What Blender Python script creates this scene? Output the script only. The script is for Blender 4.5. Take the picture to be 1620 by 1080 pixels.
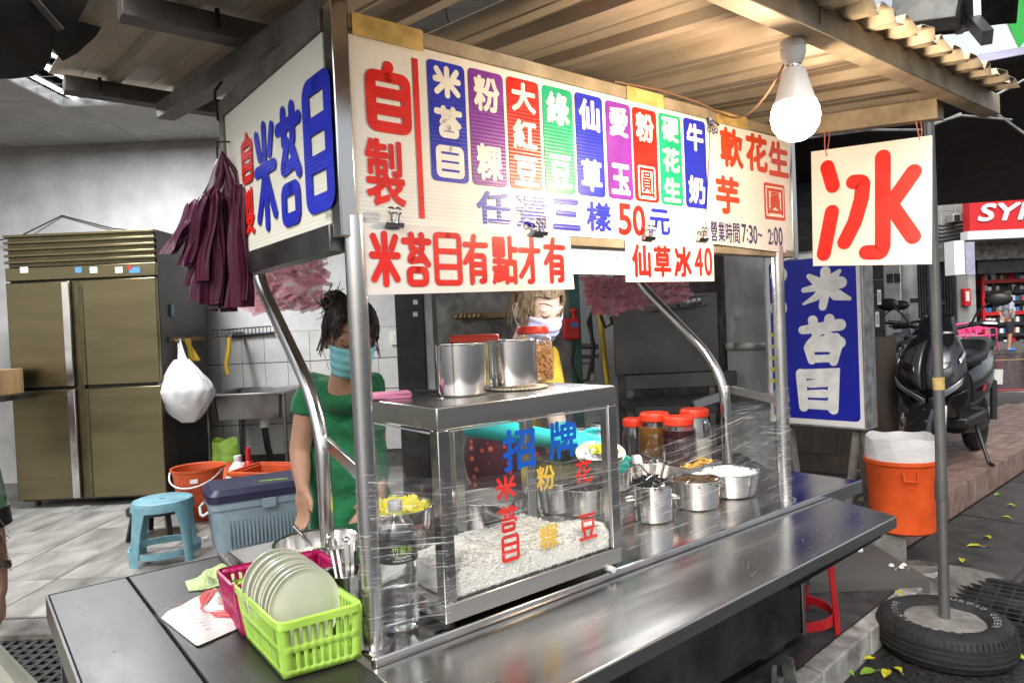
import bpy, bmesh, math, random
from mathutils import Matrix, Vector, Euler
R = math.radians
random.seed(7)
for o in list(bpy.data.objects): bpy.data.objects.remove(o)
SC = bpy.context.scene
COL = SC.collection
# ------------------------------------------------------------------ camera
FPX, ROLL, PITCH, EYE = 1100.0, R(2.5), R(-1.2), 1.40
cam_d = bpy.data.cameras.new('camera'); cam = bpy.data.objects.new('camera', cam_d); COL.objects.link(cam)
cam_d.sensor_width = 36; cam_d.lens = 36 * FPX / 1620; cam_d.clip_start = .02; cam_d.clip_end = 500
_f = Vector((0, math.cos(PITCH), math.sin(PITCH))); _u = Vector((0, -math.sin(PITCH), math.cos(PITCH))); _x = Vector((1, 0, 0))
_r2 = _x * math.cos(ROLL) - _u * math.sin(ROLL); _u2 = _x * math.sin(ROLL) + _u * math.cos(ROLL)
cam.matrix_world = Matrix(((_r2.x, _u2.x, -_f.x, 0), (_r2.y, _u2.y, -_f.y, 0), (_r2.z, _u2.z, -_f.z, EYE), (0, 0, 0, 1)))
SC.camera = cam
# ------------------------------------------------------------------ sky, sun, exposure
SUN_EL, SUN_AZ = R(48), R(200)
w = bpy.data.worlds.new('World'); SC.world = w; w.use_nodes = True
nt = w.node_tree; bg = nt.nodes['Background']
sky = nt.nodes.new('ShaderNodeTexSky'); sky.sky_type = 'NISHITA'; sky.sun_disc = False
sky.sun_elevation = SUN_EL; sky.sun_rotation = SUN_AZ; sky.dust_density = 5; sky.air_density = 1.0; sky.ozone_density = 1
hsv = nt.nodes.new('ShaderNodeHueSaturation'); hsv.inputs['Saturation'].default_value = .35
nt.links.new(sky.outputs[0], hsv.inputs['Color']); nt.links.new(hsv.outputs[0], bg.inputs[0]); bg.inputs[1].default_value = .105
sd = bpy.data.lights.new('sun', 'SUN'); sd.energy = .6; sd.angle = R(20); sd.color = (1, .96, .9)
so = bpy.data.objects.new('sun', sd); COL.objects.link(so)
so.rotation_euler = (R(90) - SUN_EL, 0, R(180) - SUN_AZ)
SC.view_settings.view_transform = 'Standard'; SC.view_settings.look = 'None'; SC.view_settings.gamma = 1
SC.view_settings.exposure = 1.25
try:
    SC.view_settings.use_curve_mapping = False
except Exception: pass
SC.cycles.max_bounces = 10; SC.cycles.transparent_max_bounces = 24; SC.cycles.glossy_bounces = 5; SC.cycles.transmission_bounces = 8
SC.cycles.use_denoising = True; SC.cycles.caustics_reflective = False; SC.cycles.caustics_refractive = False
SC.cycles.sample_clamp_indirect = 6
# ------------------------------------------------------------------ measuring from the photograph (1620 px wide)
def ray(px, py):
    u = (px - 810) / FPX; v = (540 - py) / FPX
    x = u * math.cos(ROLL) + v * math.sin(ROLL); z = -u * math.sin(ROLL) + v * math.cos(ROLL)
    return Vector((x, math.cos(PITCH) - z * math.sin(PITCH), math.sin(PITCH) + z * math.cos(PITCH)))
EYEV = Vector((0, 0, EYE))
def atz(px, py, z): r = ray(px, py); return EYEV + r * ((z - EYE) / r.z)          # point at a height
def aty(px, py, y): r = ray(px, py); return EYEV + r * (y / r.y)                  # point at a distance
def atp(px, py, p0, n): r = ray(px, py); return EYEV + r * ((Vector(p0) - EYEV).dot(n) / r.dot(n))
CT = .78                                                                          # counter height
FL = atz(592, 1020, CT); FR = atz(1243, 790, CT)
EX = (FR - FL).normalized(); EYC = Vector((-EX.y, EX.x, 0))
CF = Matrix(((EX.x, EYC.x, 0, FL.x), (EX.y, EYC.y, 0, FL.y), (0, 0, 1, 0), (0, 0, 0, 1)))   # the cart's frame: u along it, v into the shop
CFI = CF.inverted()
CROT = math.atan2(EX.y, EX.x)
def cf(u, v, z): return CF @ Vector((u, v, z))
def frame(o, xd, n, up=Vector((0, 0, 1))):
    xd = Vector(xd).normalized(); n = Vector(n).normalized(); yd = n.cross(xd)
    return Matrix(((xd.x, yd.x, n.x, o[0]), (xd.y, yd.y, n.y, o[1]), (xd.z, yd.z, n.z, o[2]), (0, 0, 0, 1)))
# ------------------------------------------------------------------ mesh building
class MB:
    def __init__(s, X=None): s.v = []; s.f = []; s.X = X; s.zi = 0
    def add(s, vs, fs):
        k = len(s.v)
        s.v += [(s.X @ Vector(p)) if s.X else Vector(p) for p in vs]; s.f += [tuple(i + k for i in f) for f in fs]; return s
    def box(s, x0, y0, z0, x1, y1, z1):
        return s.add([(x0,y0,z0),(x1,y0,z0),(x1,y1,z0),(x0,y1,z0),(x0,y0,z1),(x1,y0,z1),(x1,y1,z1),(x0,y1,z1)],
                     [(3,2,1,0),(4,5,6,7),(0,1,5,4),(1,2,6,5),(2,3,7,6),(3,0,4,7)])
    def cbox(s, c, d, rot=(0, 0, 0)):
        m = Matrix.Translation(c) @ Euler(rot).to_matrix().to_4x4(); a, b, e = d[0]/2, d[1]/2, d[2]/2
        return s.add([m @ Vector(p) for p in ((-a,-b,-e),(a,-b,-e),(a,b,-e),(-a,b,-e),(-a,-b,e),(a,-b,e),(a,b,e),(-a,b,e))],
                     [(3,2,1,0),(4,5,6,7),(0,1,5,4),(1,2,6,5),(2,3,7,6),(3,0,4,7)])
    def bar(s, p0, p1, wd, ht, up=(0, 0, 1)):
        p0 = Vector(p0); p1 = Vector(p1); d = (p1 - p0).normalized(); a = d.cross(Vector(up))
        if a.length < 1e-4: a = d.cross(Vector((0, 1, 0)))
        a.normalize(); b = a.cross(d); a *= wd/2; b *= ht/2
        return s.add([p0-a-b,p0+a-b,p0+a+b,p0-a+b,p1-a-b,p1+a-b,p1+a+b,p1-a+b],
                     [(0,1,2,3),(7,6,5,4),(0,4,5,1),(1,5,6,2),(2,6,7,3),(3,7,4,0)])
    def tube(s, pts, r, n=10, caps=True, closed=False):
        P = [Vector(p) for p in pts]; N = len(P); rs = r if isinstance(r, (list, tuple)) else [r]*N
        vs = []; fs = []; a = None
        for i in range(N):
            if closed: d = P[(i+1) % N] - P[i-1]
            else: d = P[min(i+1, N-1)] - P[max(i-1, 0)]
            d.normalize()
            if a is None:
                a = d.cross(Vector((0, 0, 1)))
                if a.length < .1: a = d.cross(Vector((1, 0, 0)))
            a = (a - d * a.dot(d)).normalized(); b = d.cross(a)
            for k in range(n):
                t = 2*math.pi*k/n; vs.append(P[i] + (a*math.cos(t) + b*math.sin(t))*rs[i])
        M_ = N if closed else N-1
        for i in range(M_):
            j = (i+1) % N
            for k in range(n): fs.append((i*n+k, i*n+(k+1) % n, j*n+(k+1) % n, j*n+k))
        if caps and not closed: fs.append(tuple(range(n))[::-1]); fs.append(tuple((N-1)*n+k for k in range(n)))
        return s.add(vs, fs)
    def lathe(s, prof, c=(0, 0, 0), n=32, sq=None):
        vs = []; fs = []; c = Vector(c)
        for r, z in prof:
            for k in range(n):
                t = 2*math.pi*k/n; vs.append((c.x + r*math.cos(t), c.y + r*math.sin(t), c.z + z))
        for i in range(len(prof)-1):
            for k in range(n): fs.append((i*n+k, i*n+(k+1) % n, (i+1)*n+(k+1) % n, (i+1)*n+k))
        if prof[0][0] > 1e-6: fs.append(tuple(range(n))[::-1])
        if prof[-1][0] > 1e-6: fs.append(tuple((len(prof)-1)*n+k for k in range(n)))
        return s.add(vs, fs)
    def prism(s, poly, z0, z1):
        n = len(poly)
        return s.add([(p[0], p[1], z0) for p in poly] + [(p[0], p[1], z1) for p in poly],
                     [tuple(range(n))[::-1], tuple(range(n, 2*n))] + [(i, (i+1) % n, n+(i+1) % n, n+i) for i in range(n)])
    def ell(s, c, r, n=14, m=9, rot=None):
        vs = []; fs = []; q = Euler(rot).to_matrix() if rot else None
        for i in range(m+1):
            ph = math.pi*i/m - math.pi/2
            for k in range(n):
                t = 2*math.pi*k/n; p = Vector((r[0]*math.cos(ph)*math.cos(t), r[1]*math.cos(ph)*math.sin(t), r[2]*math.sin(ph)))
                if q: p = q @ p
                vs.append(Vector(c) + p)
        for i in range(m):
            for k in range(n): fs.append((i*n+k, i*n+(k+1) % n, (i+1)*n+(k+1) % n, (i+1)*n+k))
        return s.add(vs, fs)
    def quad(s, a, b, c, d): return s.add([a, b, c, d], [(0, 1, 2, 3)])
    def grid(s, nx, ny, fn):
        vs = [fn(i/nx, j/ny) for j in range(ny+1) for i in range(nx+1)]
        return s.add(vs, [(j*(nx+1)+i, j*(nx+1)+i+1, (j+1)*(nx+1)+i+1, (j+1)*(nx+1)+i) for j in range(ny) for i in range(nx)])
    def loft(s, rings, caps=True, closed=True):
        n = len(rings[0]); vs = [p for r in rings for p in r]; fs = []
        for i in range(len(rings)-1):
            for k in range(n if closed else n-1): fs.append((i*n+k, i*n+(k+1) % n, (i+1)*n+(k+1) % n, (i+1)*n+k))
        if caps: fs.append(tuple(range(n))[::-1]); fs.append(tuple((len(rings)-1)*n+k for k in range(n)))
        return s.add(vs, fs)
    # ---- flat lettering in the frame's x (right), y (up); z steps keep strokes off one plane
    def cap(s, pts, wd, z, n=7):
        P = [Vector((p[0], p[1])) for p in pts]
        if not isinstance(wd, (list, tuple)) and len(P) > 2:
            Q = [P[0]]
            for i in range(1, len(P)-1):
                a = P[i-1]-P[i]; b = P[i+1]-P[i]; r = min(wd*.55, a.length*.45, b.length*.45)
                if a.normalized().dot(b.normalized()) > -.5:
                    p0 = P[i]+a.normalized()*r; p2 = P[i]+b.normalized()*r; Q += [p0*(1-t)**2+P[i]*2*t*(1-t)+p2*t*t for t in (0,.25,.5,.75,1)]
                else: Q.append(P[i])
            P = Q+[P[-1]]
        ws = wd if isinstance(wd, (list, tuple)) else [wd]*len(P)
        L = []; Rr = []
        for i, p in enumerate(P):
            d0 = (P[i]-P[i-1]).normalized() if i > 0 else (P[1]-P[0]).normalized()
            d1 = (P[i+1]-P[i]).normalized() if i < len(P)-1 else d0
            nn = Vector((-(d0.y+d1.y), d0.x+d1.x))
            nn = nn.normalized() if nn.length > 1e-6 else Vector((-d0.y, d0.x))
            k = 1/max(.55, nn.dot(Vector((-d0.y, d0.x)))); L.append(p+nn*ws[i]*.5*k); Rr.append(p-nn*ws[i]*.5*k)
        def arc(c, d, r):
            a0 = math.atan2(d.y, d.x); return [c+Vector((math.cos(a0-math.pi/2+math.pi*k/n), math.sin(a0-math.pi/2+math.pi*k/n)))*r for k in range(1, n)]
        e1 = arc(P[-1], P[-1]-P[-2], ws[-1]/2); e0 = arc(P[0], P[0]-P[1], ws[0]/2)
        vs = [(p.x, p.y, z) for p in L] + [(p.x, p.y, z) for p in Rr]; N = len(P)
        fs = [(N+i, N+i+1, i+1, i) for i in range(N-1)]
        k = len(vs); vs += [(p.x, p.y, z) for p in e1]; fs.append(tuple([2*N-1] + list(range(k, k+len(e1))) + [N-1]))
        k = len(vs); vs += [(p.x, p.y, z) for p in e0]; fs.append(tuple([0] + list(range(k, k+len(e0))) + [N]))
        return s.add(vs, fs)
    def strokes(s, ch, x0, y0, x1, y1, z, wd, dz=.00012):
        A_ = [p for st in STROKES[ch] for p in st[0]]; ax, bx = min(p[0] for p in A_), max(p[0] for p in A_); ay, by = min(p[1] for p in A_), max(p[1] for p in A_)
        x0 += wd/2; x1 -= wd/2; y0 += wd/2; y1 -= wd/2; sx, sy = (x1-x0)/(bx-ax), (y1-y0)/(by-ay)
        for st in STROKES[ch]:
            pts = st[0]; ww = st[1] if len(st) > 1 else None
            q = [(x0+(p[0]-ax)*sx, y0+(p[1]-ay)*sy) for p in pts]
            s.zi += 1
            s.cap(q, wd if ww is None else [k*wd for k in ww], z + (s.zi % 20)*dz)
        return s
    def text(s, ch, x0, y0, x1, y1, z, bold=.0, dz=.00002):
        V, F = glyph(ch, 0)
        if not V: return s
        ax = min(p[0] for p in V); bx = max(p[0] for p in V); ay = min(p[1] for p in V); by = max(p[1] for p in V)
        w_ = bold*(x1-x0)*.8; h_ = bold*(y1-y0)*.8; w_ = h_ = min(w_, h_)
        kx = (x1-x0-2*w_)/(bx-ax); ky = (y1-y0-2*h_)/(by-ay)
        sh = [(0, 0)] if not bold else [(math.cos(R(45*k)), math.sin(R(45*k))) for k in range(8)]
        for k, (a, b) in enumerate(sh): s.add([(x0+w_*(1+a)+(p[0]-ax)*kx, y0+h_*(1+b)+(p[1]-ay)*ky, z+dz*k) for p in V], F)
        return s
STROKES = {
 '自': [([(52,99),(47,86)],), ([(50,83),(88,83),(88,7),(12,7),(12,83),(50,83)],), ([(12,58),(88,58)],), ([(12,33),(88,33)],)],
 '目': [([(50,93),(88,93),(88,7),(12,7),(12,93),(50,93)],), ([(12,64),(88,64)],), ([(12,36),(88,36)],)],
 '日': [([(12,93),(88,93),(88,7),(12,7),(12,94)],), ([(12,50),(88,50)],)],
 '米': [([(12,92),(26,70)],), ([(88,92),(74,70)],), ([(50,97),(50,3)],), ([(6,57),(94,57)],), ([(46,50),(10,12)],), ([(54,50),(90,12)],)],
 '苔': [([(4,86),(96,86)],), ([(31,98),(31,72)],), ([(69,98),(69,72)],), ([(44,70),(20,48),(78,52)],), ([(64,64),(90,42)],), ([(50,31),(80,31),(80,5),(20,5),(20,31),(50,31)],)],
 '冰': [([(11,88),(23,68)],), ([(6,8),(20,45)],), ([(60,95),(60,7),(46,7)],), ([(30,70),(46,70),(42,48),(26,24)],), ([(92,80),(66,50)],), ([(64,56),(94,16)],)],
 '有': [([(6,80),(94,80)],), ([(44,97),(36,70),(6,44)],), ([(32,58),(32,3)],), ([(32,58),(84,58),(84,6),(70,6)],), ([(32,40),(84,40)],), ([(32,23),(84,23)],)],
 '才': [([(6,72),(94,72)],), ([(62,97),(62,7),(46,7)],), ([(58,68),(36,40),(8,18)],)],
 '米brush': [([(18,88),(34,72)],[.7,1.3]), ([(80,96),(62,74)],[.5,1.4]), ([(52,98),(50,40),(44,4)],[1.3,1.2,1.0]), ([(6,52),(50,60),(82,66)],[.7,1.1,1.5]), ([(48,54),(30,30),(4,14)],[1.1,.9,.3]), ([(52,56),(72,34),(98,22)],[.9,1.5,.5])],
 '苔brush': [([(4,76),(94,86)],[1.1,1.5]), ([(30,98),(34,66)],[1.3,.8]), ([(70,100),(60,70)],[1.3,.8]), ([(48,72),(26,52),(84,58)],[.9,1.1,1.1]), ([(66,66),(92,46)],[.7,1.5]), ([(18,34),(24,4)],[1.3,1.0]), ([(18,34),(86,38),(76,2)],[1.1,1.4,1.1]), ([(24,8),(76,10)],[1.0,1.0])],
 '目brush': [([(10,92),(14,4)],[1.4,1.2]), ([(10,92),(88,94),(84,2)],[1.2,1.5,1.3]), ([(30,66),(66,70)],[1.0,1.1]), ([(30,40),(66,42)],[1.0,1.1]), ([(14,12),(84,12)],[1.2,1.2])],
}
_gl = {}
def glyph(ch, bold):
    key = (ch, round(bold, 4))
    if key not in _gl:
        c = bpy.data.curves.new('g', 'FONT'); c.body = ch; c.size = 1;  c.resolution_u = 3; c.fill_mode = 'FRONT'
        o = bpy.data.objects.new('g', c); COL.objects.link(o); bpy.context.view_layer.update()
        me = bpy.data.meshes.new_from_object(o.evaluated_get(bpy.context.evaluated_depsgraph_get()))
        _gl[key] = ([tuple(v.co) for v in me.vertices], [tuple(p.vertices) for p in me.polygons])
        bpy.data.objects.remove(o); bpy.data.curves.remove(c); bpy.data.meshes.remove(me)
    return _gl[key]
def mesh_of(mb, name, inv=None):
    me = bpy.data.meshes.new(name)
    me.from_pydata([tuple(inv @ p) if inv else tuple(p) for p in mb.v], [], mb.f); me.validate(); return me
RM = {}
def obj(name, mb, mat, parent=None, smooth=True, bev=0, seg=2, solid=0, sub=0, ang=35, disp=None):
    inv = RM[parent.name].inverted() if parent is not None else None
    if parent is None:                       # a thing of one mesh: its origin at its base
        c = sum(mb.v, Vector())/len(mb.v); c.z = min(p.z for p in mb.v); X = Matrix.Translation(c); inv = X.inverted()
    me = mesh_of(mb, name, inv); me.materials.append(mat if not isinstance(mat, str) else MT[mat])
    o = bpy.data.objects.new(name, me); COL.objects.link(o)
    if parent is None: o.matrix_world = X; RM[o.name] = X
    else:
        o.parent = parent; RM[o.name] = RM[parent.name]
    if smooth and len(me.polygons): me.shade_smooth(); me.set_sharp_from_angle(angle=R(ang))
    if solid: m = o.modifiers.new('solid', 'SOLIDIFY'); m.thickness = solid; m.offset = 0
    if bev: m = o.modifiers.new('bevel', 'BEVEL'); m.width = bev; m.segments = seg; m.limit_method = 'ANGLE'; m.angle_limit = R(40)
    if sub: m = o.modifiers.new('sub', 'SUBSURF'); m.levels = sub; m.render_levels = sub
    return o
def tag(o, label, cat=None, group=None, kind=None):
    if label: o['label'] = label
    if cat: o['category'] = cat
    if group: o['group'] = group
    if kind: o['kind'] = kind
    return o
def thing(name, label, cat, loc=(0, 0, 0), rz=0, group=None):
    o = bpy.data.objects.new(name, None); COL.objects.link(o); o.empty_display_size = .1
    X = Matrix.Translation(loc) @ Matrix.Rotation(rz, 4, 'Z'); o.matrix_world = X; RM[o.name] = X
    return tag(o, label, cat, group)
def struct(name, mb, mat, **k): o = obj(name, mb, mat, **k); o['kind'] = 'structure'; return o
def piece(name, mesh, parent, loc, rot=None, scale=None):
    o = bpy.data.objects.new(name, mesh); COL.objects.link(o); o.parent = parent
    m = Matrix.Translation(loc)
    if rot: m = m @ Euler(rot).to_matrix().to_4x4()
    if scale: m = m @ Matrix.Diagonal((*scale, 1))
    o.matrix_local = RM[parent.name].inverted() @ m
    RM[o.name] = RM[parent.name]
    return o
def dup(root, loc, rz=0, label=None, group=None, scale=None):
    def rec(o, par):
        c = o.copy(); COL.objects.link(c); c.parent = par
        for ch in o.children: rec(ch, c)
        return c
    r = rec(root, None); X = Matrix.Translation(loc) @ Matrix.Rotation(rz, 4, 'Z')
    if scale: X = X @ Matrix.Scale(scale, 4)
    r.matrix_world = X; RM[r.name] = X
    if label: r['label'] = label
    if group: r['group'] = group
    return r
def remeshed(name, mb, mat, parent, voxel=.008, it=6, fac=.6, sub=0, noise=0):
    o = obj(name, mb, mat, parent, smooth=False)
    m = o.modifiers.new('r', 'REMESH'); m.mode = 'VOXEL'; m.voxel_size = voxel
    m = o.modifiers.new('s', 'SMOOTH'); m.factor = fac; m.iterations = it
    bpy.context.view_layer.update()
    me = bpy.data.meshes.new_from_object(o.evaluated_get(bpy.context.evaluated_depsgraph_get()))
    o.modifiers.clear(); me.materials.clear(); me.materials.append(mat if not isinstance(mat, str) else MT[mat]); o.data = me; me.shade_smooth()
    return o
# ------------------------------------------------------------------ materials
MT = {}
def mat(name, col=(.5, .5, .5), rough=.5, metal=0, var=.0, vs=12, bump=0, bs=60, rvar=0, stretch=(1, 1, 1), coat=0, trans=0, alpha=1, emit=0, ecol=None, ior=1.45, col2=None, m2=.5, sheen=0, sss=0, spec=None, coords='Object', detail=5, bdist=.01):
    m = bpy.data.materials.new(name); m.use_nodes = True; t = m.node_tree; b = t.nodes['Principled BSDF']; N = t.nodes.new; L = t.links.new
    b.inputs['Base Color'].default_value = (*col, 1); b.inputs['Roughness'].default_value = rough; b.inputs['Metallic'].default_value = metal
    b.inputs['IOR'].default_value = ior; b.inputs['Alpha'].default_value = alpha
    if coat: b.inputs['Coat Weight'].default_value = coat; b.inputs['Coat Roughness'].default_value = .08
    if trans: b.inputs['Transmission Weight'].default_value = trans
    if sss: b.inputs['Subsurface Weight'].default_value = sss; b.inputs['Subsurface Radius'].default_value = (.01, .004, .002); b.inputs['Subsurface Scale'].default_value = 1
    if spec is not None: b.inputs['Specular IOR Level'].default_value = spec
    if sheen: b.inputs['Sheen Weight'].default_value = sheen
    if emit: b.inputs['Emission Color'].default_value = (*(ecol or col), 1); b.inputs['Emission Strength'].default_value = emit
    if var or bump or rvar or col2:
        tc = N('ShaderNodeTexCoord'); mp = N('ShaderNodeMapping'); mp.inputs['Scale'].default_value = stretch; L(tc.outputs[coords], mp.inputs[0])
        oi = N('ShaderNodeObjectInfo'); ad = N('ShaderNodeVectorMath'); ad.operation = 'ADD'; L(mp.outputs[0], ad.inputs[0])
        sc_ = N('ShaderNodeVectorMath'); sc_.operation = 'SCALE'; cmb = N('ShaderNodeCombineXYZ')
        for k in range(3): L(oi.outputs['Random'], cmb.inputs[k])
        L(cmb.outputs[0], sc_.inputs[0]); sc_.inputs['Scale'].default_value = 37; L(sc_.outputs[0], ad.inputs[1])
        vec = ad.outputs[0]
    if var or col2:
        n = N('ShaderNodeTexNoise'); n.inputs['Scale'].default_value = vs; n.inputs['Detail'].default_value = detail; n.inputs['Roughness'].default_value = .62; L(vec, n.inputs['Vector'])
        rp = N('ShaderNodeValToRGB'); c2 = col2 or tuple(max(0, c*(1-var*1.6)) for c in col); c1 = col if col2 else tuple(min(1, c*(1+var)) for c in col)
        rp.color_ramp.elements[0].position = m2-.2; rp.color_ramp.elements[1].position = m2+.2
        rp.color_ramp.elements[0].color = (*c2, 1); rp.color_ramp.elements[1].color = (*c1, 1); L(n.outputs[0], rp.inputs[0]); L(rp.outputs[0], b.inputs['Base Color'])
        if rvar:
            mr = N('ShaderNodeMapRange'); mr.inputs[1].default_value = .3; mr.inputs[2].default_value = .7; mr.inputs[3].default_value = max(.02, rough-rvar); mr.inputs[4].default_value = min(1, rough+rvar); L(n.outputs[0], mr.inputs[0]); L(mr.outputs[0], b.inputs['Roughness'])
    elif rvar:
        n = N('ShaderNodeTexNoise'); n.inputs['Scale'].default_value = vs; n.inputs['Detail'].default_value = detail; L(vec, n.inputs['Vector'])
        mr = N('ShaderNodeMapRange'); mr.inputs[1].default_value = .3; mr.inputs[2].default_value = .7; mr.inputs[3].default_value = max(.02, rough-rvar); mr.inputs[4].default_value = min(1, rough+rvar); L(n.outputs[0], mr.inputs[0]); L(mr.outputs[0], b.inputs['Roughness'])
    if bump:
        n2 = N('ShaderNodeTexNoise'); n2.inputs['Scale'].default_value = bs; n2.inputs['Detail'].default_value = 4; L(vec, n2.inputs['Vector'])
        bp = N('ShaderNodeBump'); bp.inputs['Strength'].default_value = bump; bp.inputs['Distance'].default_value = bdist; L(n2.outputs[0], bp.inputs['Height']); L(bp.outputs[0], b.inputs['Normal'])
    MT[name] = m; return m
mat('steel', (.52,.50,.475), .2, 1, var=.22, vs=3, rvar=.12, bump=.05, bs=220, stretch=(.08,1,1), bdist=.002)
mat('steel_plain', (.60,.59,.58), .2, 1, rvar=.08, vs=6, var=.06)
mat('steel_dull', (.20,.195,.19), .38, 1, var=.25, vs=5, rvar=.12)
mat('pot_steel', (.72,.70,.68), .17, 1, rvar=.07, vs=9, stretch=(1,1,.2), bump=.03, bs=120, bdist=.002)
mat('chrome', (.75,.75,.75), .1, 1)
mat('brass_steel', (.16,.135,.078), .36, 1, var=.10, vs=1.6, rvar=.06, bump=.04, bs=300, stretch=(1,1,6), bdist=.002)
mat('brass_steel_dark', (.12,.10,.06), .4, 1, var=.2, vs=5)
mat('fridge_side', (.035,.030,.026), .42, 0, var=.3, vs=3)
mat('galv', (.42,.42,.40), .5, .85, var=.3, vs=14, rvar=.1)
mat('beam_paint', (.17,.155,.14), .55, .3, var=.35, vs=7, rvar=.1, bump=.15, bs=80)
mat('beam_tan', (.32,.265,.19), .6, 0, var=.3, vs=9, bump=.1)
mat('roof_sheet', (.52,.43,.32), .5, .2, var=.28, vs=4, rvar=.12, stretch=(1,.25,1))
mat('roof_pale', (.62,.52,.38), .6, 0, var=.25, vs=8)
mat('sign_white', (.82,.81,.78), .3, 0, var=.07, vs=5, rvar=.08)
mat('sign_plain', (.80,.79,.77), .4, 0, var=.08, vs=6)
mat('sign_cream', (.80,.79,.68), .33, 0, var=.03, vs=3)
for _n, _c in dict(red=(.72,.018,.012), blue=(.018,.03,.50), purple=(.20,.03,.34), green=(.01,.36,.19), white=(.86,.85,.82), navy=(.03,.03,.16), yellow=(.80,.52,.04), orange_red=(.62,.06,.02), skyblue=(.01,.10,.52)).items():
    mat('ink_'+_n, _c, .36, 0, var=.11, vs=14, rvar=.08)
mat('black_ink', (.02,.02,.02), .5)
mat('tape_yellow', (.55,.39,.14), .45, 0, var=.25, vs=20)
mat('asphalt', (.026,.025,.025), .4, 0, var=.45, vs=60, rvar=.2, bump=.5, bs=160, bdist=.006)
mat('asphalt_wet', (.022,.022,.024), .16, 0, var=.4, vs=2, rvar=.1, bump=.12, bs=120)
mat('paving_dark', (.055,.053,.051), .42, 0, var=.35, vs=8, rvar=.15, bump=.2, bs=70)
mat('concrete', (.21,.20,.185), .75, 0, var=.4, vs=7, bump=.35, bs=45)
mat('concrete_dark', (.12,.11,.10), .8, 0, var=.5, vs=6, bump=.4, bs=40)
mat('kerb_white', (.42,.41,.38), .7, 0, col2=(.10,.09,.08), vs=9, m2=.46, bump=.4, bs=40)
mat('tile_pink', (.27,.185,.15), .5, 0, var=.35, vs=6, bump=.15)
mat('grout', (.07,.06,.055), .9, 0, var=.3, vs=30)
mat('floor_tile', (.25,.24,.225), .4, 0, var=.36, vs=6, rvar=.1, stretch=(1,.35,1))
mat('floor_joint', (.09,.085,.08), .8)
mat('wall_tile', (.62,.61,.59), .25, 0, var=.08, vs=5)
mat('plaster', (.62,.61,.60), .85, 0, var=.13, vs=3.5, bump=.1)
mat('ceil_panel', (.52,.51,.48), .85, 0, var=.12, vs=3)
mat('ceil_joint', (.12,.12,.11), .8)
mat('dark_metal', (.03,.03,.032), .45, .4, var=.3, vs=6)
mat('black_plastic', (.016,.016,.017), .38, 0, var=.3, vs=8)
mat('black_gloss', (.012,.012,.014), .12, 0, coat=.7)
mat('grey_gloss', (.07,.075,.085), .25, .3, coat=.5)
mat('rubber', (.018,.018,.018), .7, 0, var=.4, vs=20, bump=.2, bs=120)
mat('tarp', (.058,.053,.05), .75, 0, var=.35, vs=5, bump=.15, bs=30)
mat('blue_plastic', (.14,.30,.36), .5, 0, var=.18, vs=10, rvar=.12)
mat('cooler_blue', (.20,.27,.32), .5, 0, var=.16, vs=5, bump=.1, bs=120)
mat('navy_plastic', (.018,.018,.05), .45, 0, var=.2)
mat('orange_plastic', (.74,.10,.02), .42, 0, var=.16, vs=7, rvar=.12, bump=.08, bs=40)
mat('dull_orange', (.55,.09,.025), .45, 0, var=.18, vs=6)
mat('red_plastic', (.50,.015,.018), .35, 0, var=.1)
mat('lid_red', (.72,.05,.02), .35, 0, var=.06)
mat('pink_plastic', (.72,.08,.25), .4)
mat('magenta_plastic', (.33,.008,.08), .35, 0, var=.1)
mat('lime_plastic', (.36,.60,.09), .38, 0, var=.14, vs=9, rvar=.1)
mat('plate', (.50,.51,.40), .28, 0, var=.05, vs=4)
mat('white_plastic', (.66,.66,.645), .4, 0, var=.06)
mat('towel', (.50,.66,.30), .95, 0, var=.2, vs=60, bump=1.0, bs=220, sheen=.3, bdist=.006)
mat('cloth_white', (.66,.60,.50), .9, 0, var=.2, vs=60, bump=.8, bs=200)
mat('green_shirt', (.008,.15,.05), .85, 0, var=.25, vs=9, sheen=.15, bump=.9, bs=13, bdist=.03)
mat('yellow_shirt', (.66,.43,.04), .85, 0, var=.15, vs=12, bump=.8, bs=14, bdist=.03)
mat('maroon_apron', (.07,.012,.02), .75, 0, var=.25, vs=10)
mat('skin', (.40,.225,.145), .5, 0, var=.08, vs=20, sss=.12)
mat('skin_pale', (.62,.42,.32), .5, 0, var=.06, vs=20, sss=.12)
mat('hair_dark', (.030,.018,.013), .42, 0, var=.4, vs=30)
mat('hair_blonde', (.42,.30,.17), .42, 0, col2=(.09,.05,.03), vs=40, m2=.5)
mat('hair_brown', (.13,.065,.03), .45, 0, var=.4, vs=30)
mat('mask_cyan', (.25,.60,.66), .8, 0, var=.05)
mat('mask_lilac', (.58,.52,.72), .8, 0, var=.05)
mat('glove', (.03,.50,.46), .35, 0, var=.12)
mat('eye_white', (.8,.78,.76), .25); mat('eye_dark', (.02,.012,.01), .2); mat('lips', (.42,.13,.11), .45)
mat('denim', (.02,.022,.035), .8, 0, var=.2); mat('shirt_grey', (.34,.38,.46), .8, 0, var=.25, vs=25); mat('skirt_cream', (.60,.58,.48), .85, 0, var=.1)
mat('green_print', (.02,.16,.05), .8, 0, col2=(.5,.5,.42), vs=28, m2=.45)
mat('noodle', (.92,.90,.85), .4, 0, var=.05, vs=30)
mat('jelly_black', (.006,.006,.006), .1, 0); mat('syrup_brown', (.10,.055,.02), .12, 0, var=.3, vs=40)
mat('ice_white', (.80,.81,.82), .3, 0, var=.05, vs=40, sss=.1); mat('taro_yellow', (.80,.48,.10), .4, 0, var=.15, vs=40)
mat('pineapple', (.75,.66,.03), .4, 0, var=.18, vs=25); mat('bean_dark', (.05,.012,.015), .3, 0, var=.3); mat('bean_olive', (.10,.08,.025), .4, 0, var=.3, vs=40)
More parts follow.
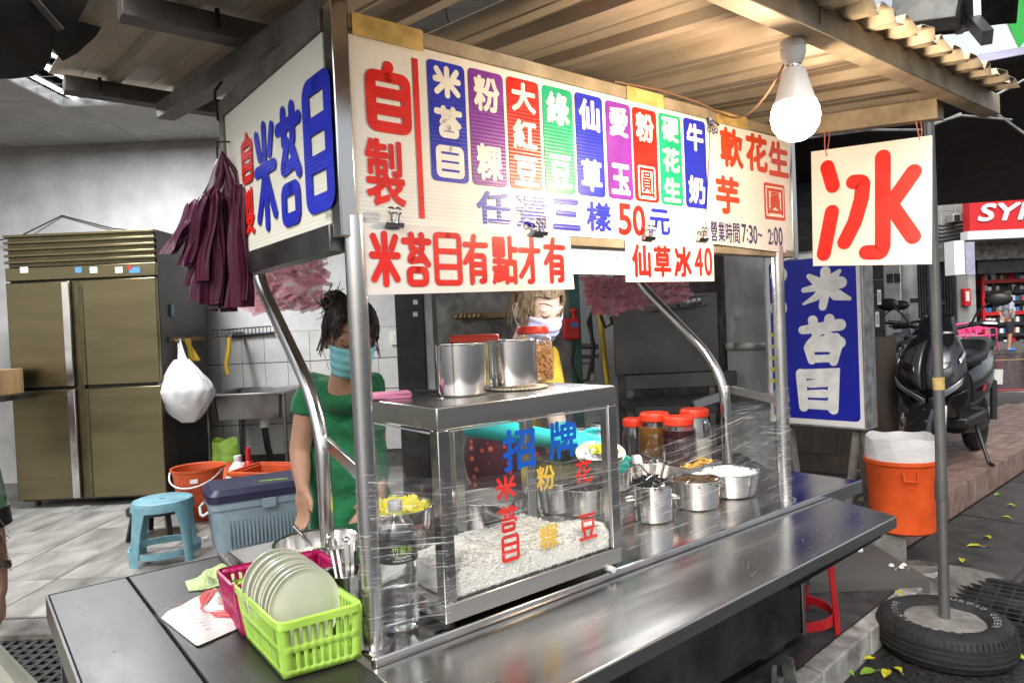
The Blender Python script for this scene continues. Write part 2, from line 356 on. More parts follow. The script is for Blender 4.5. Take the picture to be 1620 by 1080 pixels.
mat('peanut', (.62,.33,.13), .5, 0, var=.25, vs=30)
mat('plant_leaf', (.55,.50,.03), .5, 0, var=.3, vs=20); mat('leaf_green', (.20,.36,.03), .5, 0, var=.3, vs=20)
mat('paper_pink', (.75,.28,.45), .7); mat('paper_white', (.75,.74,.70), .6, 0, var=.1, vs=20); mat('label_black', (.015,.015,.015), .35); mat('label_green', (.32,.60,.04), .4)
mat('wood', (.24,.15,.07), .6, 0, var=.35, vs=6, stretch=(1,1,.15)); mat('wood_dark', (.06,.045,.035), .7, 0, var=.4, vs=6, stretch=(1,1,.15)); mat('wood_grey', (.20,.185,.165), .8, 0, var=.35, vs=9)
mat('rope_pink', (.55,.18,.17), .6); mat('cord_brown', (.22,.12,.07), .5); mat('cord_black', (.012,.012,.012), .5); mat('hose_yellow', (.62,.40,.03), .4)
mat('ceramic', (.78,.77,.74), .3); mat('lid_grey', (.30,.29,.28), .5)
mat('can_label', (.68,.72,.76), .3); mat('can_blue', (.05,.17,.42), .35)
mat('column_paint', (.15,.145,.14), .6, 0, col2=(.40,.40,.39), vs=5, m2=.62, rvar=.1, stretch=(1,1,.5), bump=.2)
mat('pole_grey', (.17,.17,.165), .42, .7, var=.25, vs=6, stretch=(1,1,.3))
mat('box_grey', (.38,.38,.38), .5, .3, var=.2, vs=5)
mat('dark_steel_panel', (.10,.095,.09), .38, .8, var=.25, vs=2.5, rvar=.1)
mat('pvc_grey', (.28,.29,.32), .5, 0, var=.12)
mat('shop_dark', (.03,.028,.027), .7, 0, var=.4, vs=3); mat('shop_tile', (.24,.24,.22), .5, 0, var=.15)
mat('sign_red_far', (.58,.02,.025), .4, 0, emit=0); mat('sign_white_far', (.8,.8,.8), .4, 0, emit=0)
mat('road_red', (.55,.04,.03), .5, 0, var=.2); mat('road_yellow', (.55,.38,.10), .5, 0, var=.2)
mat('green_sign', (.02,.42,.06), .4, 0); mat('pale_sign', (.66,.76,.76), .4, 0); mat('lilac_tarp', (.34,.33,.44), .6, 0, var=.15, vs=4)
mat('lamp_white', (1,1,1), .5, 0, emit=3, ecol=(.92,.97,1)); mat('bulb_glow', (1,.95,.85), .3, 0, emit=112, ecol=(1,.74,.45)); mat('bulb_body', (.82,.80,.76), .3)
mat('lightbox_blue', (.012,.018,.36), .28, 0, var=.05, vs=3); mat('lightbox_white', (.8,.8,.79), .35, 0); mat('lightbox_yellow', (.75,.62,.05), .4)
mat('glass_jar', (.95,.97,.96), .04, 0, trans=1, ior=1.35)
mat('syrup_amber', (.16,.07,.015), .15, 0); mat('syrup_dark', (.035,.008,.01), .15, 0)
def two(name, base, top, fac_fn):
    m = bpy.data.materials.new(name); m.use_nodes = True; t = m.node_tree; t.nodes.remove(t.nodes['Principled BSDF']); out = t.nodes['Material Output']
    mix = t.nodes.new('ShaderNodeMixShader'); t.links.new(base(t), mix.inputs[1]); t.links.new(top(t), mix.inputs[2]); fac_fn(t, mix.inputs[0]); t.links.new(mix.outputs[0], out.inputs[0]); MT[name] = m
def _tr(col=(1, 1, 1)):
    def f(t): n = t.nodes.new('ShaderNodeBsdfTransparent'); n.inputs[0].default_value = (*col, 1); return n.outputs[0]
    return f
def _gl_(rough=.03, col=(1, 1, 1)):
    def f(t): n = t.nodes.new('ShaderNodeBsdfGlossy'); n.inputs['Roughness'].default_value = rough; n.inputs[0].default_value = (*col, 1); return n.outputs[0]
    return f
def _fres(ior, k=1):
    def f(t, s):
        n = t.nodes.new('ShaderNodeFresnel'); ge = t.nodes.new('ShaderNodeNewGeometry'); ra = t.nodes.new('ShaderNodeMapRange'); ra.inputs[3].default_value = ior; ra.inputs[4].default_value = 1/ior; t.links.new(ge.outputs['Backfacing'], ra.inputs[0]); t.links.new(ra.outputs[0], n.inputs[0]); m = t.nodes.new('ShaderNodeMath'); m.operation = 'MULTIPLY'; m.inputs[1].default_value = k; t.links.new(n.outputs[0], m.inputs[0]); t.links.new(m.outputs[0], s)
    return f
two('glass', _tr((.985,.99,.988)), _gl_(.02), _fres(1.45))
two('clear_plastic', _tr((.97,.98,.985)), _gl_(.08), _fres(1.6, 1.6))
def _film(scale, stretch, lo, hi, base=.05, pr=(.9, .9, .92)):
    def f(t, s):
        tc = t.nodes.new('ShaderNodeUVMap'); mp = t.nodes.new('ShaderNodeMapping'); mp.inputs['Scale'].default_value = stretch; t.links.new(tc.outputs[0], mp.inputs[0])
        n = t.nodes.new('ShaderNodeTexNoise'); n.inputs['Scale'].default_value = scale; n.inputs['Detail'].default_value = 6; n.inputs['Roughness'].default_value = .7; n.inputs['Distortion'].default_value = .6; t.links.new(mp.outputs[0], n.inputs['Vector'])
        r = t.nodes.new('ShaderNodeMapRange'); r.inputs[1].default_value = lo; r.inputs[2].default_value = hi; r.inputs[3].default_value = base; r.inputs[4].default_value = .85; t.links.new(n.outputs[0], r.inputs[0]); t.links.new(r.outputs[0], s)
    return f
def _pl(col, rough=.2, tr=0):
    def f(t):
        n = t.nodes.new('ShaderNodeBsdfPrincipled'); n.inputs['Base Color'].default_value = (*col, 1); n.inputs['Roughness'].default_value = rough; n.inputs['Transmission Weight'].default_value = tr; return n.outputs[0]
    return f
two('cling_film', _tr((.97,.97,.97)), _pl((.82,.83,.85), .15), _film(1, (4, 75, 1), .57, .70, .03))
two('bag_clear', _tr((.95,.95,.95)), _pl((.8,.8,.8), .15), _film(6, (1, 1, 1), .5, .8, .04))
two('bag_white', _tr((.9,.9,.9)), _pl((.72,.72,.73), .35), _film(3, (1, 1, 1), .2, .6, .62))
# twin-wall sheet: fine flutes along the panel
def flute(name, src, pitch):
    m = MT[src].copy(); m.name = name; t = m.node_tree; b = t.nodes['Principled BSDF']
    tc = t.nodes.new('ShaderNodeTexCoord'); sp = t.nodes.new('ShaderNodeSeparateXYZ'); t.links.new(tc.outputs['Object'], sp.inputs[0])
    mu = t.nodes.new('ShaderNodeMath'); mu.operation = 'MULTIPLY'; mu.inputs[1].default_value = 2*math.pi/pitch; t.links.new(sp.outputs['Z'], mu.inputs[0])
    si = t.nodes.new('ShaderNodeMath'); si.operation = 'SINE'; t.links.new(mu.outputs[0], si.inputs[0])
    bp = t.nodes.new('ShaderNodeBump'); bp.inputs['Strength'].default_value = .16; bp.inputs['Distance'].default_value = .0008; t.links.new(si.outputs[0], bp.inputs['Height']); t.links.new(bp.outputs[0], b.inputs['Normal']); MT[name] = m
flute('flute_white', 'sign_white', .0085); flute('flute_cream', 'sign_cream', .0085)
for _n in ('red','blue','purple','green'): flute('flute_'+_n, 'ink_'+_n, .0085)
mat('bottle_water', (.9,.95,.97), .02, 0, trans=1, ior=1.2)
mat('teal_paint', (.03,.10,.08), .5, 0, var=.2)
mat('purple_bag', (.05,.002,.018), .45, 0, spec=.25, var=.35, vs=14, sss=0, stretch=(1,1,.2), bump=.3, bs=60); mat('purple_bag_pale', (.10,.022,.06), .32, 0, var=.35, vs=14, stretch=(1,1,.2), bump=.3, bs=60)
mat('pink_bag', (.78,.28,.37), .3, 0, var=.25, vs=30, alpha=.72); mat('bag_grey', (.16,.13,.15), .3, 0, var=.3)
def strawberry():
    m = MT['maroon_apron'].copy(); m.name = 'strawberry_apron'; t = m.node_tree; b = t.nodes['Principled BSDF']; N = t.nodes.new; L = t.links.new
    tc = N('ShaderNodeTexCoord'); v = N('ShaderNodeTexVoronoi'); v.inputs['Scale'].default_value = 22; L(tc.outputs['Object'], v.inputs['Vector'])
    lt = N('ShaderNodeMath'); lt.operation = 'LESS_THAN'; lt.inputs[1].default_value = .26; L(v.outputs['Distance'], lt.inputs[0])
    lt2 = N('ShaderNodeMath'); lt2.operation = 'LESS_THAN'; lt2.inputs[1].default_value = .12; L(v.outputs['Distance'], lt2.inputs[0])
    m1 = N('ShaderNodeMixRGB'); src = b.inputs['Base Color'].links[0].from_socket; L(src, m1.inputs[1]); m1.inputs[2].default_value = (.55,.05,.04,1); L(lt.outputs[0], m1.inputs[0])
    m2 = N('ShaderNodeMixRGB'); L(m1.outputs[0], m2.inputs[1]); m2.inputs[2].default_value = (.25,.4,.06,1); L(lt2.outputs[0], m2.inputs[0]); L(m2.outputs[0], b.inputs['Base Color']); MT['strawberry_apron'] = m
strawberry()
mat('dull_leaf', (.55,.25,.03), .5, 0, var=.3, vs=20)
mat('silver_trim', (.45,.47,.50), .25, .6, coat=.5)
mat('table_steel', (.075,.072,.07), .42, .75, var=.3, vs=4, rvar=.14, stretch=(1,.3,1), bump=.05, bs=150, bdist=.002)
two('bulb_globe', _tr((1,1,1)), lambda t: (lambda n: (n.inputs[0].__setattr__('default_value', (1,.88,.68,1)), n.inputs[1].__setattr__('default_value', 9.0), n.outputs[0])[2])(t.nodes.new('ShaderNodeEmission')), lambda t, s: setattr(s, 'default_value', .55))
mat('tyre_ink', (.34,.34,.33), .6, 0, var=.35, vs=40)
# ================================================================== ground
struct('street', MB().quad((-90,-60,0),(120,-60,0),(120,140,0),(-90,140,0)), 'asphalt')
# dark raised paving under the cart, with its white kerb
k0 = atz(1265,1055,.1); k1 = atz(1412,938,.1); kd = (k1-k0).normalized(); kn = Vector((-kd.y, kd.x, 0))
ka = k0 - kd*3.2; kb = k1 + kd*.02
def quadpoly(pts, z0, z1):
    return MB().prism([(p[0], p[1]) for p in pts], z0, z1)
pv = struct('forecourt_paving', quadpoly([ka, kb, Vector((1.55,3.7,0)), Vector((1.9,7.5,0)), Vector((-7,7.5,0)), Vector((-7,0.3,0)), Vector((-1.6,-.2,0))], -.1, .088), 'grout')
slab_m = mesh_of(MB().box(-.196,-.196,-.012,.196,.196,.0), 'slab'); slab_m.materials.append(MT['paving_dark'])
for i in range(-1, 12):
    for j in range(0, 7):
        p = k0 - kd*1.6 + kd*(.2+.4*i) + kn*(.2+.4*j)
        if p.y < 1.2 or p.y > 3.6 or p.x > 1.75 or p.x < -1.5: continue
        piece('paving_slab', slab_m, pv, (p.x, p.y, .1), (0, 0, math.atan2(kd.y, kd.x)))
kerb = MB()
for i in range(10):
    a = ka + kd*(.46*i+.004); b = ka + kd*(.46*i+.456)
    if (a-ka).length > (kb-ka).length: break
    o1 = random.uniform(-.006, .006)
    kerb = MB().prism([(q.x, q.y) for q in (a, a-kn*(.08+o1), b-kn*(.075-o1), b)], -.05, .104+o1*.5)
    kk = kerb
    if i == 0: kob = struct('kerb', kk, 'kerb_white', bev=.008)
    else: obj('kerb_stone', kk, 'kerb_white', kob, bev=.008)
# tiled pavement on the right
SW = .21
s0 = atz(1494,780,SW); s1 = atz(1620,708,SW); sdv = (s1-s0).normalized(); sn = Vector((-sdv.y, sdv.x, 0))
sA = s0 - sdv*.95; sB = s1 + sdv*4.5
pave = struct('pavement', quadpoly([sA+sn*.008, sB+sn*.008, sB+sn*4.2, Vector((1.9,8.6,0)), Vector((1.9,4.45,0))], -.05, SW-.008), 'grout')
br = mesh_of(MB().box(-.117,-.056,-.014,.117,.056,0), 'paver'); br.materials.append(MT['tile_pink'])
fb = mesh_of(MB().box(-.044,-.006,-.088,.044,.006,.088), 'face_tile'); fb.materials.append(MT['tile_pink'])
rz_ = math.atan2(sdv.y, sdv.x)
for j in range(18):
    for i in range(26):
        p = sA + sdv*(.12+.24*i+(.12 if j % 2 else 0)) + sn*(.062+.118*j)
        if p.x < 2.05 or p.y > 8.3 or p.y < 3.2: continue
        q = p - EYEV
        if not (.50 < p.x/p.y < .80): continue
        piece('paver', br, pave, (p.x, p.y, SW+random.uniform(-.0015, .0015)), (0, 0, rz_))
for i in range(44):
    for zz in (.112,):
        p = sA + sdv*(.046+.0935*i)
        piece('face_tile', fb, pave, (p.x, p.y, SW-.092), (0, 0, rz_))
# rough concrete end of that pavement and the dirty gutter before it
p0 = atz(1350,872,.09); p1 = atz(1437,893,.05); cs = [p0, p1, sA+sdv*.03, sA+sn*.9, p0+sn*.9]
struct('concrete_step', quadpoly(cs, -.03, SW-.004), 'concrete', bev=.015)
def lumpy(c, rx, ry, h, n=26, seed=1):
    rnd = random.Random(seed); ph = [rnd.uniform(0, 6) for _ in range(6)]
    def fn(a, b):
        t = a*2*math.pi; r = b; e = 1+.14*math.sin(3*t+ph[0])+.10*math.sin(5*t+ph[1])
        return (c[0]+rx*r*e*math.cos(t), c[1]+ry*r*e*math.sin(t), c[2]+h*(1-r**3)*(1+.25*math.sin(9*a*6.28+ph[2])*r)-.05*r**4+rnd.uniform(-.006,.006))
    return MB().grid(n, 7, fn)
g0 = atz(1385,915,.05)
struct('gutter_dirt', lumpy((g0.x-.06, g0.y-.03, .06), .62, .34, .06, 48, seed=4), 'concrete_dark')
# gutter slabs and grate on the street side of the pavement
gs = s0 - sdv*1.2 - sn*.34
gut = struct('gutter', quadpoly([gs-sn*.24, gs-sn*.24+sdv*9, gs+sn*.33+sdv*9, gs+sn*.33], -.02, .012), 'grout')
gsm = mesh_of(MB().box(-.295,-.265,-.03,.295,.265,0), 'gutter_slab'); gsm.materials.append(MT['paving_dark'])
for i in range(8):
    p = gs + sdv*(.5+.6*i) + sn*.045
    ga0 = atz(1497,912,.03); gx0 = (atz(1625,935,.03)-ga0).normalized(); gy0 = Vector((-gx0.y, gx0.x, 0))
    if -.35 < (p-ga0).dot(gx0) < 1.6 and -.85 < (p-ga0).dot(gy0) < .28: continue
    piece('gutter_slab', gsm, gut, (p.x, p.y, .035+random.uniform(-.004, .004)), (random.uniform(-.01,.01), 0, rz_))
ks = MB(); a = gs - sn*.235; ks.tube([a + sdv*t + Vector((0, 0, .02)) for t in (.7, 2, 4, 8.5)], .045, 8)
obj('kerb_roll', ks, 'concrete_dark', gut)
ga = atz(1497,912,.03); gb = atz(1625,935,.03); gx = Vector((gb-ga)).normalized(); gyv = Vector((-gx.y, gx.x, 0))
gr = thing('drain_grate', 'rusty iron drain grate in the street beside the tyre base', 'drain grate', ga)
m = MB()
gl, gw = 1.3, .52
for i in range(23): m.bar(ga+gx*(gl*i/22)+Vector((0,0,.012)), ga+gx*(gl*i/22)-gyv*gw+Vector((0,0,.012)), .010, .024)
obj('bars', m, 'dark_metal', gr)
m = MB()
for i in range(10): m.bar(ga-gyv*(gw*i/9)+Vector((0,0,.017)), ga+gx*gl-gyv*(gw*i/9)+Vector((0,0,.017)), .009, .026)
obj('cross_bars', m, 'steel_dull', gr)
m = MB().prism([(p.x, p.y) for p in (ga+gyv*.03-gx*.03, ga-gyv*(gw+.03)-gx*.03, ga-gyv*(gw+.03)+gx*(gl+.03), ga+gyv*.03+gx*(gl+.03))], .002, .006)
obj('pit_shade', m, 'black_ink', gr)  # flat black sheet under the bars stands for the shade below them
m = MB()
for a_, b_ in ((ga, ga+gx*gl), (ga-gyv*gw, ga+gx*gl-gyv*gw), (ga, ga-gyv*gw), (ga+gx*gl, ga+gx*gl-gyv*gw)): m.bar(a_+Vector((0,0,.014)), b_+Vector((0,0,.014)), .035, .034)
obj('border', m, 'dark_metal', gr)
# road beyond, painted lines, pale apron
rd = struct('road', MB().quad((-10,11.2,.006),(70,11.2,.006),(70,20.2,.006),(-10,20.2,.006)), 'asphalt_wet')
struct('red_line', MB().quad((-10,11.3,.012),(70,11.5,.012),(70,11.62,.012),(-10,11.42,.012)), 'road_red')
struct('yellow_line', MB().quad((-10,17.6,.012),(70,17.6,.012),(70,17.78,.012),(-10,17.78,.012)), 'road_yellow')
struct('concrete_apron', MB().prism([(3.4,8.7),(14,8.7),(14,10.9),(3.4,10.9)], -.02, .05), 'concrete')
struct('far_pavement', MB().prism([(-10,20.2),(70,20.2),(70,24),(-10,24)], -.02, .10), 'concrete_dark')
# ================================================================== the shop interior
SF = .15
fl_ = struct('shop_floor', MB().box(-7.2,3.22,-.05,1.9,6.9,SF-.006), 'floor_joint')
tm = mesh_of(MB().box(-.1975,-.2475,-.01,.1975,.2475,0), 'floor_tile'); tm.materials.append(MT['floor_tile'])
for i in range(14):
    for j in range(7):
        x = -4.71+.4*i; y = 3.39+.5*j
        if j == 0: y = 3.39
        piece('floor_tile', tm, fl_, (x, y+.08, SF+random.uniform(-.0008,.0008)))
wl = struct('shop_wall_back', MB().box(-7.2,6.46,.1,.25,6.7,3.4), 'plaster')
wt = mesh_of(MB().box(-.103,-.008,-.138,.103,.008,.138), 'wall_tile'); wt.materials.append(MT['wall_tile'])
jt = obj('tile_bed', MB().box(-3.35,6.452,.15,-.7,6.462,1.45), 'grout', wl)
for i in range(13):
    for j in range(5):
        x = -3.24+.21*i; z = 1.45-.141-.284*j
        if z < .2: continue
        piece('wall_tile', wt, wl, (x, 6.448+random.uniform(0,.002), z))
struct('shop_wall_left', MB().box(-7.4,2.8,.1,-7.2,6.7,3.4), 'plaster')
ce = struct('ceiling', MB().box(-7.2,2.9,3.262,1.9,6.7,3.40), 'ceil_joint')
cm = mesh_of(MB().box(-.297,-.297,0,.297,.297,.012), 'ceiling_panel'); cm.materials.append(MT['ceil_panel'])
for i in range(12):
    for j in range(6):
        x = -6.6+.6*i; y = 3.16+.6*j
        if i == 6 and j in (2, 3) : continue
        piece('ceiling_panel', cm, ce, (x, y, 3.25+random.uniform(-.001,.001)))
# louvred ceiling lamp, lit
lx, ly = -6.6+.6*6, 3.16+.6*2.5   # two panels long
lamp = thing('ceiling_lamp', 'lit square louvred fluorescent lamp set in the shop ceiling', 'ceiling lamp', (lx, ly, 3.2))
m = MB()
for s in (-1, 1): m.box(lx-.295,ly+s*.585-.012,3.19,lx+.295,ly+s*.585+.012,3.27).box(lx+s*.285-.012,ly-.57,3.19,lx+s*.285+.012,ly+.57,3.27)
obj('frame', m, 'white_plastic', lamp)
for k in range(3): obj('tube', MB().tube([(lx-.18+.18*k,ly-.55,3.245),(lx-.18+.18*k,ly+.55,3.245)], .014, 10), 'lamp_white', lamp)
m = MB()
for k in range(1, 8): m.box(lx-.27,ly-.585+.146*k-.004,3.195,lx+.27,ly-.585+.146*k+.004,3.232)
obj('louvre', m, 'chrome', lamp)
m = MB()
for k in range(1, 3): m.box(lx-.285+.19*k-.004,ly-.57,3.196,lx-.285+.19*k+.004,ly+.57,3.233)
obj('divider', m, 'chrome', lamp)
obj('reflector', MB().box(lx-.28,ly-.57,3.262,lx+.28,ly+.57,3.268), 'white_plastic', lamp)
def area(name, loc, rot, sx, sy, en, col, par):
    d = bpy.data.lights.new(name, 'AREA'); d.shape = 'RECTANGLE'; d.size = sx; d.size_y = sy; d.energy = en; d.color = col
    o = bpy.data.objects.new(name, d); COL.objects.link(o); o.parent = par; o.matrix_local = RM[par.name].inverted() @ Matrix.Translation(loc) @ Euler(rot).to_matrix().to_4x4(); return o
area('lamp_light', (lx, ly, 3.185), (0, 0, 0), .5, 1.1, 68, (.95,.98,1), lamp)
# batten lamp under the sign box
a = cf(.66,.36,1.585); b = cf(1.50,.36,1.585)
bl = thing('batten_lamp', 'lit white fluorescent batten lamp behind the banners under the menu board', 'batten lamp', (a+b)/2, CROT); m = MB(CF)
obj('housing', m.box(.62,.31,1.632,1.54,.43,1.665), 'white_plastic', bl, bev=.006)
for dv, dz in ((.335,.0), (.405,.0)): obj('tube', MB(CF).tube([(.66,dv,1.60+dz),(1.50,dv,1.60+dz)], .013, 12), 'lamp_white', bl)
for u in (.64, 1.52): obj('end_cap', MB(CF).box(u-.018,.315,1.58,u+.018,.425,1.6315), 'white_plastic', bl, bev=.004)
obj('reflector', MB(CF).box(.66,.44,1.57,1.50,.446,1.6315), 'white_plastic', bl)
area('lamp_light', cf(1.08,.37,1.578), (0, 0, CROT), .8, .08, 4.5, (.95,.98,1), bl)
obj('hanger', MB(CF).tube([(.8,.37,1.665),(.8,.37,2.08)], .006, 6).tube([(1.4,.37,1.665),(1.4,.37,2.08)], .006, 6), 'steel_dull', bl)
# dark kitchen bay to the right
struct('kitchen_wall', MB().box(.25,6.3,.1,1.9,6.5,3.4), 'concrete_dark')
struct('kitchen_side_wall', MB().box(1.88,5.0,.1,2.02,6.5,3.4), 'concrete_dark')
# ================================================================== the cart
cart = thing('food_cart', 'long stainless steel street food cart with tube posts and folding front shelf', 'food cart', (FL.x, FL.y, .1), CROT)
def cm_(): return MB(CF)
# counter top with rolled front lip
obj('counter_top', cm_().box(-.03,-.05,CT-.03,1.95,.86,CT), 'steel', cart, bev=.004)
obj('counter_lip', cm_().box(-.03,-.062,CT-.045,1.95,-.053,CT+.004), 'steel_plain', cart, bev=.003)
obj('front_shelf', cm_().add([(-.045,-.36,CT-.016),(1.625,-.315,CT-.016),(1.70,-.066,CT-.012),(-.045,-.066,CT-.012),(-.045,-.36,CT-.052),(1.625,-.315,CT-.052),(1.70,-.066,CT-.052),(-.045,-.066,CT-.052)],
    [(0,1,2,3),(7,6,5,4),(0,4,5,1),(1,5,6,2),(2,6,7,3),(3,7,4,0)]), 'steel', cart, bev=.004)
body = obj('body', cm_().box(.0,.0,.30,1.60,.80,CT-.032), 'steel_dull', cart, bev=.004)
obj('front_panel', cm_().box(.02,-.012,.31,1.58,-.002,CT-.12), 'steel_dull', cart, bev=.003)
obj('rail', cm_().box(.01,-.026,CT-.235,1.585,-.013,CT-.21), 'steel_plain', cart, bev=.003)
obj('corner_strip', cm_().box(1.585,-.018,.31,1.604,.005,CT-.055), 'steel_plain', cart, bev=.002)
obj('bottom_tray', cm_().box(.0,-.03,.27,1.60,.80,.298), 'steel_dull', cart)
for u in (.5, 1.5):
    obj('shelf_brace', cm_().bar((u,-.02,CT-.28),(u+.06,-.29,CT-.06),.022,.022), 'dark_metal', cart)
obj('brace_plate', cm_().box(1.60,-.03,CT-.30,1.612,.02,CT-.06), 'steel_dull', cart)
for u, v in ((1.42,.02),(.2,.02),(1.42,.7),(.2,.7)):
    wm = cm_(); X0 = CF; cx = CF @ Vector((u, v, .1))
    wf = frame((cx.x, cx.y, .215), EX, EYC)
    wh = obj('wheel', MB(wf).lathe([(.055,-.025),(.085,-.03),(.105,-.026),(.115,-.012),(.115,.012),(.105,.026),(.085,.03),(.055,.025)], n=40), 'rubber', cart)
    obj('rim', MB(wf).lathe([(.012,-.018),(.06,-.02),(.062,.02),(.012,.018)], n=28), 'steel_dull', wh)
    tr = MB(wf)
    for k in range(40):
        t = 2*math.pi*k/40; tr.cbox((math.cos(t)*.1145, math.sin(t)*.1145, .014 if k % 2 else -.014), (.006,.009,.022), (0,0,t))
    obj('tread', tr, 'rubber', wh)
    fk = cm_().bar((u-.045,v-.05,.215),(u-.045,v-.05,.28),.02,.008).bar((u+.07,v-.05,.12),(u+.03,v-.05,.285),.045,.008).tube([(u,v-.05,.215),(u,v+.05,.215)],.012,10)
    obj('fork', fk, 'galv', wh)
# posts, bent back tubes, cross pieces
def post(pts, r, name='post', m='steel_plain'): return obj(name, cm_().tube(pts, r, 16), m, cart)
post([(0,0,CT),(0,0,1.63)], .0205)
post([(1.53,0,CT),(1.53,0,1.63)], .0205)
def bend(u, v, du=0):
    P = []; zb, zt, back = 1.12, 1.70, .52
    a = Vector((u, v, CT)); b = Vector((u, v, 1.19)); c = Vector((u+du, v+.46, 1.60)); d = Vector((u+du, v+.52, 1.72))
    P = [a, Vector((u, v, 1.0))]
    def bez(p0, p1, p2, n=8): return [p0*(1-t)**2 + p1*2*t*(1-t) + p2*t*t for t in [i/n for i in range(n+1)]]
    dirn = (c-b).normalized(); P += bez(Vector((u, v, 1.04)), b, b+dirn*.17, 12)
    P += bez(c-dirn*.12, c, c+Vector((0, .015, .12)), 10); P.append(Vector((u+du, v+.50, 1.98)))
    return post(P, .0195)
bend(.147,.55); bend(1.789,.40)
obj('cross_piece', cm_().bar((0,.01,1.115),(.147,.54,1.115),.012,.032), 'steel_plain', cart, bev=.002)
obj('cross_piece', cm_().bar((1.53,.01,1.115),(1.789,.39,1.115),.012,.032), 'steel_plain', cart, bev=.002)
for u, v in ((0,0),(1.53,0),(.147,.55),(1.789,.40)):
    obj('flange', cm_().lathe([(.034,0),(.034,.004),(.022,.006)], (u, v, CT+.0005), 20), 'steel_plain', cart)
# fold-out table on the left end
tb = thing('side_table', 'grey brushed steel folding table at the left end of the cart', 'table', cf(-.25,.3,.1), CROT)
obj('table_top', cm_().box(-.47,-.42,CT-.03,-.296,.84,CT-.002), 'table_steel', tb, bev=.003)
obj('table_top', cm_().box(-.292,-.42,CT-.03,-.052,.84,CT-.002), 'table_steel', tb, bev=.003)
obj('edge_strip', cm_().box(-.476,-.42,CT-.06,-.471,.84,CT-.001), 'table_steel', tb)
obj('back_strip', cm_().box(-.47,.841,CT-.06,-.052,.846,CT-.001), 'table_steel', tb)
for u, v in ((-.44,.8),(-.09,.8),(-.44,-.38),(-.09,-.38)): obj('leg', cm_().box(u-.015,v-.015,.1,u+.015,v+.015,CT-.031), 'table_steel', tb)
# ================================================================== sign boxes on the posts
ZB, ZT = 1.618, 1.992
fs = thing('menu_signboard', 'wide white menu signboard over the counter with rows of coloured topping names', 'signboard', cf(.75,0,ZB), CROT)
SP = frame(cf(0,0,0), EX, -EYC)                       # sign plane: x along, y up, z towards the street
def suv(px, py, off=0): p = CFI @ atp(px, py, cf(0, -off, 0), EYC); return p.x, p.z
obj('panel', cm_().box(.004,-.006,ZB,1.62,.0,ZT), 'flute_white', fs)
obj('frame_rail', cm_().box(.002,-.010,ZB-.024,1.62,.03,ZB-.002), 'beam_tan', fs, bev=.002)
obj('frame_rail', cm_().box(.002,-.012,ZT+.001,1.62,.03,ZT+.032), 'beam_tan', fs, bev=.002)
obj('corner_post', cm_().box(-.034,-.014,ZB-.03,.0015,.026,ZT+.05), 'steel_plain', fs, bev=.003)
obj('frame_rail', cm_().box(1.621,-.012,ZB-.03,1.65,.03,ZT+.04), 'steel_plain', fs, bev=.003)
for a, b in ((.01,.17),(.80,.95),(1.20,1.36)):
    obj('tape', cm_().box(a,-.0145,ZT-.006+random.uniform(-.004,.004),b,-.0128,ZT+.034), 'tape_yellow', fs)
def mid(*L): return L
def P2(x, y): return 540+x/2.7, y/2.7
def rect(l, r, t, b, conv=P2):
    return suv(*conv(*l))[0], suv(*conv(*b))[1], suv(*conv(*r))[0], suv(*conv(*t))[1]
def rrect(mb, x0, y0, x1, y1, z, r=.012, n=5):
    pts = []
    for cx, cy, a0 in ((x1-r,y1-r,0),(x0+r,y1-r,90),(x0+r,y0+r,180),(x1-r,y0+r,270)):
        for k in range(n+1): t = R(a0+90*k/n); pts.append((cx+r*math.cos(t), cy+r*math.sin(t), z))
    mb.add(pts, [tuple(range(len(pts)))]); return mb
F0 = .0075
def put(par, X, ch, r, z, ink, bold=.03, sw=None, name='character'):
    m = MB(X)
    if sw and ch in STROKES: m.strokes(ch, *r, z, sw)
    else: m.text(ch, *r, z, bold)
    return obj(name, m, ink, par, smooth=False)
cols = [('blue','米苔目',(369,520),(527,538),(460,278),(437,778)), ('purple','粉 粿',(544,545),(690,560),(632,315),(605,795)), ('red','大紅豆',(706,575),(842,590),(790,350),(760,810)),
        ('green','綠 豆',(857,600),(984,610),(935,385),(905,825)), ('blue','仙 草',(996,620),(1112,630),(1070,415),(1040,838)), ('purple','愛 玉',(1126,640),(1232,655),(1193,447),(1163,850)),
        ('red','粉 圓',(1240,660),(1342,672),(1308,475),(1277,862)), ('green','硬花生',(1352,680),(1446,690),(1418,500),(1387,876)), ('blue','牛 奶',(1458,695),(1551,706),(1522,520),(1490,888))]
for c, tx, l, r, t, b in cols:
    x0, y0, x1, y1 = rect(l, r, t, b)
    obj('topping_panel', rrect(MB(SP), x0, y0, x1, y1, F0), 'flute_'+c, fs, smooth=False)
    n = len(tx); h = (y1-y0)/n; wd = x1-x0
    if n == 3 and ' ' in tx: chs = [(tx[0], y1-.008-h*1.0, y1-.010), (tx[2], y0+.010, y0+.010+h*1.0)]
    else: chs = [(ch, y1-h*(k+1)+.006, y1-h*k-.006) for k, ch in enumerate(tx)]
    for ch, a, d in chs:
        if ch == '圓':
            obj('character_inset', rrect(MB(SP), x0+wd*.14, a-.003, x1-wd*.14, d+.003, F0+.0005, .006), 'ink_white', fs, smooth=False)
            continue
        put(fs, SP, ch, (x0+wd*.12, a+.002, x1-wd*.12, d-.002), F0+.0006, 'ink_white', .05, .0135)
m = MB(SP); c = cols[6]; x0, y0, x1, y1 = rect(*c[2:]); wd = x1-x0; h = (y1-y0)/3
m.text('圓', x0+wd*.20, y0+.012, x1-wd*.20, y0+.008+h, F0+.0012, .02); obj('inset_lettering', m, 'ink_red', fs, smooth=False)
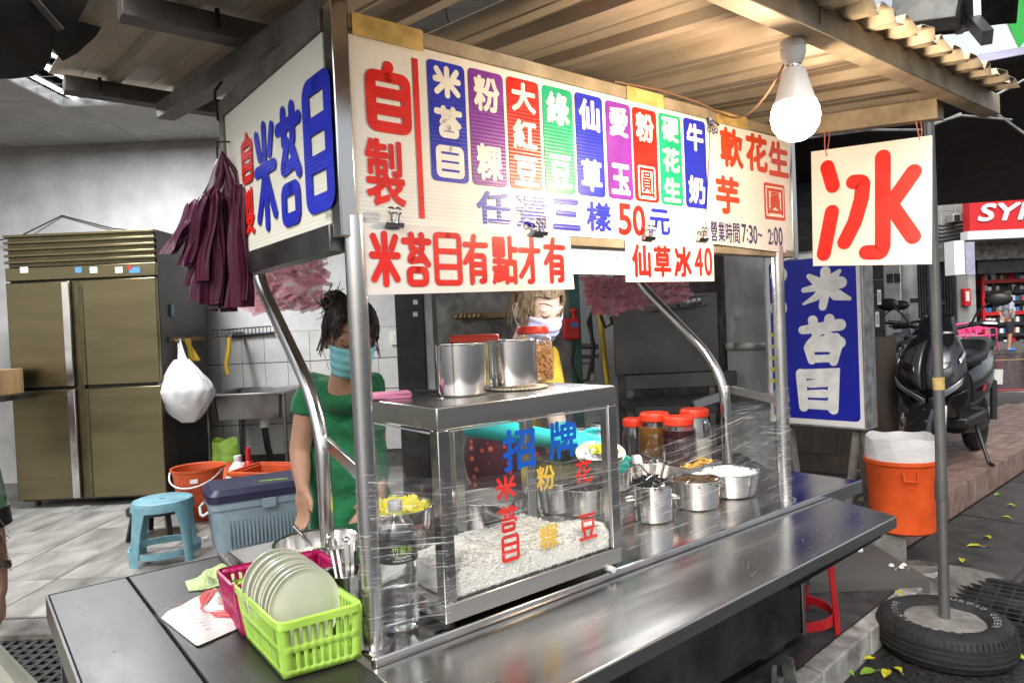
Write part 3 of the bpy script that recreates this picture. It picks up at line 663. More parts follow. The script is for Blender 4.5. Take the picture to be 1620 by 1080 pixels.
x0, y0, x1, y1 = rect((105,420),(283,445),(195,272),(190,572)); put(fs, SP, '自', (x0-.004, y0, x1+.004, y1+.002), F0, 'flute_red', 0, .023)
x0, y0, x1, y1 = rect((95,720),(265,750),(190,600),(175,885)); put(fs, SP, '製', (x0, y0, x1, y1), F0, 'flute_red', .04)
x0, y0, x1, y1 = rect((311,600),(334,600),(337,262),(308,932)); obj('divider_bar', MB(SP).add([(x0,y0,F0),(x1,y0,F0),(x1,y1,F0),(x0,y1,F0)], [(0,1,2,3)]), 'flute_red', fs, smooth=False)
x0, y0, x1, y1 = rect((1175,940),(1290,940),(1232,874),(1232,1008)); xm_ = (x0+x1)/2; put(fs, SP, '5', (x0, y0, xm_-.002, y1), F0, 'flute_red', .06, name='digit'); put(fs, SP, '0', (xm_+.002, y0, x1, y1), F0, 'flute_red', .06, name='digit')
for ch, l, r, t, b in (('任',572,715,820,960),('選',740,868,838,975),('三',895,1012,850,985),('樣',1040,1145,865,990),('元',1308,1395,895,1005)):
    x0, y0, x1, y1 = rect((l,(t+b)/2),(r,(t+b)/2),((l+r)/2,t),((l+r)/2,b)); put(fs, SP, ch, (x0, y0, x1, y1), F0, 'flute_blue', .035 if ch != '三' else .06)
# right-hand sheet clipped over the board
ov = thing('peanut_taro_sheet', 'white sheet with orange-red lettering and opening hours over the right of the menu board', 'sign sheet', cf(1.4,-.015,1.61), CROT)
OFS = .016
def Pn(x, y): return x, y
def suo(px, py): return suv(px, py, OFS)
a0 = suo(1126,195); a1 = suo(1252,222); a2 = suo(1243,400); a3 = suo(1117,384)
obj('sheet', MB(SP).add([(*a3,OFS-.003),(*a2,OFS-.003),(*a1,OFS-.003),(*a0,OFS-.003),(*a3,OFS),(*a2,OFS),(*a1,OFS),(*a0,OFS)], [(3,2,1,0),(4,5,6,7),(0,1,5,4),(1,2,6,5),(2,3,7,6),(3,0,4,7)]), 'flute_white', ov, smooth=False)
def P3(x, y): return 1100+x/4.5, 180+y/4.5
def rect3(l, r, t, b):
    q = lambda x, y: suo(*P3(x, y)); ym = (t+b)/2; xm = (l+r)/2
    return q(l, ym)[0], q(xm, b)[1], q(r, ym)[0], q(xm, t)[1]
for ch, l, r, t, b in (('軟',175,338,105,385),('花',358,512,145,415),('生',520,662,200,450),('芋',145,312,445,715)): put(ov, SP, ch, rect3(l, r, t, b), OFS+.001, 'ink_orange_red', .05)
x0, y0, x1, y1 = rect3(490,636,500,755); obj('character_panel', rrect(MB(SP), x0, y0, x1, y1, OFS+.001, .008), 'ink_orange_red', ov, smooth=False)
m = MB(SP); rrect(m, x0+.009, y0+.010, x1-.009, y1-.010, OFS+.0016, .005); obj('inset', m, 'ink_white', ov, smooth=False)
m = MB(SP); m.text('圓', x0+.014, y0+.016, x1-.014, y1-.016, OFS+.0022, .03); obj('inset_lettering', m, 'ink_orange_red', ov, smooth=False)
for k, ch in enumerate('營業時間'): put(ov, SP, ch, rect3(108+53*k, 156+53*k, 762+6*k, 908+5*k), OFS+.001, 'ink_navy', .03)
for tx, r4 in (('7',(328,362,785,918)),(':',(364,374,820,905)),('3',(378,408,792,924)),('0',(411,440,795,928)),('~',(445,475,850,876)),('2',(516,543,820,930)),(':',(546,554,845,925)),('0',(558,586,806,938)),('0',(590,620,808,940))): put(ov, SP, tx, rect3(*r4), OFS+.001, 'ink_navy', .05, name='digit')
# hanging banners
def banner(name, label, tl, tr, br_, bl_, off, items, ink='ink_red', bold=.05):
    q = lambda x, y: suv(x, y, off)
    t = thing(name, label, 'banner', cf(q(*bl_)[0], -off, q(*bl_)[1]), CROT, 'banners clipped under the menu board')
    c = [(*q(*p), z) for z in (off-.003, off) for p in (bl_, br_, tr, tl)]
    obj('sheet', MB(SP).add(c, [(3,2,1,0),(4,5,6,7),(0,1,5,4),(1,2,6,5),(2,3,7,6),(3,0,4,7)]), 'sign_plain', t, smooth=False)
    for ch, l, r, tt, b in items:
        ym, xm = (tt+b)/2, (l+r)/2; x0, x1, y0, y1 = q(l, ym)[0], q(r, ym)[0], q(xm, b)[1], q(xm, tt)[1]
        put(t, SP, ch, (x0, y0, x1, y1), off+.001, ink, bold, .0145 if ch in '米苔' else .0125)
    return t
B = lambda x, y: (560+x/4.5, 340+y/4.5)
its = [(ch, 560+l/4.5, 560+r/4.5, 340+t/4.5, 340+b/4.5) for ch, l, r, t, b in (('米',105,332,112,515),('苔',338,556,120,510),('目',568,768,125,503),('有',775,958,135,500),('點',980,1165,145,495),('才',1168,1330,150,492),('有',1350,1506,158,490))]
banner('rice_noodle_banner', 'long white banner with seven big red characters clipped under the left of the menu board', B(20,52), B(1535,122), B(1570,528), B(45,572), .014, its)
B2 = lambda x, y: (860+x/4.263, 380+y/4.263)
its = [(ch, 860+l/4.263, 860+r/4.263, 380+t/4.263, 380+b/4.263) for ch, l, r, t, b in (('仙',595,722,28,250),('草',742,858,35,248),('冰',878,994,40,248),('4',1016,1072,48,240),('0',1082,1136,48,242))]
t2 = banner('grass_jelly_banner', 'short white banner with red price 40 clipped under the right of the menu board', B2(553,-5), B2(1145,18), B2(1152,276), B2(556,282), .014, its)
# bulldog clips
def clip(px, py, lab, flip=1, off=.02):
    u, z = suv(px, py, off); t = thing('bulldog_clip', lab, 'clip', cf(u, -off, z-.02*flip), CROT, 'bulldog clips')
    X = CF @ Matrix.Translation((u, -off, z)) @ Matrix.Scale(.85, 4)
    if flip < 0: X = X @ Matrix.Rotation(R(195), 4, 'Y')
    obj('jaw', MB(X).add([(-.026,-.004,-.012),(.026,-.004,-.012),(.024,-.012,-.002),(-.024,-.012,-.002),(-.026,.004,-.012),(.026,.004,-.012),(.012,.004,.008),(-.012,.004,.008)], [(0,1,2,3),(7,6,5,4),(3,2,6,7),(0,4,5,1),(1,5,6,2),(0,3,7,4)]), 'chrome', t)
    m = MB(X)
    for s in (-1, 1):
        m.tube([(s*.009+.0075*math.cos(a), -.010, .026+.0075*math.sin(a)) for a in [2*math.pi*k/12 for k in range(12)]], .0032, 6, closed=True)
        m.tube([(s*.009,-.010,.019),(s*.008,-.006,.0)], .0045, 6)
    obj('handles', m, 'chrome', t); return t
clip(622,352,'bulldog clip holding the long banner near its left corner'); clip(853,366,'bulldog clip holding the long banner near its right corner')
clip(1026,374,'bulldog clip holding the left corner of the price 40 banner'); clip(1111,376,'bulldog clip holding the right corner of the price 40 banner')
clip(1128,196,'bulldog clip upside down at the top corner of the right-hand menu sheet', -1, .026)
# side sign
ss = thing('side_signboard', 'cream side signboard with huge blue characters on the left end of the cart', 'signboard', cf(-.03,.34,ZB), CROT)
TP = frame(cf(-.030,0,0), -EYC, -EX)                   # x runs towards the street (left to right as read)
def sq(px, py): p = CFI @ atp(px, py, cf(-.036, 0, 0), EX); return -p.y, p.z
obj('panel', cm_().box(-.034,.030,ZB,-.028,.66,ZT), 'flute_cream', ss)
obj('frame_rail', cm_().box(-.040,.028,ZT+.001,.0,.69,ZT+.045), 'beam_paint', ss, bev=.002)
obj('frame_rail', cm_().box(-.040,.028,ZB-.055,.0,.69,ZB-.001), 'steel_dull', ss, bev=.002)
obj('frame_rail', cm_().box(-.041,.661,ZB-.055,.0,.69,ZT+.045), 'beam_paint', ss, bev=.002)
def P4(x, y): return 360+x/4.5, 180+y/4.5
def rect4(l, r, t, b): ym, xm = (t+b)/2, (l+r)/2; return sq(*P4(l, ym))[0], sq(*P4(xm, b))[1], sq(*P4(r, ym))[0], sq(*P4(xm, t))[1]
SZ = .0075
put(ss, TP, '米', rect4(196,354,35,845), SZ, 'flute_blue', 0, .027); put(ss, TP, '苔', rect4(350,540,-95,802), SZ, 'flute_blue', 0, .029); put(ss, TP, '目', rect4(545,755,-300,705), SZ, 'flute_blue', 0, .036)
put(ss, TP, '自', rect4(100,180,125,500), SZ, 'flute_red', 0, .019); put(ss, TP, '製', rect4(100,192,525,880), SZ, 'flute_red', .05)
x0, y0, x1, y1 = rect4(694,746,690,750); m = MB(TP)
for k in range(4): m.cap([(x0+(x1-x0)*(.1+.25*k), y0+(y1-y0)*random.uniform(0,.2)), (x0+(x1-x0)*(.3+.2*k), y0+(y1-y0)*random.uniform(.4,.6)), (x0+(x1-x0)*(.1+.25*k), y1-(y1-y0)*random.uniform(0,.2))], .0016, SZ+k*.0001)
obj('scribble', m, 'black_ink', ss, smooth=False)
# ================================================================== metal awning over the cart
RZ = lambda v: 2.066 + .12*(v+.48)
aw = thing('metal_awning', 'corrugated metal sheet awning on square steel beams above the cart', 'awning', cf(.8,.6,2.0), CROT)
def corr(u0, u1, v0, v1, per=.105, h=.024, dz=0, jag=0):
    m = cm_(); us = []
    n = int(round((u1-u0)/per))
    for i in range(n):
        a = u0+per*i
        us += [(a, 0), (a+per*.30, 0), (a+per*.42, h), (a+per*.86, h), (a+per*.98, 0)] if per < .15 else [(a, h), (a+per*.42, h), (a+per*.44, h*.86), (a+per*.47, h), (a+per*.72, h), (a+per*.78, 0), (a+per*.92, 0), (a+per*.98, h)]
    vs = [v0 + (v1-v0)*k/6 for k in range(7)]; N = len(us)
    V = []
    for k, v in enumerate(vs):
        for i, (u, hh) in enumerate(us):
            vv = v + (random.uniform(-jag, jag) if k == 0 else 0)
            V.append((u, vv, RZ(vv)+hh+dz+random.uniform(-.001, .001)))
    return m.add(V, [(k*N+i, k*N+i+1, (k+1)*N+i+1, (k+1)*N+i) for k in range(6) for i in range(N-1)])
us = [-.33, .40, 1.135, 1.87]
for k in range(3): obj('roof_sheet', corr(us[k], us[k+1], -.50, 1.60, per=.21, h=.026, dz=.003*k), 'roof_sheet', aw, solid=.0012, ang=20)
for k in range(3): obj('eave_sheet', corr(us[k]+.03, us[k+1]+.03, -.585, -.44, per=.105, h=.026, dz=-.010+.003*k, jag=.010), 'roof_pale', aw, solid=.0016, ang=20)
obj('front_beam', cm_().box(-.32,-.515,2.0,1.98,-.465,2.062), 'beam_tan', aw, bev=.003)
def rafter(u, v0, v1, wd, z0, h, m, name='rafter'):
    X = [(u-wd/2, v0, RZ(v0)+z0-h), (u+wd/2, v0, RZ(v0)+z0-h), (u+wd/2, v1, RZ(v1)+z0-h), (u-wd/2, v1, RZ(v1)+z0-h)]
    obj(name, cm_().add(X + [(p[0], p[1], p[2]+h) for p in X], [(3,2,1,0),(4,5,6,7),(0,1,5,4),(1,2,6,5),(2,3,7,6),(3,0,4,7)]), m, aw, bev=.003)
rafter(-.005, .03, 1.42, .06, -.055, .055, 'beam_paint'); rafter(1.67, -.455, 1.55, .05, -.055, .06, 'beam_tan')
for v in (.50, 1.48): obj('purlin', cm_().box(-.30,v-.028,RZ(v)-.056,1.85,v+.028,RZ(v)-.002), 'beam_paint', aw, bev=.003)
for u, v in ((-.1,.50),(.12,1.48),(-.2,1.48)): obj('roof_bolt', cm_().tube([(u,v-.045,RZ(v)-.05),(u,v-.04,RZ(v)+.0)], .006, 8), 'dark_metal', aw)
for u in (.02, 1.60): obj('stud', cm_().box(u-.018,.05,ZT+.03,u+.018,.086,RZ(.06)-.1), 'steel_dull', aw)
# bulb
B_ = Vector((.645, 1.541, 1.834))
bu = thing('light_bulb', 'glowing round LED bulb in a white socket hanging from the awning beam', 'light bulb', B_)
bx = MB(Matrix.Translation(B_))
glob = [(.0,-.053),(.02,-.050),(.036,-.040),(.048,-.022),(.052,0),(.050,.016),(.0445,.030)]
obj('globe', bx.lathe(glob, n=48), 'bulb_globe', bu)
pl = bpy.data.lights.new('bulb_light', 'POINT'); pl.energy = 28; pl.color = (1,.77,.51); pl.shadow_soft_size = .03
po = bpy.data.objects.new('bulb_light', pl); COL.objects.link(po); po.parent = bu; po.location = (0, 0, -.008)
obj('bulb_body', MB(Matrix.Translation(B_)).lathe([(.0447,.0305),(.040,.044),(.034,.066),(.0275,.090),(.024,.104),(.015,.106)], n=32), 'bulb_body', bu)
obj('screw_cap', MB(Matrix.Translation(B_)).lathe([(.0135,.106),(.0145,.108),(.0135,.112),(.0145,.116),(.0135,.120)], n=24), 'chrome', bu)
obj('socket', MB(Matrix.Translation(B_)).lathe([(.016,.114),(.019,.118),(.026,.134),(.027,.148),(.025,.150),(.0255,.151),(.027,.153),(.027,.164),(.024,.168),(.0,.168)], n=28), 'ceramic', bu)
cs_ = Vector((B_.x, B_.y, B_.z+.166)); tb_ = cf(.845,-.52,2.06)
m = MB().tube([cs_, cs_+Vector((.004,0,.02)), cf(.85,-.519,2.02), cf(.853,-.522,2.065), cf(.85,-.49,2.08), cf(.845,-.458,2.068), cf(.845,-.458,2.0), cs_+Vector((-.003,.002,.012))], .0035, 6)
obj('hanging_cord', m, 'cord_brown', bu)
c0 = cs_+Vector((-.01,.0,-.03)); c3 = cf(1.215,-.035,2.005)
pts = [c0.lerp(c3, t) + Vector((0, 0, -.16*t*(1-t)*4*.32)) for t in [k/12 for k in range(13)]] + [cf(1.1,-.02,2.03), cf(.95,.0,2.045), cf(.8,.03,2.05)]
tag(obj('lamp_cord', MB().tube(pts, .0028, 6), 'cord_brown'), 'thin brown flex looping from the bulb socket to the menu board', 'cord')
# dark flex looping behind the side sign
q = [aty(352,128,1.9), aty(340,160,1.9), aty(345,190,1.9), aty(368,206,1.9), aty(362,240,1.9), aty(372,300,1.9)]
tag(obj('sign_cable', MB().tube([q[0],q[0].lerp(q[1],.5)+Vector((-.01,0,0)),q[1],q[2],q[3],q[4],q[5]], .004, 6), 'cord_black'), 'black cable looping down beside the cream side sign', 'cable')
# ================================================================== hanging ice sign
iA, iB, iC, iD = aty(1283,240,2.33), aty(1475,214,2.07), aty(1474,418,2.07), aty(1286,421,2.33)
ix = ((iB-iA)+(iC-iD)).normalized(); ih = ix.cross(Vector((0,0,1))).normalized()*1.0
icn = ix.cross((iA-iD).normalized()).normalized() 
if icn.dot(EYEV-iA) < 0: icn = -icn
ic = thing('ice_sign', 'square white hanging sign with one huge red ice character', 'hanging sign', (iC+iD)/2)
IX = frame(iD, iC-iD, icn)
IXI = IX.inverted()
def ip(px, py): p = IXI @ atp(px, py, iD, icn); return p.x, p.y
c = [ip(1286,421), ip(1474,418), ip(1475,214), ip(1283,240)]
obj('board', MB(IX).add([(*p,-.008) for p in c]+[(*p,0) for p in c], [(3,2,1,0),(4,5,6,7),(0,1,5,4),(1,2,6,5),(2,3,7,6),(3,0,4,7)]), 'sign_plain', ic, bev=.001, smooth=False)
def ibox(l, r, t, b): ym, xm = (t+b)/2, (l+r)/2; return ip(l, ym)[0], ip(xm, b)[1], ip(r, ym)[0], ip(xm, t)[1]
m = MB(IX); I = lambda x, y: ip(1080+x/2.7, y/2.7)
sw_ = .046
m.cap([I(618,715), I(642,795)], sw_, .001); m.cap([I(638,905), I(610,1050), I(603,1085)], sw_, .0012)
m.cap([I(730,778), I(772,776), I(764,850), I(735,950), I(692,1035)], sw_, .0014)
m.cap([I(856,672), I(856,1050), I(846,1078), I(786,1078)], sw_, .0016)
m.cap([I(988,735), I(900,860)], sw_, .0018); m.cap([I(893,880), I(985,1010)], sw_, .0020)
obj('lettering', m, 'ink_red', ic, smooth=False)
for a, b in (((1308,246),(1310,196)), ((1456,224),(1447,165))):
    p = atp(*a, iD, icn); qv = aty(*b, p.y+.02)
    qv.z = 2.04
    obj('string', MB().tube([p+Vector((0,0,-.004)), p+Vector((-.006,0,.03)), qv+Vector((-.01,0,0))], .0018, 5).tube([p+Vector((0,0,-.004)), p+Vector((.006,0,.03)), qv+Vector((.012,0,0))], .0018, 5), 'rope_pink', ic)
# pole standing in a concrete-filled tyre
tc_ = atz(1494,972,.145); tc_.z = 0
ty = thing('tyre_base_pole', 'grey steel pole set in a concrete filled car tyre with white lettering', 'pole', tc_)
TX = Matrix.Translation(tc_) @ Matrix.Diagonal((.86,.86,.86,1))
obj('tyre', MB(TX).lathe([(.165,.0),(.235,.0),(.268,.012),(.285,.045),(.290,.085),(.285,.125),(.270,.158),(.235,.176),(.20,.172),(.175,.158),(.166,.14),(.17,.10)], n=72), 'rubber', ty)
m = MB(TX)
for zz in (.05,.072,.098,.12): m.lathe([(.287,zz-.004),(.2925,zz-.003),(.2925,zz+.003),(.287,zz+.004)], n=72)
for k in range(72):
    t = 2*math.pi*k/72; m.cbox((.281*math.cos(t), .281*math.sin(t), .138), (.012,.010,.03), (0,-.35,t))
obj('tread', m, 'rubber', ty)
m = MB(TX)
def cgrid(a, b):
    t = a*2*math.pi; r = .172*b; return (r*math.cos(t), r*math.sin(t), .146+.002*math.sin(7*t)*b+.012*(1-b)+random.uniform(-.002,.002))
obj('concrete', m.grid(36, 8, cgrid), 'concrete', ty)
m = MB(TX)
def arc_text(txt, a0, a1, r0=.196, r1=.224, z=.1775):
    n = len(txt)
    for k, ch in enumerate(txt):
        if ch == ' ': continue
        t = R(a0+(a1-a0)*(k+.5)/n); V, Fc = glyph(ch, .03); ax = min(p[0] for p in V); bx_ = max(p[0] for p in V); by = max(p[1] for p in V); ay = min(p[1] for p in V)
        wd = min(abs(R(a1-a0))/n*r0*.82, .024); vv = []
        for p in V:
            s_ = ((p[0]-ax)/(bx_-ax)-.5)*wd; rr = r0+(p[1]-ay)/(by-ay)*(r1-r0)
            ang_ = t - s_/((r0+r1)/2); vv.append((rr*math.cos(ang_), rr*math.sin(ang_), z-.22*(abs(rr-.224))*.3))
        m.add(vv, Fc)
arc_text('BRIDGESTONE', 258, 128); arc_text('EUROAD QUEEN', 62, -55)
obj('lettering', m, 'tyre_ink', ty, smooth=False)
pt = aty(1474,120,tc_.y); 
obj('pole', MB().tube([(tc_.x,tc_.y,.10),(tc_.x+.006,tc_.y,.9),(tc_.x-.005,tc_.y,2.42)], .0205, 16), 'pole_grey', ty)
obj('pole_sleeve', MB().tube([(tc_.x+.001,tc_.y,.62),(tc_.x+.004,tc_.y,.70)], .0235, 16), 'pole_grey', ty)
obj('tape', MB().tube([(tc_.x+.006,tc_.y,1.07),(tc_.x+.005,tc_.y,1.12)], .0222, 16), 'tape_yellow', ty)
# ================================================================== glass cabinet on the counter
u0, u1, v0, v1, zb, zt = .135, .665, -.056, .30, CT+.004, 1.242
cb = thing('display_cabinet', 'stainless steel and glass display cabinet with coloured lettering standing on the counter', 'display cabinet', cf((u0+u1)/2, (v0+v1)/2, CT), CROT)
W = .030
obj('top', cm_().box(u0,v0,zt-.048,u1,v1,zt), 'steel', cb, bev=.003)
obj('base', cm_().box(u0,v0,zb+.012,u1,v1,zb+.052), 'steel', cb, bev=.003)
for a, b in ((u0,v0),(u1-W,v0),(u0,v1-W),(u1-W,v1-W),((u0+u1)/2-.01,v1-W)):
    obj('corner_post', cm_().box(a,b,zb+.0525,a+W,b+W,zt-.0485), 'steel', cb, bev=.002)
for a, b in ((u0+.02,v0+.02),(u1-.02,v0+.02),(u0+.02,v1-.02),(u1-.02,v1-.02)):
    obj('foot', cm_().tube([(a,b,CT+.001),(a,b,zb+.0125)], .012, 12), 'rubber', cb)
zg0, zg1 = zb+.056, zt-.05
def pane(a, b):
    a = Vector(a); b = Vector(b)
    return cm_().add([a, (b.x,b.y,a.z), b, (a.x,a.y,b.z)], [(0,1,2,3)])
obj('glass_pane', cm_().box(u0+W,v0+.006,zg0,u1-W,v0+.010,zg1), 'glass', cb, smooth=False)
obj('glass_pane', cm_().box(u0+.008,v0+W,zg0,u0+.012,v1-W,zg1), 'glass', cb, smooth=False)
obj('glass_pane', cm_().box(u1-.012,v0+W,zg0,u1-.008,v1-W,zg1), 'glass', cb, smooth=False)
sl = cm_().bar((u0+W,v0+.004,zg1-.002),(u1-W,v0+.004,zg1-.002),.003,.003).bar((u1-W-.002,v0+.004,zg0),(u1-W-.002,v0+.004,zg1),.003,.003).bar((u0+.006,v0+W,zg1-.006),(u0+.006,v1-W,zg1-.004),.003,.004)
obj('sealant', sl, 'pvc_grey', cb)
obj('drip_pipe', cm_().tube([(u1-.045,v0-.012,zb+.006),(u1-.045,v0+.03,zb+.006)], .008, 12), 'white_plastic', cb)
GP = frame(cf(0, v0+.0055, 0), EX, -EYC)
def gq(px, py): p = CFI @ atp(px, py, cf(0, v0+.005, 0), EYC); return p.x, p.z
P5 = lambda x, y: (680+x/2.7, 580+y/2.7)
for ch, l, r, t, b, c in (('招',310,452,262,440,'skyblue'),('牌',508,630,228,390,'skyblue'),('米',280,368,464,570,'red'),('苔',290,378,590,706,'red'),('目',306,384,714,830,'red'),('粉',456,535,420,526,'yellow'),('粿',468,548,670,778,'yellow'),('花',620,694,396,496,'red'),('豆',638,714,624,736,'red')):
    ym, xm = (t+b)/2, (l+r)/2; x0 = gq(*P5(l,ym))[0]; x1 = gq(*P5(r,ym))[0]; y0 = gq(*P5(xm,b))[1]; y1 = gq(*P5(xm,t))[1]
    m = MB(GP)
    if ch in STROKES: m.strokes(ch, x0, y0, x1, y1, .0004, .0085, .00006)
    else: m.text(ch, x0, y0, x1, y1, .0004, .034 if c == 'skyblue' else .024)
    obj('lettering', m, 'ink_'+c, cb, smooth=False)
# noodles in the cabinet
tr_ = cm_().box(u0+.02,v0+.02,zb+.0535,u1-.02,v1-.03,zb+.057)
obj('tray', tr_, 'steel_plain', cb)
rn = random.Random(5)
def hN(u, v):
    a = (u-u0)/(u1-u0); b = (v-v0)/(v1-v0)
    return max(0, .52*(.055+.045*math.sin(2.6*a+.35)+.024*math.sin(9*a+4*b)+.016*math.sin(17*a-7*b)+.008*math.sin(41*a+23*b))*min(1, 8*a+.3, 9*(1-a)+.2)*min(1, 2.0*(1-b)+.05)*min(1, 4*b+.75))
m = cm_()
def ng(a, b):
    u = u0+.035+(u1-u0-.07)*a; v = v0+.014+(v1-v0-.06)*b; return (u, v-(.002 if b == 0 else 0), zb+.0572 if (b == 0 or a in (0, 1)) else zb+.058+hN(u, v)*.92)
m.grid(40, 20, ng)
for k in range(9500):
    u = rn.uniform(u0+.04,u1-.04); v = v0+.018+(v1-v0-.08)*rn.random()**1.6; z = zb+.058+hN(u, v)*rn.uniform(.75,1.06)
    if hN(u, v) < .01: continue
    a = rn.uniform(0, 6.28); e = rn.uniform(-.5,.5); L = rn.uniform(.003,.0075); d = Vector((math.cos(a)*math.cos(e), math.sin(a)*math.cos(e), math.sin(e)))*L; s_ = Vector((-d.y, d.x, rn.uniform(-.4,.6)*L))*.5
    p = Vector((u, v, z)); m.tube([p-d, p+s_*.6, p+d], .0014, 4, caps=False)
for k in range(2600):
    u = rn.uniform(u0+.036,u1-.036); v = v0+.0135; z = zb+.058+hN(u, v)*rn.random(); a = rn.uniform(0, 6.28); L = rn.uniform(.003,.007); d = Vector((math.cos(a), rn.uniform(-.15,.3), math.sin(a)))*L; p = Vector((u, v, max(z, zb+.0595))); m.tube([p-d, p+Vector((0,-.001,.0)), p+d], .0014, 4, caps=False)
tag(obj('rice_noodles', m, 'noodle', ang=60), 'heap of short white rice noodles behind the cabinet glass', 'noodles', kind='stuff')
# ================================================================== pots and containers
def pot_at(px, py, z): p = atz(px, py, z); return p
def pot(name, label, c, r, h, flare=1.0, m='pot_steel', group=None, lip=.004, handles=False, cat='pot'):
    t = thing(name, label, cat, c, 0, group); X = Matrix.Translation(c)
    rb = r/flare
    obj('bowl', MB(X).lathe([(0,.0),(rb*.90,.0),(rb*.97,.004),(rb,.014),(r,h-.003),(r+lip,h),(r+lip*.9,h+.0015),(r-.002,h-.002),(rb-.003,.016),(rb*.9,.006),(0,.005)], n=48), m, t, ang=30)
    if handles:
        for s in (-1, 1):
            hm = MB(X).tube([(s*(r-.002),-.018,h*.62),(s*(r+.02),-.016,h*.6),(s*(r+.024),0,h*.6),(s*(r+.02),.016,h*.6),(s*(r-.002),.018,h*.62)], .003, 8); obj('handle', hm, m, t)
    return t
def fill(name, label, c, r, z, m, kind='lumps', cat='food', n=60, sz=.008, dome=.012, seed=3):
    rr = random.Random(seed); X = Matrix.Translation((c[0], c[1], z)); mb = MB(X)
    mb.grid(28, 6, lambda a, b: (r*b*math.cos(a*6.2832), r*b*math.sin(a*6.2832), dome*(1-b*b)))
    for k in range(n):
        q = r*.94*math.sqrt(rr.random()); a = rr.uniform(0, 6.28); zz = dome*(1-(q/r)**2)+rr.uniform(-.3,.5)*sz
        P = (q*math.cos(a), q*math.sin(a), zz)
        if kind == 'cubes': mb.cbox(P, (sz*rr.uniform(.7,1.5), sz*rr.uniform(.7,1.4), sz*rr.uniform(.6,1.2)), (rr.uniform(0,3), rr.uniform(0,3), rr.uniform(0,3)))
        elif kind == 'strips': b = rr.uniform(0, 6.28); d = Vector((math.cos(b), math.sin(b), rr.uniform(-.3,.4)))*sz*2; mb.tube([Vector(P)-d, Vector(P)+Vector((0,0,sz*.3)), Vector(P)+d], sz*.3, 5)
        else: mb.ell(P, (sz*rr.uniform(.6,1), sz*rr.uniform(.5,.8), sz*rr.uniform(.5,.8)), 7, 5, (0, 0, rr.uniform(0,3)))
    return tag(obj(name, mb, m), label, cat, kind='stuff')
CTZ = CT+.0015
p1 = pot_at(1033,821,CTZ); pot('steel_pot', 'tall steel pot heaped with black jelly beside the glass cabinet', p1, .061, .112, handles=True, group='steel pots on the counter')
fill('black_jelly', 'black grass jelly strips heaped in the tall pot', p1, .057, p1.z+.104, 'jelly_black', 'strips', 'jelly', 170, .0085, .028)
p2 = pot_at(1102,800,CTZ); pot('steel_pot', 'low steel pot of brown aiyu jelly, middle of the three by the post', p2, .077, .092, 1.06, group='steel pots on the counter')
fill('brown_jelly', 'brown translucent jelly in the middle pot', p2, .072, p2.z+.078, 'syrup_brown', 'strips', 'jelly', 90, .009, .008, 9)
p3 = pot_at(1155,780,CTZ); pot('steel_pot', 'wide steel pot brimming with white shaved ice nearest the right post', p3, .100, .082, 1.12, group='steel pots on the counter')
fill('white_ice', 'flat white crushed ice filling the wide pot', p3, .096, p3.z+.070, 'ice_white', 'lumps', 'ice', 160, .007, .010, 11)
p4 = atz(1016,768,CTZ); p4 = p4 + Vector((.02,.08,0)); pot('steel_bowl', 'shallow steel bowl with dark handled ladle behind the black jelly pot', p4, .100, .085, 1.3, group='steel pots on the counter', cat='bowl')
p5 = atz(1086,772,CTZ) + Vector((.05,.12,0))
ty_ = thing('food_tray', 'shallow steel tray of orange taro balls behind the middle pot', 'tray', p5, CROT)
X = Matrix.Translation(p5) @ Matrix.Rotation(CROT, 4, 'Z')
obj('dish', MB(X).box(-.10,-.07,0,.10,.07,.004).box(-.10,-.07,.004,-.096,.07,.07).box(.096,-.07,.004,.10,.07,.07).box(-.095,-.07,.004,.095,-.066,.07).box(-.095,.066,.004,.095,.07,.07), 'pot_steel', ty_)
m = MB(X); rr = random.Random(8)
m.grid(10, 10, lambda a, b: (-.094+.188*a, -.064+.128*b, .052+.02*math.sin(3.14*a)*math.sin(3.14*b)))
for k in range(150): d = Vector((rr.uniform(-1,1), rr.uniform(-1,1), rr.uniform(-.2,.3)))*.014; q = Vector((rr.uniform(-.08,.08), rr.uniform(-.05,.05), .068+rr.uniform(-.006,.008))); m.tube([q-d, q+d], .004, 5)
tag(obj('taro_strips', m, 'taro_yellow'), 'orange yellow sweet potato strips heaped in the tray', 'food', kind='stuff')
def ladle(name, label, tip, end, m='pot_steel', bowl=.024, grip=None):
    t = thing(name, label, 'ladle', tip, 0, 'ladles and spoons'); tip = Vector(tip); end = Vector(end); d = (end-tip).normalized()
    obj('handle', MB().bar(tip+d*bowl*.8, end, .016, .005), m, t, bev=.0015)
    q = MB(Matrix.Translation(tip)); obj('scoop', q.lathe([(0,-.018),(bowl*.5,-.015),(bowl*.85,-.006),(bowl,.004),(bowl*.9,.002),(bowl*.5,-.012),(0,-.015)], n=20), m, t)
    if grip: obj('grip', MB().bar(end-d*.05, end+d*.02, .02, .012), grip, t, bev=.003)
    return t
ladle('ladle', 'black handled ladle lying across the shallow steel bowl', p4+Vector((.045,-.045,.085)), aty(1020,720,p4.y-.02), grip='black_plastic')
ladle('ladle', 'spoon with dark flat handle stuck in the black jelly pot', p1+Vector((.02,.02,.108)), aty(1010,732,p1.y+.03), 'steel_dull', .02)
ladle('ladle', 'dark ladle handle sticking up from the orange taro tray', p5+Vector((.0,-.02,.075)), aty(1092,712,p5.y+.0), 'steel_dull', .02)
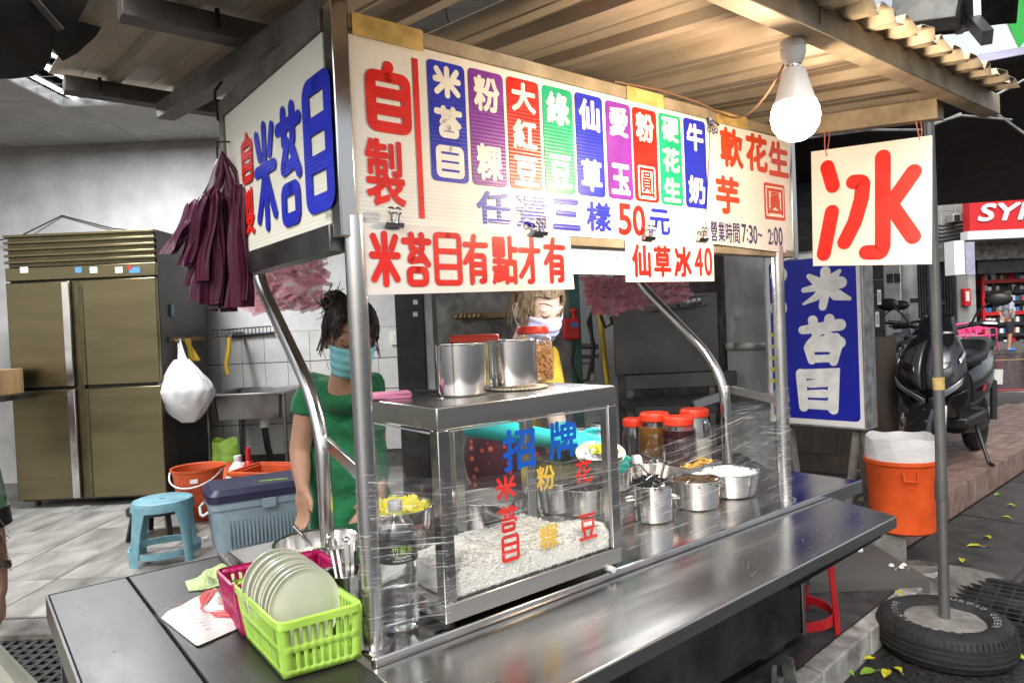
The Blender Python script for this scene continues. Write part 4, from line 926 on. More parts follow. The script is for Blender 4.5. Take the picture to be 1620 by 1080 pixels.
# pots behind the glass
for px, py, r, h, lab, cm2, nm, lab2 in ((778,842,.105,.11,'big steel pot of water behind the left of the cabinet glass',None,None,None),
    (882,806,.07,.10,'steel pot of olive mung beans behind the middle of the cabinet glass','bean_olive','mung_beans','olive green mung beans in a pot behind the glass'),
    (958,818,.075,.085,'steel pot of dark red beans behind the right of the cabinet glass','bean_dark','red_beans','dark red beans in the pot low behind the glass'),
    (968,772,.08,.085,'steel pot of purple beans furthest behind the cabinet glass','bean_dark','kidney_beans','dark purple kidney beans in the furthest pot')):
    p = atz(px, py, CTZ)
    q = CFI @ p
    if q.y < v1+r+.01: q.y = v1+r+.012; p = CF @ q
    pot('steel_pot', lab, p, r, h, 1.05, group='steel pots on the counter')
    if cm2: fill(nm, lab2, p, r-.005, p.z+h-.022, cm2, 'lumps', 'beans', 120, .006, .006, int(px))
# pineapple pot, ladle pot, tool pot
pp = atz(622,858,CTZ); q = CFI @ pp; q.y = max(q.y, .42); pp = CF @ q
pp = atz(628,862,CTZ)
pot('steel_pot', 'wide steel pot of yellow pineapple chunks behind the water bottle', pp, .108, .115, 1.08, group='steel pots on the counter')
fill('pineapple', 'bright yellow pineapple chunks in the pot behind the bottle', pp, .102, pp.z+.10, 'pineapple', 'cubes', 'pineapple', 130, .018, .016)
pl_ = atz(502,897,CTZ); pot('steel_basin', 'wide steel basin with a ladle leaning in it beside the bent post', pl_, .108, .072, 1.06, group='steel pots on the counter', cat='basin')
fill('ice_syrup', 'pale milky mash in the steel basin', pl_, .098, pl_.z+.03, 'plate', 'lumps', 'food', 50, .008, .004)
ladle('ladle', 'steel ladle leaning on the rim of the basin', pl_+Vector((.01,-.02,.045)), aty(465,832,pl_.y-.03), bowl=.03)
pu = atz(548,978,CTZ); pot('utensil_pot', 'narrow steel pot full of tongs between the two left posts', pu, .044, .105, group='steel pots on the counter')
for k, (dx, dy, tx, ty2, lab) in enumerate(((-.01,0,-.035,.02,'steel tongs leaning left in the utensil pot'),(.012,.008,.0,.03,'flat steel spatula upright in the utensil pot'),(.016,-.006,.045,.02,'steel spoon leaning right in the utensil pot'))):
    t = thing('serving_tool', lab, 'utensil', pu+Vector((dx,dy,.01)), 0, 'tools in the utensil pot')
    a = pu+Vector((dx*.5,dy*.5,.012)); b = pu+Vector((tx,ty2,.175-.01*k)); obj('blade', MB().bar(a, b, .009, .002).bar(a+Vector((.008,.004,0)), b+Vector((.012,.004,-.006)), .007, .002), 'steel_plain', t)
    obj('end', MB().ell(b, (.009,.009,.006), 10, 6), 'steel_plain', t)
# on top of the cabinet
T2 = zt+.0012
pa = atz(732,624,T2); pot('steel_pot', 'empty tall steel pot standing at the left on top of the cabinet', pa, .060, .122, 1.03, group='steel pots on the counter')
pb = atz(812,610.5,T2+.006); pot('steel_pot', 'tall steel pot on a crochet mat on top of the cabinet', pb, .0625, .118, 1.02, group='steel pots on the counter')
m = MB(); rr = random.Random(3)
m.lathe([(0,.0),(.072,.0),(.075,.003),(.072,.0055),(0,.0055)], (pb.x+.01, pb.y+.0, T2), 40)
for k in range(44): t = k*6.2832/44; m.ell((pb.x+.01+.074*math.cos(t), pb.y+.074*math.sin(t), T2+.003), (.006,.006,.003), 6, 4)
tag(obj('crochet_mat', m, 'cloth_white'), 'cream crochet mat under the right pot on the cabinet', 'mat')
pj = atz(846,602,T2); 
jr = thing('peanut_jar', 'clear square jar of peanuts with red lid on the cabinet', 'jar', pj, CROT, None)
X = Matrix.Translation(pj) @ Matrix.Rotation(CROT, 4, 'Z')
def sqr(r, z, k=.72, n=28):
    P = []
    for i in range(n):
        t = 2*math.pi*i/n; c, s = math.cos(t), math.sin(t); q = (abs(c)**4+abs(s)**4)**-.25; P.append(Vector((r*c*(q*k+(1-k)), r*s*(q*k+(1-k)), z)))
    return P
obj('jar_body', MB(X).loft([sqr(.046,.0),sqr(.050,.006),sqr(.050,.108),sqr(.046,.122),sqr(.040,.130,.2),sqr(.040,.138,.0)]), 'clear_plastic', jr)
obj('lid', MB(X).lathe([(.0,.156),(.044,.156),(.046,.153),(.046,.136),(.044,.134),(0,.134)], n=36), 'lid_red', jr)
m = MB(X); rr = random.Random(4)
m.loft([sqr(.043,.004),sqr(.043,.105)])
for k in range(420):
    t = rr.uniform(0, 6.28); q = (abs(math.cos(t))**4+abs(math.sin(t))**4)**-.25*.72+.28; z = rr.uniform(.006,.11); m.ell((.043*q*math.cos(t), .043*q*math.sin(t), z), (.0055,.0045,.007), 6, 4, (rr.uniform(0,3), rr.uniform(0,3), 0))
tag(obj('peanuts', m, 'peanut'), 'tan peanuts packed in the clear jar', 'peanuts', kind='stuff')
pr = aty(752,545,pa.y+.16)
rb = thing('red_lid_box', 'plastic food box with flat red lid behind the pots on the cabinet', 'food box', (pr.x, pr.y, T2), 0)
X = Matrix.Translation((pr.x, pr.y, T2))
rr_ = MB(X).prism([(-.058,-.05),(.058,-.05),(.058,.05),(-.058,.05)], 0, .118); obj('box', rr_, 'clear_plastic', rb, bev=.01)
obj('lid', MB(X).prism([(-.062,-.054),(.062,-.054),(.062,.054),(-.062,.054)], .1185, .140), 'lid_red', rb, bev=.005)
pk = atz(615,629,T2)
nb = thing('notepad', 'stack of pink order slips on the cabinet beside the post', 'notepad', pk, .5)
X = Matrix.Translation(pk) @ Matrix.Rotation(.35, 4, 'Z')
for k in range(4): obj('slip', MB(X @ Matrix.Rotation(random.uniform(-.08,.08), 4, 'Z')).box(-.05,-.03,.0035*k,.05,.03,.0035*k+.003), 'paper_pink', nb)
pe = atz(680,622,T2); 
pn = thing('pen', 'black pen lying on the cabinet beside the pink slips', 'pen', pe)
d = Vector((.045,-.03,0)).normalized()
obj('barrel', MB().tube([pe-d*.05+Vector((0,0,.005)), pe+d*.04+Vector((0,0,.005))], .005, 10), 'black_plastic', pn); obj('pen_tip', MB().tube([pe+d*.04+Vector((0,0,.005)), pe+d*.055+Vector((0,0,.005))], [.004,.001], 10), 'steel_plain', pn)
# ================================================================== jars, cans
def big_jar(px, lidtop, y, lab, syrup, fillh, s=1.0):
    p = aty(px, lidtop, y); c = Vector((p.x, p.y, CTZ)); h = p.z-CTZ
    t = thing('syrup_jar', lab, 'jar', c, 0, 'red lidded jars'); X = Matrix.Translation(c); r = .068*s
    obj('jar_body', MB(X).lathe([(0,.0),(r*.9,.0),(r,.012),(r,h*.62),(r*.92,h*.74),(r*.76,h*.84),(r*.76,h*.90)], n=36), 'clear_plastic', t)
    obj('lid', MB(X).lathe([(0,h),(r*.80,h),(r*.84,h-.004),(r*.86,h-.03),(r*.82,h-.034),(0,h-.034)], n=40), 'lid_red', t)
    m = MB(X)
    for k in range(40): a = k*6.2832/40; m.cbox((r*.86*math.cos(a), r*.86*math.sin(a), h-.018), (.003,.004,.022), (0,0,a))
    obj('lid_ribs', m, 'lid_red', t)
    obj('syrup', MB(X).lathe([(0,.004),(r*.88,.004),(r*.96,.014),(r*.96,h*fillh),(0,h*fillh)], n=32), syrup, t)
big_jar(1035,652,2.80,'jar of amber plum syrup with red lid, left of the front jars','syrup_amber',.78)
big_jar(1073,658,2.66,'jar of dark syrup with red lid at the front of the jars','syrup_dark',.80,.95)
big_jar(1098,646,2.92,'half empty clear jar with red lid behind the dark syrup jar','plate',.45)
big_jar(1003,661,2.9,'jar with red lid half hidden by the cabinet edge','syrup_dark',.2,.8)
ri = cf(1.16,.60,CTZ); ris = thing('riser', 'upturned steel box holding two milk tins behind the cabinet', 'steel box', ri, CROT)
X = Matrix.Translation(ri) @ Matrix.Rotation(CROT, 4, 'Z')
obj('box', MB(X).box(-.16,-.07,0,.16,.07,.135), 'steel_dull', ris, bev=.004); obj('rim', MB(X).box(-.165,-.075,.136,.165,.075,.142), 'steel_plain', ris)
for px, lab in ((918,'left of two condensed milk tins seen through the cabinet glass'),(951,'right of two condensed milk tins seen through the cabinet glass')):
    p = atp(px, 690, ri, EYC); c = Vector((p.x, p.y, CTZ+.144)); t = thing('milk_tin', lab, 'tin', c, 0, 'milk tins'); X = Matrix.Translation(c)
    obj('can', MB(X).lathe([(0,0),(.036,0),(.0375,.003),(.036,.006),(.036,.089),(.0375,.092),(.037,.095),(.034,.093),(0,.091)], n=32), 'steel_plain', t)
    obj('label_wrap', MB(X).lathe([(.0364,.008),(.0366,.01),(.0366,.084),(.0364,.086)], n=32), 'can_label', t)
    m = MB(X)
    for k in range(7): a = R(215+14*k+(8 if k > 3 else 0)); m.cbox((.0372*math.cos(a), .0372*math.sin(a), .068), (.001,.006,.012), (0,0,a))
    m.cbox((.0372*math.cos(R(262)), .0372*math.sin(R(262)), .035), (.001,.016,.030), (0,0,R(262))); obj('label_print', m, 'can_blue', t)
# ================================================================== water bottle
bt = atz(634,992,CTZ); wb = thing('water_bottle', 'clear plastic water bottle with black label and white cap between post and cabinet', 'bottle', bt); X = Matrix.Translation(bt)
prof = [(0,.004),(.028,.0),(.040,.006),(.0415,.016)]
for k in range(9): z = .024+.0135*k; prof += [(.0415,z),(.0395,z+.0055),(.0415,z+.011)]
prof += [(.0415,.148),(.041,.15),(.041,.19),(.042,.193),(.0405,.206),(.034,.222),(.022,.236),(.0145,.243),(.0135,.252)]
obj('bottle_body', MB(X).lathe(prof, n=40), 'clear_plastic', wb, ang=70)
obj('water', MB(X).lathe([(0,.005),(.034,.006),(.0395,.014),(.0385,.145),(.0385,.20),(0,.20)], n=32), 'bottle_water', wb)
obj('label_wrap', MB(X).lathe([(.0422,.146),(.0426,.147),(.0426,.191),(.0422,.192)], n=40), 'label_black', wb)
obj('cap', MB(X).lathe([(0,.268),(.0135,.268),(.0145,.266),(.0148,.249),(.0135,.247),(0,.247)], n=30), 'white_plastic', wb)
def wrap_text(mb, txt, a_c, z0, z1, wtot, r=.0431, bold=.02):
    V, Fc = glyph(txt, bold); ax = min(p[0] for p in V); bx_ = max(p[0] for p in V); ay = min(p[1] for p in V); by = max(p[1] for p in V)
    vv = []
    for p in V:
        t = R(a_c)+((p[0]-ax)/(bx_-ax)-.5)*wtot/r; vv.append((r*math.cos(t), r*math.sin(t), z0+(p[1]-ay)/(by-ay)*(z1-z0)))
    mb.add(vv, Fc)
m = MB(X); wrap_text(m, '竹炭水', 296, .164, .184, .046, bold=.01); obj('label_characters', m, 'label_green', wb, smooth=False)
m = MB(X); wrap_text(m, 'OGAMA', 296, .1575, .1625, .034); wrap_text(m, 'CHARCOAL WATER', 296, .1515, .1555, .042, bold=.0); obj('label_print', m, 'ink_white', wb, smooth=False)
# ================================================================== baskets and plates
def rring(cs, r, z, n=5):
    P = []
    for i in range(4):
        c = cs[i]; a = (cs[i-1]-c).normalized(); b = (cs[(i+1) % 4]-c).normalized()
        for k in range(n+1): t = k/n; p = (c+a*r)*(1-t)**2 + c*2*t*(1-t) + (c+b*r)*t*t; P.append(Vector((p.x, p.y, z)))
    return P
def basket(name, label, base, rim, z0, z1, m):
    t = thing(name, label, 'basket', sum(base, Vector())/4*1.0, 0, 'plastic baskets')
    base = [Vector((p.x, p.y, 0)) for p in base]; rim = [Vector((p.x, p.y, 0)) for p in rim]
    for i in range(4):
        a0, b0, a1, b1 = base[i], base[(i+1) % 4], rim[i], rim[(i+1) % 4]; L = (b1-a1).length; ns = max(6, int(L/.019)); mb = MB()
        nx = 2*ns+1; pt = .76/(ns-.58); us = [0]+[.12+pt*(k//2)+(pt*.42 if k % 2 else 0) for k in range(2*ns)]+[1.0]; nx = 2*ns+1; vs = [0,.12,.16,.40,.44,.56,.60,.84,.88,1.0]; N = len(us)
        V = []
        for v in vs:
            for u in us: p = (a0.lerp(b0, u)).lerp(a1.lerp(b1, u), v); V.append((p.x, p.y, z0+(z1-z0)*v))
        Fc = []
        for j in range(len(vs)-1):
            for k in range(N-1):
                if k % 2 == 1 and 0 < k < N-2 and j in (1,2,3,5,6,7): continue
                Fc.append((j*N+k, j*N+k+1, (j+1)*N+k+1, (j+1)*N+k))
        obj('slotted_side', mb.add(V, Fc), m, t, solid=.0025)
    obj('floor', MB().prism([(p.x, p.y) for p in base], z0, z0+.003), m, t)
    c = sum(rim, Vector())/4; out = [c+(p-c)*1.045 for p in rim]
    obj('rim', MB().loft([rring(rim,.02,z1-.004), rring(out,.025,z1-.010), rring(out,.025,z1+.003), rring(rim,.02,z1+.005), rring(rim,.02,z1-.004)], caps=False), m, t)
    return t
zr = .885
gb_ = [atz(450,1074,CTZ), atz(571,1040,CTZ), None, atz(391,1008,CTZ)]; gb_[2] = gb_[1]+gb_[3]-gb_[0]
gr_ = [atz(441,990,zr), atz(572,955,zr), None, atz(367,922,zr)]; gr_[2] = gr_[1]+gr_[3]-gr_[0]
basket('lime_basket', 'lime green slotted plastic basket full of plates at the front left', gb_, gr_, CTZ, zr, 'lime_plastic')
off = (gb_[3]-gb_[0]).normalized(); off2 = (gb_[1]-gb_[0]).normalized()
mr_ = [atz(388,960,zr-.01), None, atz(478,888,zr-.01), atz(352,922,zr-.01)]
sh = off*.085 - off2*.008
basket('magenta_basket', 'dark pink slotted basket half hidden behind the lime green one', [p+sh+off2*.012+off*.02 for p in gb_], [p+sh*1.0 for p in gr_], CTZ, zr-.006, 'magenta_plastic') if False else None
mb_b = [atz(398,996,CTZ)-off*.0, None, None, atz(372,960,CTZ)]
q0 = gb_[3]+off*.012-off2*.004; q1 = q0+off2*.20; q3 = q0+off*.13; q2 = q1+off*.13
ex_ = .012
basket('magenta_basket', 'dark pink slotted basket half hidden behind the lime green one', [q0,q1,q2,q3], [q0-off2*ex_+off*.004,q1+off2*ex_+off*.004,q2+off2*ex_+off*ex_,q3-off2*ex_+off*ex_], CTZ, zr+.0, 'magenta_plastic')
offp = Matrix.Rotation(R(6), 3, 'Z') @ off; nrm = (-offp*.985+Vector((0,0,.16))).normalized(); cg = sum(gr_, Vector())/4; cp = Vector((cg.x, cg.y, .870)) - off*.052 + off2*.004
for k in range(12):
    kk = 11-k
    ex2 = .0098*kk + (.006 if kk > 8 else 0) + (.008 if kk > 10 else 0)
    c = cp + offp*ex2 + Vector((0, 0, .0012*kk))
    zq = nrm + Vector((random.uniform(-.02,.02), random.uniform(-.02,.02), 0)); zq.normalize()
    xq = zq.cross(Vector((0,0,1))).normalized(); X = frame(c, xq, zq)
    m = MB(X @ Matrix.Scale(.97+.03*math.sin(kk*2.3), 4)).lathe([(0,.0058),(.03,.0055),(.05,.0042),(.064,.0022),(.0725,.0012),(.0755,.0034),(.0775,.0030),(.0778,.0008),(.0755,-.0002),(.06,-.001),(.042,.001),(0,.001)], n=48)
    tag(obj('plate', m, 'plate', ang=50), ('front pale plate showing its whole face in the lime green basket' if kk == 0 else 'rearmost pale plate at the back of the lime green basket' if kk == 11 else '%s pale plate from the front in the lime green basket' % ('', 'second','third','fourth','fifth','sixth','seventh','eighth','ninth','tenth','eleventh')[kk]), 'plate', 'plates in the lime green basket')
# ================================================================== bag packet, towel
B6 = lambda x, y: (240+x/6.75, 870+y/6.75)
bg_ = thing('plastic_bag_pack', 'flat pack of white plastic bags printed with red wings on the side table', 'bag pack', atz(320,960,CT))
c4 = [atz(*B6(95,650),CT+.016), atz(*B6(480,945),CT+.016), atz(*B6(960,740),CT+.016), atz(*B6(700,350),CT+.016)]
def bil(a, b): return c4[0].lerp(c4[1], b).lerp(c4[3].lerp(c4[2], b), a)
def packz(a, b, top): e = min(a, 1-a, b, 1-b); k = min(1, e*9); return CT+.001+(.016*(1-(1-k)**2) if top else 0)+(.0015*math.sin(14*a+5*b)*k if top else 0)
m = MB()
for top in (1, 0): m.grid(26, 20, lambda a, b: (*bil(a, b).xy, packz(a, b, top)))
obj('bags', m, 'white_plastic', bg_)
m = MB(); o5 = (atz(*B6(5,720),CT), atz(*B6(440,1010),CT), atz(*B6(1000,760),CT), atz(*B6(640,300),CT))
def bil2(a, b): return o5[0].lerp(o5[1], b).lerp(o5[3].lerp(o5[2], b), a)
obj('wrapper', m.grid(30, 24, lambda a, b: (*bil2(a, b).xy, CT+.002+.020*(1-(1-min(1, min(a,1-a,b,1-b)*7))**2)+.0018*math.sin(23*a+9*b)*math.sin(11*b-8*a))), 'bag_clear', bg_)
def bq(x, y, z=CT+.0178): return atz(*B6(x, y), z)
def flat(pts, wds, dz):
    P = [bq(*p) for p in pts]; m = MB(); m.cap([(p.x, p.y) for p in P], wds, CT+.0181+dz); return m
m = MB()
arcs = [([(690,420),(600,440),(545,500),(535,570)],[.004,.012,.016,.006]), ([(760,405),(680,430),(620,500),(560,580)],[.003,.008,.012,.005]), ([(540,580),(530,630),(570,665),(640,668),(700,650),(800,650)],[.004,.004,.004,.005,.004,.003]),
        ([(640,672),(700,700),(780,715),(860,715)],[.006,.014,.012,.003]), ([(690,668),(760,675),(830,685)],[.005,.010,.003])]
for k, (p, wv) in enumerate(arcs): P = [bq(*q) for q in p]; m.cap([(q.x, q.y) for q in P], wv, CT+.0196+.0001*k)
for k, (a, b) in enumerate((((690,540),(740,500)),((740,500),(800,560)),((700,575),(760,520)),((720,595),(780,540)),((760,590),(815,545)))): P = [bq(*a), bq(*b)]; m.cap([(q.x, q.y) for q in P], .0026, CT+.0202+.0001*k)
obj('red_emblem', m, 'ink_red', bg_, smooth=False)
m = MB()
for k, ch in enumerate('工廠網印塑膠有限公司'):
    a = bq(265+36*k, 545+33*k); e1 = (bq(265+36*9, 545+33*9)-bq(265, 545)).normalized(); e2 = Vector((-e1.y, e1.x, 0))
    V, Fc = glyph(ch, .0); m.add([a+e1*(p[0]-.5)*.0085+e2*(p[1]-.4)*.011+Vector((0,0,.0014)) for p in V], Fc)
obj('red_print', m, 'ink_red', bg_, smooth=False)
tw = atz(348,916,CT); rr = random.Random(12)
m = MB()
def twl(a, b):
    x, y = (a-.5)*.155, (b-.5)*.085; e = min(1, min(a,1-a)*6)*min(1, min(b,1-b)*6); ww = 1+.12*math.sin(9*a+3)*1
    z = CT+.001+e*(.016+.007*math.sin(9*a+4*b)+.006*math.sin(13*b-6*a)+.004*math.sin(21*a+2)); p = Matrix.Rotation(.55, 3, 'Z') @ Vector((x*ww, y*(1+.3*math.sin(6*a)), 0)); return (tw.x+p.x, tw.y+p.y, max(z, CT+.001))
tag(obj('dish_towel', m.grid(44, 30, twl), 'towel'), 'crumpled pale green towel on the side table', 'towel')
tag(obj('chopstick_rail', cm_().tube([(-.075,.62,CT+.006),(-.06,.845,CT+.006)], .0045, 8), 'chrome'), 'thin bright steel rod lying along the table joint behind the baskets', 'rod')
# ================================================================== cling film
def film(name, label, rows, nx, ny, m='cling_film', par=None, su=1.0, seed=1):
    # rows: fn(a,b) -> point, a along, b up
    me = bpy.data.meshes.new(name); V = []; UV = []
    for j in range(ny+1):
        for i in range(nx+1): V.append(rows(i/nx, j/ny)); UV.append((i/nx*su, j/ny))
    Fc = [(j*(nx+1)+i, j*(nx+1)+i+1, (j+1)*(nx+1)+i+1, (j+1)*(nx+1)+i) for j in range(ny) for i in range(nx)]
    c = sum((Vector(p) for p in V), Vector())/len(V) if par is None else Vector()
    inv = RM[par.name].inverted() if par else Matrix.Translation(-c)
    me.from_pydata([tuple(inv @ Vector(p)) for p in V], [], Fc); uv = me.uv_layers.new(name='UVMap')
    for l in me.loops: uv.data[l.index].uv = UV[l.vertex_index]
    me.materials.append(MT[m]); me.shade_smooth(); o = bpy.data.objects.new(name, me); COL.objects.link(o)
    if par: o.parent = par; RM[o.name] = RM[par.name]
    else: o.location = c; RM[o.name] = Matrix.Translation(c)
    return o
cl = thing('cling_film', 'stretched clear plastic film wrapped round the posts and cabinet', 'plastic film', cf(.7,-.06,CT))
rip = lambda a, b, s: .004*math.sin(31*b+7*a+s)+.0025*math.sin(67*b-11*a+s)
film('film_sheet', None, lambda a, b: cf(-.01+.15*a, -.027-.038*a+rip(a,b,1), CT+.012+(.335-.03*a)*b), 14, 50, par=cl, su=.16)
film('film_sheet', None, lambda a, b: cf(.137+.53*a, v0-.004-.002*math.sin(3*a)+.25*rip(a,b,3), CT+.05+.02*a+(.26-.05*a)*b), 30, 50, par=cl, su=.5)
def fr_(a, b):
    z0 = CT+.015+.0*a; z1 = 1.055+.03*a+.07*a*a; v = v0+.001+(-.026-v0)*a
    return cf(.665+.87*a, v+rip(a,b,5)*(.3+a)-.01*math.sin(3.14*a)*math.sin(3.14*b), z0+(z1-z0)*b)
film('film_sheet', None, fr_, 50, 50, par=cl, su=.9)
film('film_sheet', None, lambda a, b: cf(1.552+.25*a, -.01+.40*a+rip(a,b,7), CT+.02+.0*a+(.35-.10*a)*b), 20, 40, par=cl, su=.5)
for uu, vv, z0_, z1_ in ((0,0,CT+.01,CT+.345),(1.53,0,CT+.02,CT+.38)):
    film('film_wrap', None, lambda a, b: cf(uu+(.0225+.0015*math.sin(5*a*6.283+9*b))*math.cos(a*6.2832), vv+(.0225+.0015*math.sin(5*a*6.283+9*b))*math.sin(a*6.2832), z0_+(z1_-z0_)*b), 24, 24, par=cl, su=.3)

rr = random.Random(31); m = cm_()
for k in range(150):
    if k < 95: u = rr.gauss(1.15,.22); v = rr.uniform(-.32,-.20); z = CT-.0135
    else: u = rr.uniform(-.46,-.1); v = rr.uniform(.05,.75); z = CT-.0015
    if not (-.46 < u < 1.58): continue
    r = rr.uniform(.0006,.0019); m.ell((u, v, z), (r*rr.uniform(.8,1.6), r, r*.55), 6, 4)
tag(obj('water_drops', m, 'bottle_water'), 'small water drops and crumbs scattered on the steel shelf and table', 'water drops', kind='stuff')
# ================================================================== refrigerator
FY = 5.42
x0 = aty(13,450,FY).x; x1 = aty(248,440,FY).x; zt_ = aty(130,367,FY).z; zc = aty(130,443,FY).z; zm = aty(130,612,FY).z; zl = aty(140,786,FY).z; xm = aty(128,600,FY).x
fg = thing('refrigerator', 'tall brass coloured four door steel refrigerator against the shop wall', 'refrigerator', ((x0+x1)/2, FY, SF))
obj('cabinet', MB().box(x0,FY+.02,zl-.02,x1,6.25,zt_), 'fridge_side', fg, bev=.004)
obj('grille_back', MB().box(x0+.01,FY+.004,zc+.12,x1-.01,FY+.018,zt_-.01), 'brass_steel_dark', fg)
zs = [zc+.155+ (zt_-zc-.17)*k/4 for k in range(5)]
for z in zs: obj('grille_slat', MB().box(x0-.008,FY-.022,z-.008,x1+.004,FY+.003,z+.012), 'brass_steel', fg, bev=.003)
obj('control_strip', MB().box(x0-.004,FY-.02,zc+.012,x1+.004,FY+.018,zc+.112), 'brass_steel', fg, bev=.004)
cw = .055
for a, b, hs in ((x0,xm-.03,1),(xm+.035,x1,-1)):
    for c, d in ((zm+.012,zc-.004),(zl,zm-.012)):
        dr = obj('door', MB().box(a,FY-.03,c,b,FY+.016,d), 'brass_steel', fg, bev=.006)
        if hs == 1: obj('handle_strip', MB().box(b-.06,FY-.04,c+.005,b-.002,FY-.031,d-.005), 'steel_plain', dr, bev=.004)
        else: obj('handle_strip', MB().box(a+.002,FY-.036,c+.005,a+.035,FY-.031,d-.005), 'brass_steel_dark', dr, bev=.003)
obj('channel', MB().box(xm-.028,FY-.005,zl,xm+.033,FY+.0155,zc-.004), 'brass_steel_dark', fg)
for px, wd, m in ((38,.06,'paper_white'),(124,.05,'can_blue'),(148,.055,'paper_white'),(188,.055,'paper_white'),(213,.085,'can_blue')):
    p = aty(px, 427, FY-.022); obj('sticker', MB().box(p.x-wd/2,FY-.0225,p.z-.022,p.x+wd/2,FY-.0205,p.z+.022), m, fg)
p = aty(206,423,FY-.022); obj('sticker', MB().box(p.x-.014,FY-.0245,p.z-.014,p.x+.014,FY-.023,p.z+.014), 'red_plastic', fg)
for x in (x0+.08, x1-.08):
    for y in (FY+.08, 6.1): obj('leg', MB().tube([(x,y,SF),(x,y,zl-.02)], .02, 12), 'dark_metal', fg)
obj('thermometer', MB().box(x1+.001,5.60,1.60,x1+.018,5.64,1.70), 'blue_plastic', fg, bev=.005)
tag(obj('wall_wire', MB().tube([aty(0,380,6.35), aty(35,372,6.35), aty(98,341,6.44), aty(180,362,6.42), aty(230,366,6.4)], .006, 6), 'cord_black'), 'black wire hung from a nail above the refrigerator', 'wire')
# hook rail and white bag on the fridge side
hr = thing('hook_rail', 'wooden hook rail on the side of the refrigerator', 'hook rail', (x1+.03, 5.75, 1.35))
obj('rail', MB().box(x1+.001,5.55,1.40,x1+.018,6.15,1.44), 'wood', hr)
for k in range(6): obj('hook', MB().tube([(x1+.018,5.6+.1*k,1.42),(x1+.05,5.6+.1*k,1.40),(x1+.055,5.6+.1*k,1.425)], .008, 8), 'wood', hr)
bc = aty(290,612,5.5)
wbag = thing('white_carrier_bag', 'full white plastic carrier bag hanging on the refrigerator side', 'bag', bc)
def bagpt(a, b):
    t = a*2*math.pi; z = -.28+.50*b; r = .215*math.sin(min(1, b*1.7+.08)*math.pi/2)**.7*(1 if b < .5 else 1-.75*((b-.5)/.5)**1.3)
    k = 1+.05*math.sin(7*t+9*b)+.03*math.sin(13*t-14*b); sq_ = (abs(math.cos(t))**3+abs(math.sin(t))**3)**(-1/3)
    return (bc.x+r*k*sq_*math.cos(t)*.98+.03*(1-b), bc.y+r*k*math.sin(t)*.6, bc.z+z)
film('bag_body', None, bagpt, 44, 26, 'bag_white', wbag, 2.0)
for dx, m in ((.02,'bag_white'),(-.17,'bag_white')):
    hk = (x1+.05, 5.62, 1.42) if dx > 0 else (bc.x-.17, bc.y, bc.z+.16)
    film('handle', None, lambda a, b: Vector((bc.x+dx*.5+(a-.5)*.12*(1-b*.6), bc.y+.02*math.sin(9*a), bc.z+.14)).lerp(Vector((hk[0]+(a-.5)*.03, hk[1], hk[2])), b), 8, 10, m, wbag)
film('contents', None, lambda a, b: (bc.x+.03+.17*math.sin(b*3.14)**.6*math.cos(a*6.283), bc.y+.11*math.sin(b*3.14)**.6*math.sin(a*6.283), bc.z-.255+.30*b), 24, 14, 'paper_white', wbag)
tag(obj('yellow_cloth', MB().grid(10, 14, lambda a, b: (x1+.04+.10*a*b+.02*math.sin(6*a), 5.78+.03*math.sin(8*a), 1.42-.19*b)), 'hose_yellow', solid=.002), 'yellow cloth hanging on the hook rail beside the white bag', 'cloth')
# ================================================================== sink and things round it
sx0, sx1 = aty(322,632,5.7).x, aty(452,630,5.7).x; sz = aty(390,622,5.7).z
sk = thing('steel_sink', 'stainless steel sink on thin legs under the tiled wall', 'sink', ((sx0+sx1)/2, 5.95, SF))
m = MB().box(sx0,5.7,sz-.02,sx1,5.74,sz).box(sx0,6.36,sz-.02,sx1,6.42,sz).box(sx0,5.741,sz-.02,sx0+.05,6.359,sz).box(sx1-.05,5.741,sz-.02,sx1,6.359,sz)
obj('rim', m, 'steel_dull', sk, bev=.004)
obj('basin', MB().loft([[Vector(p) for p in ((a,5.745,sz-.004),(b,5.745,sz-.004),(b,6.355,sz-.004),(a,6.355,sz-.004))] for a, b in ((sx0+.05,sx1-.05),)] + [[Vector(p) for p in ((sx0+.07,5.77,sz-.22),(sx1-.07,5.77,sz-.22),(sx1-.07,6.32,sz-.22),(sx0+.07,6.32,sz-.22))]], caps=False).quad((sx0+.07,5.77,sz-.22),(sx1-.07,5.77,sz-.22),(sx1-.07,6.32,sz-.22),(sx0+.07,6.32,sz-.22)), 'steel_dull', sk, bev=.02)
for x in (sx0+.02, sx1-.02):
    for y in (5.72, 6.39): obj('leg', MB().tube([(x,y,SF),(x,y,sz-.02)], .016, 10), 'steel_dull', sk)
q = ((sx0+sx1)/2+.05, 5.98); obj('drain', MB().tube([(*q,sz-.22),(*q,sz-.32)], .04, 14), 'white_plastic', sk); obj('drain_hose', MB().tube([(*q,sz-.32),(q[0]+.02,q[1],sz-.5),(q[0]+.05,q[1]+.1,SF+.02)], .028, 12), 'black_plastic', sk)
rk = thing('wire_shelf', 'small chrome wire shelf on the tiled wall above the sink', 'wire shelf', aty(385,528,6.3))
a = aty(338,533,6.2); b = aty(428,526,6.2)
m = MB()
for dz, dy in ((0,0),(.06,0),(0,.2),(.06,.2)): m.tube([a+Vector((0,dy,dz)), b+Vector((0,dy,dz))], .004, 6)
for k in range(16): q = a.lerp(b, k/15); m.tube([q+Vector((0,.0,.06)), q, q+Vector((0,.2,0)), q+Vector((0,.2,.06))], .0025, 5)
obj('wires', m, 'dark_metal', rk); obj('bracket', MB().bar(a+Vector((.05,.22,0)), b+Vector((-.05,.22,0)), .02, .02), 'dark_metal', rk)
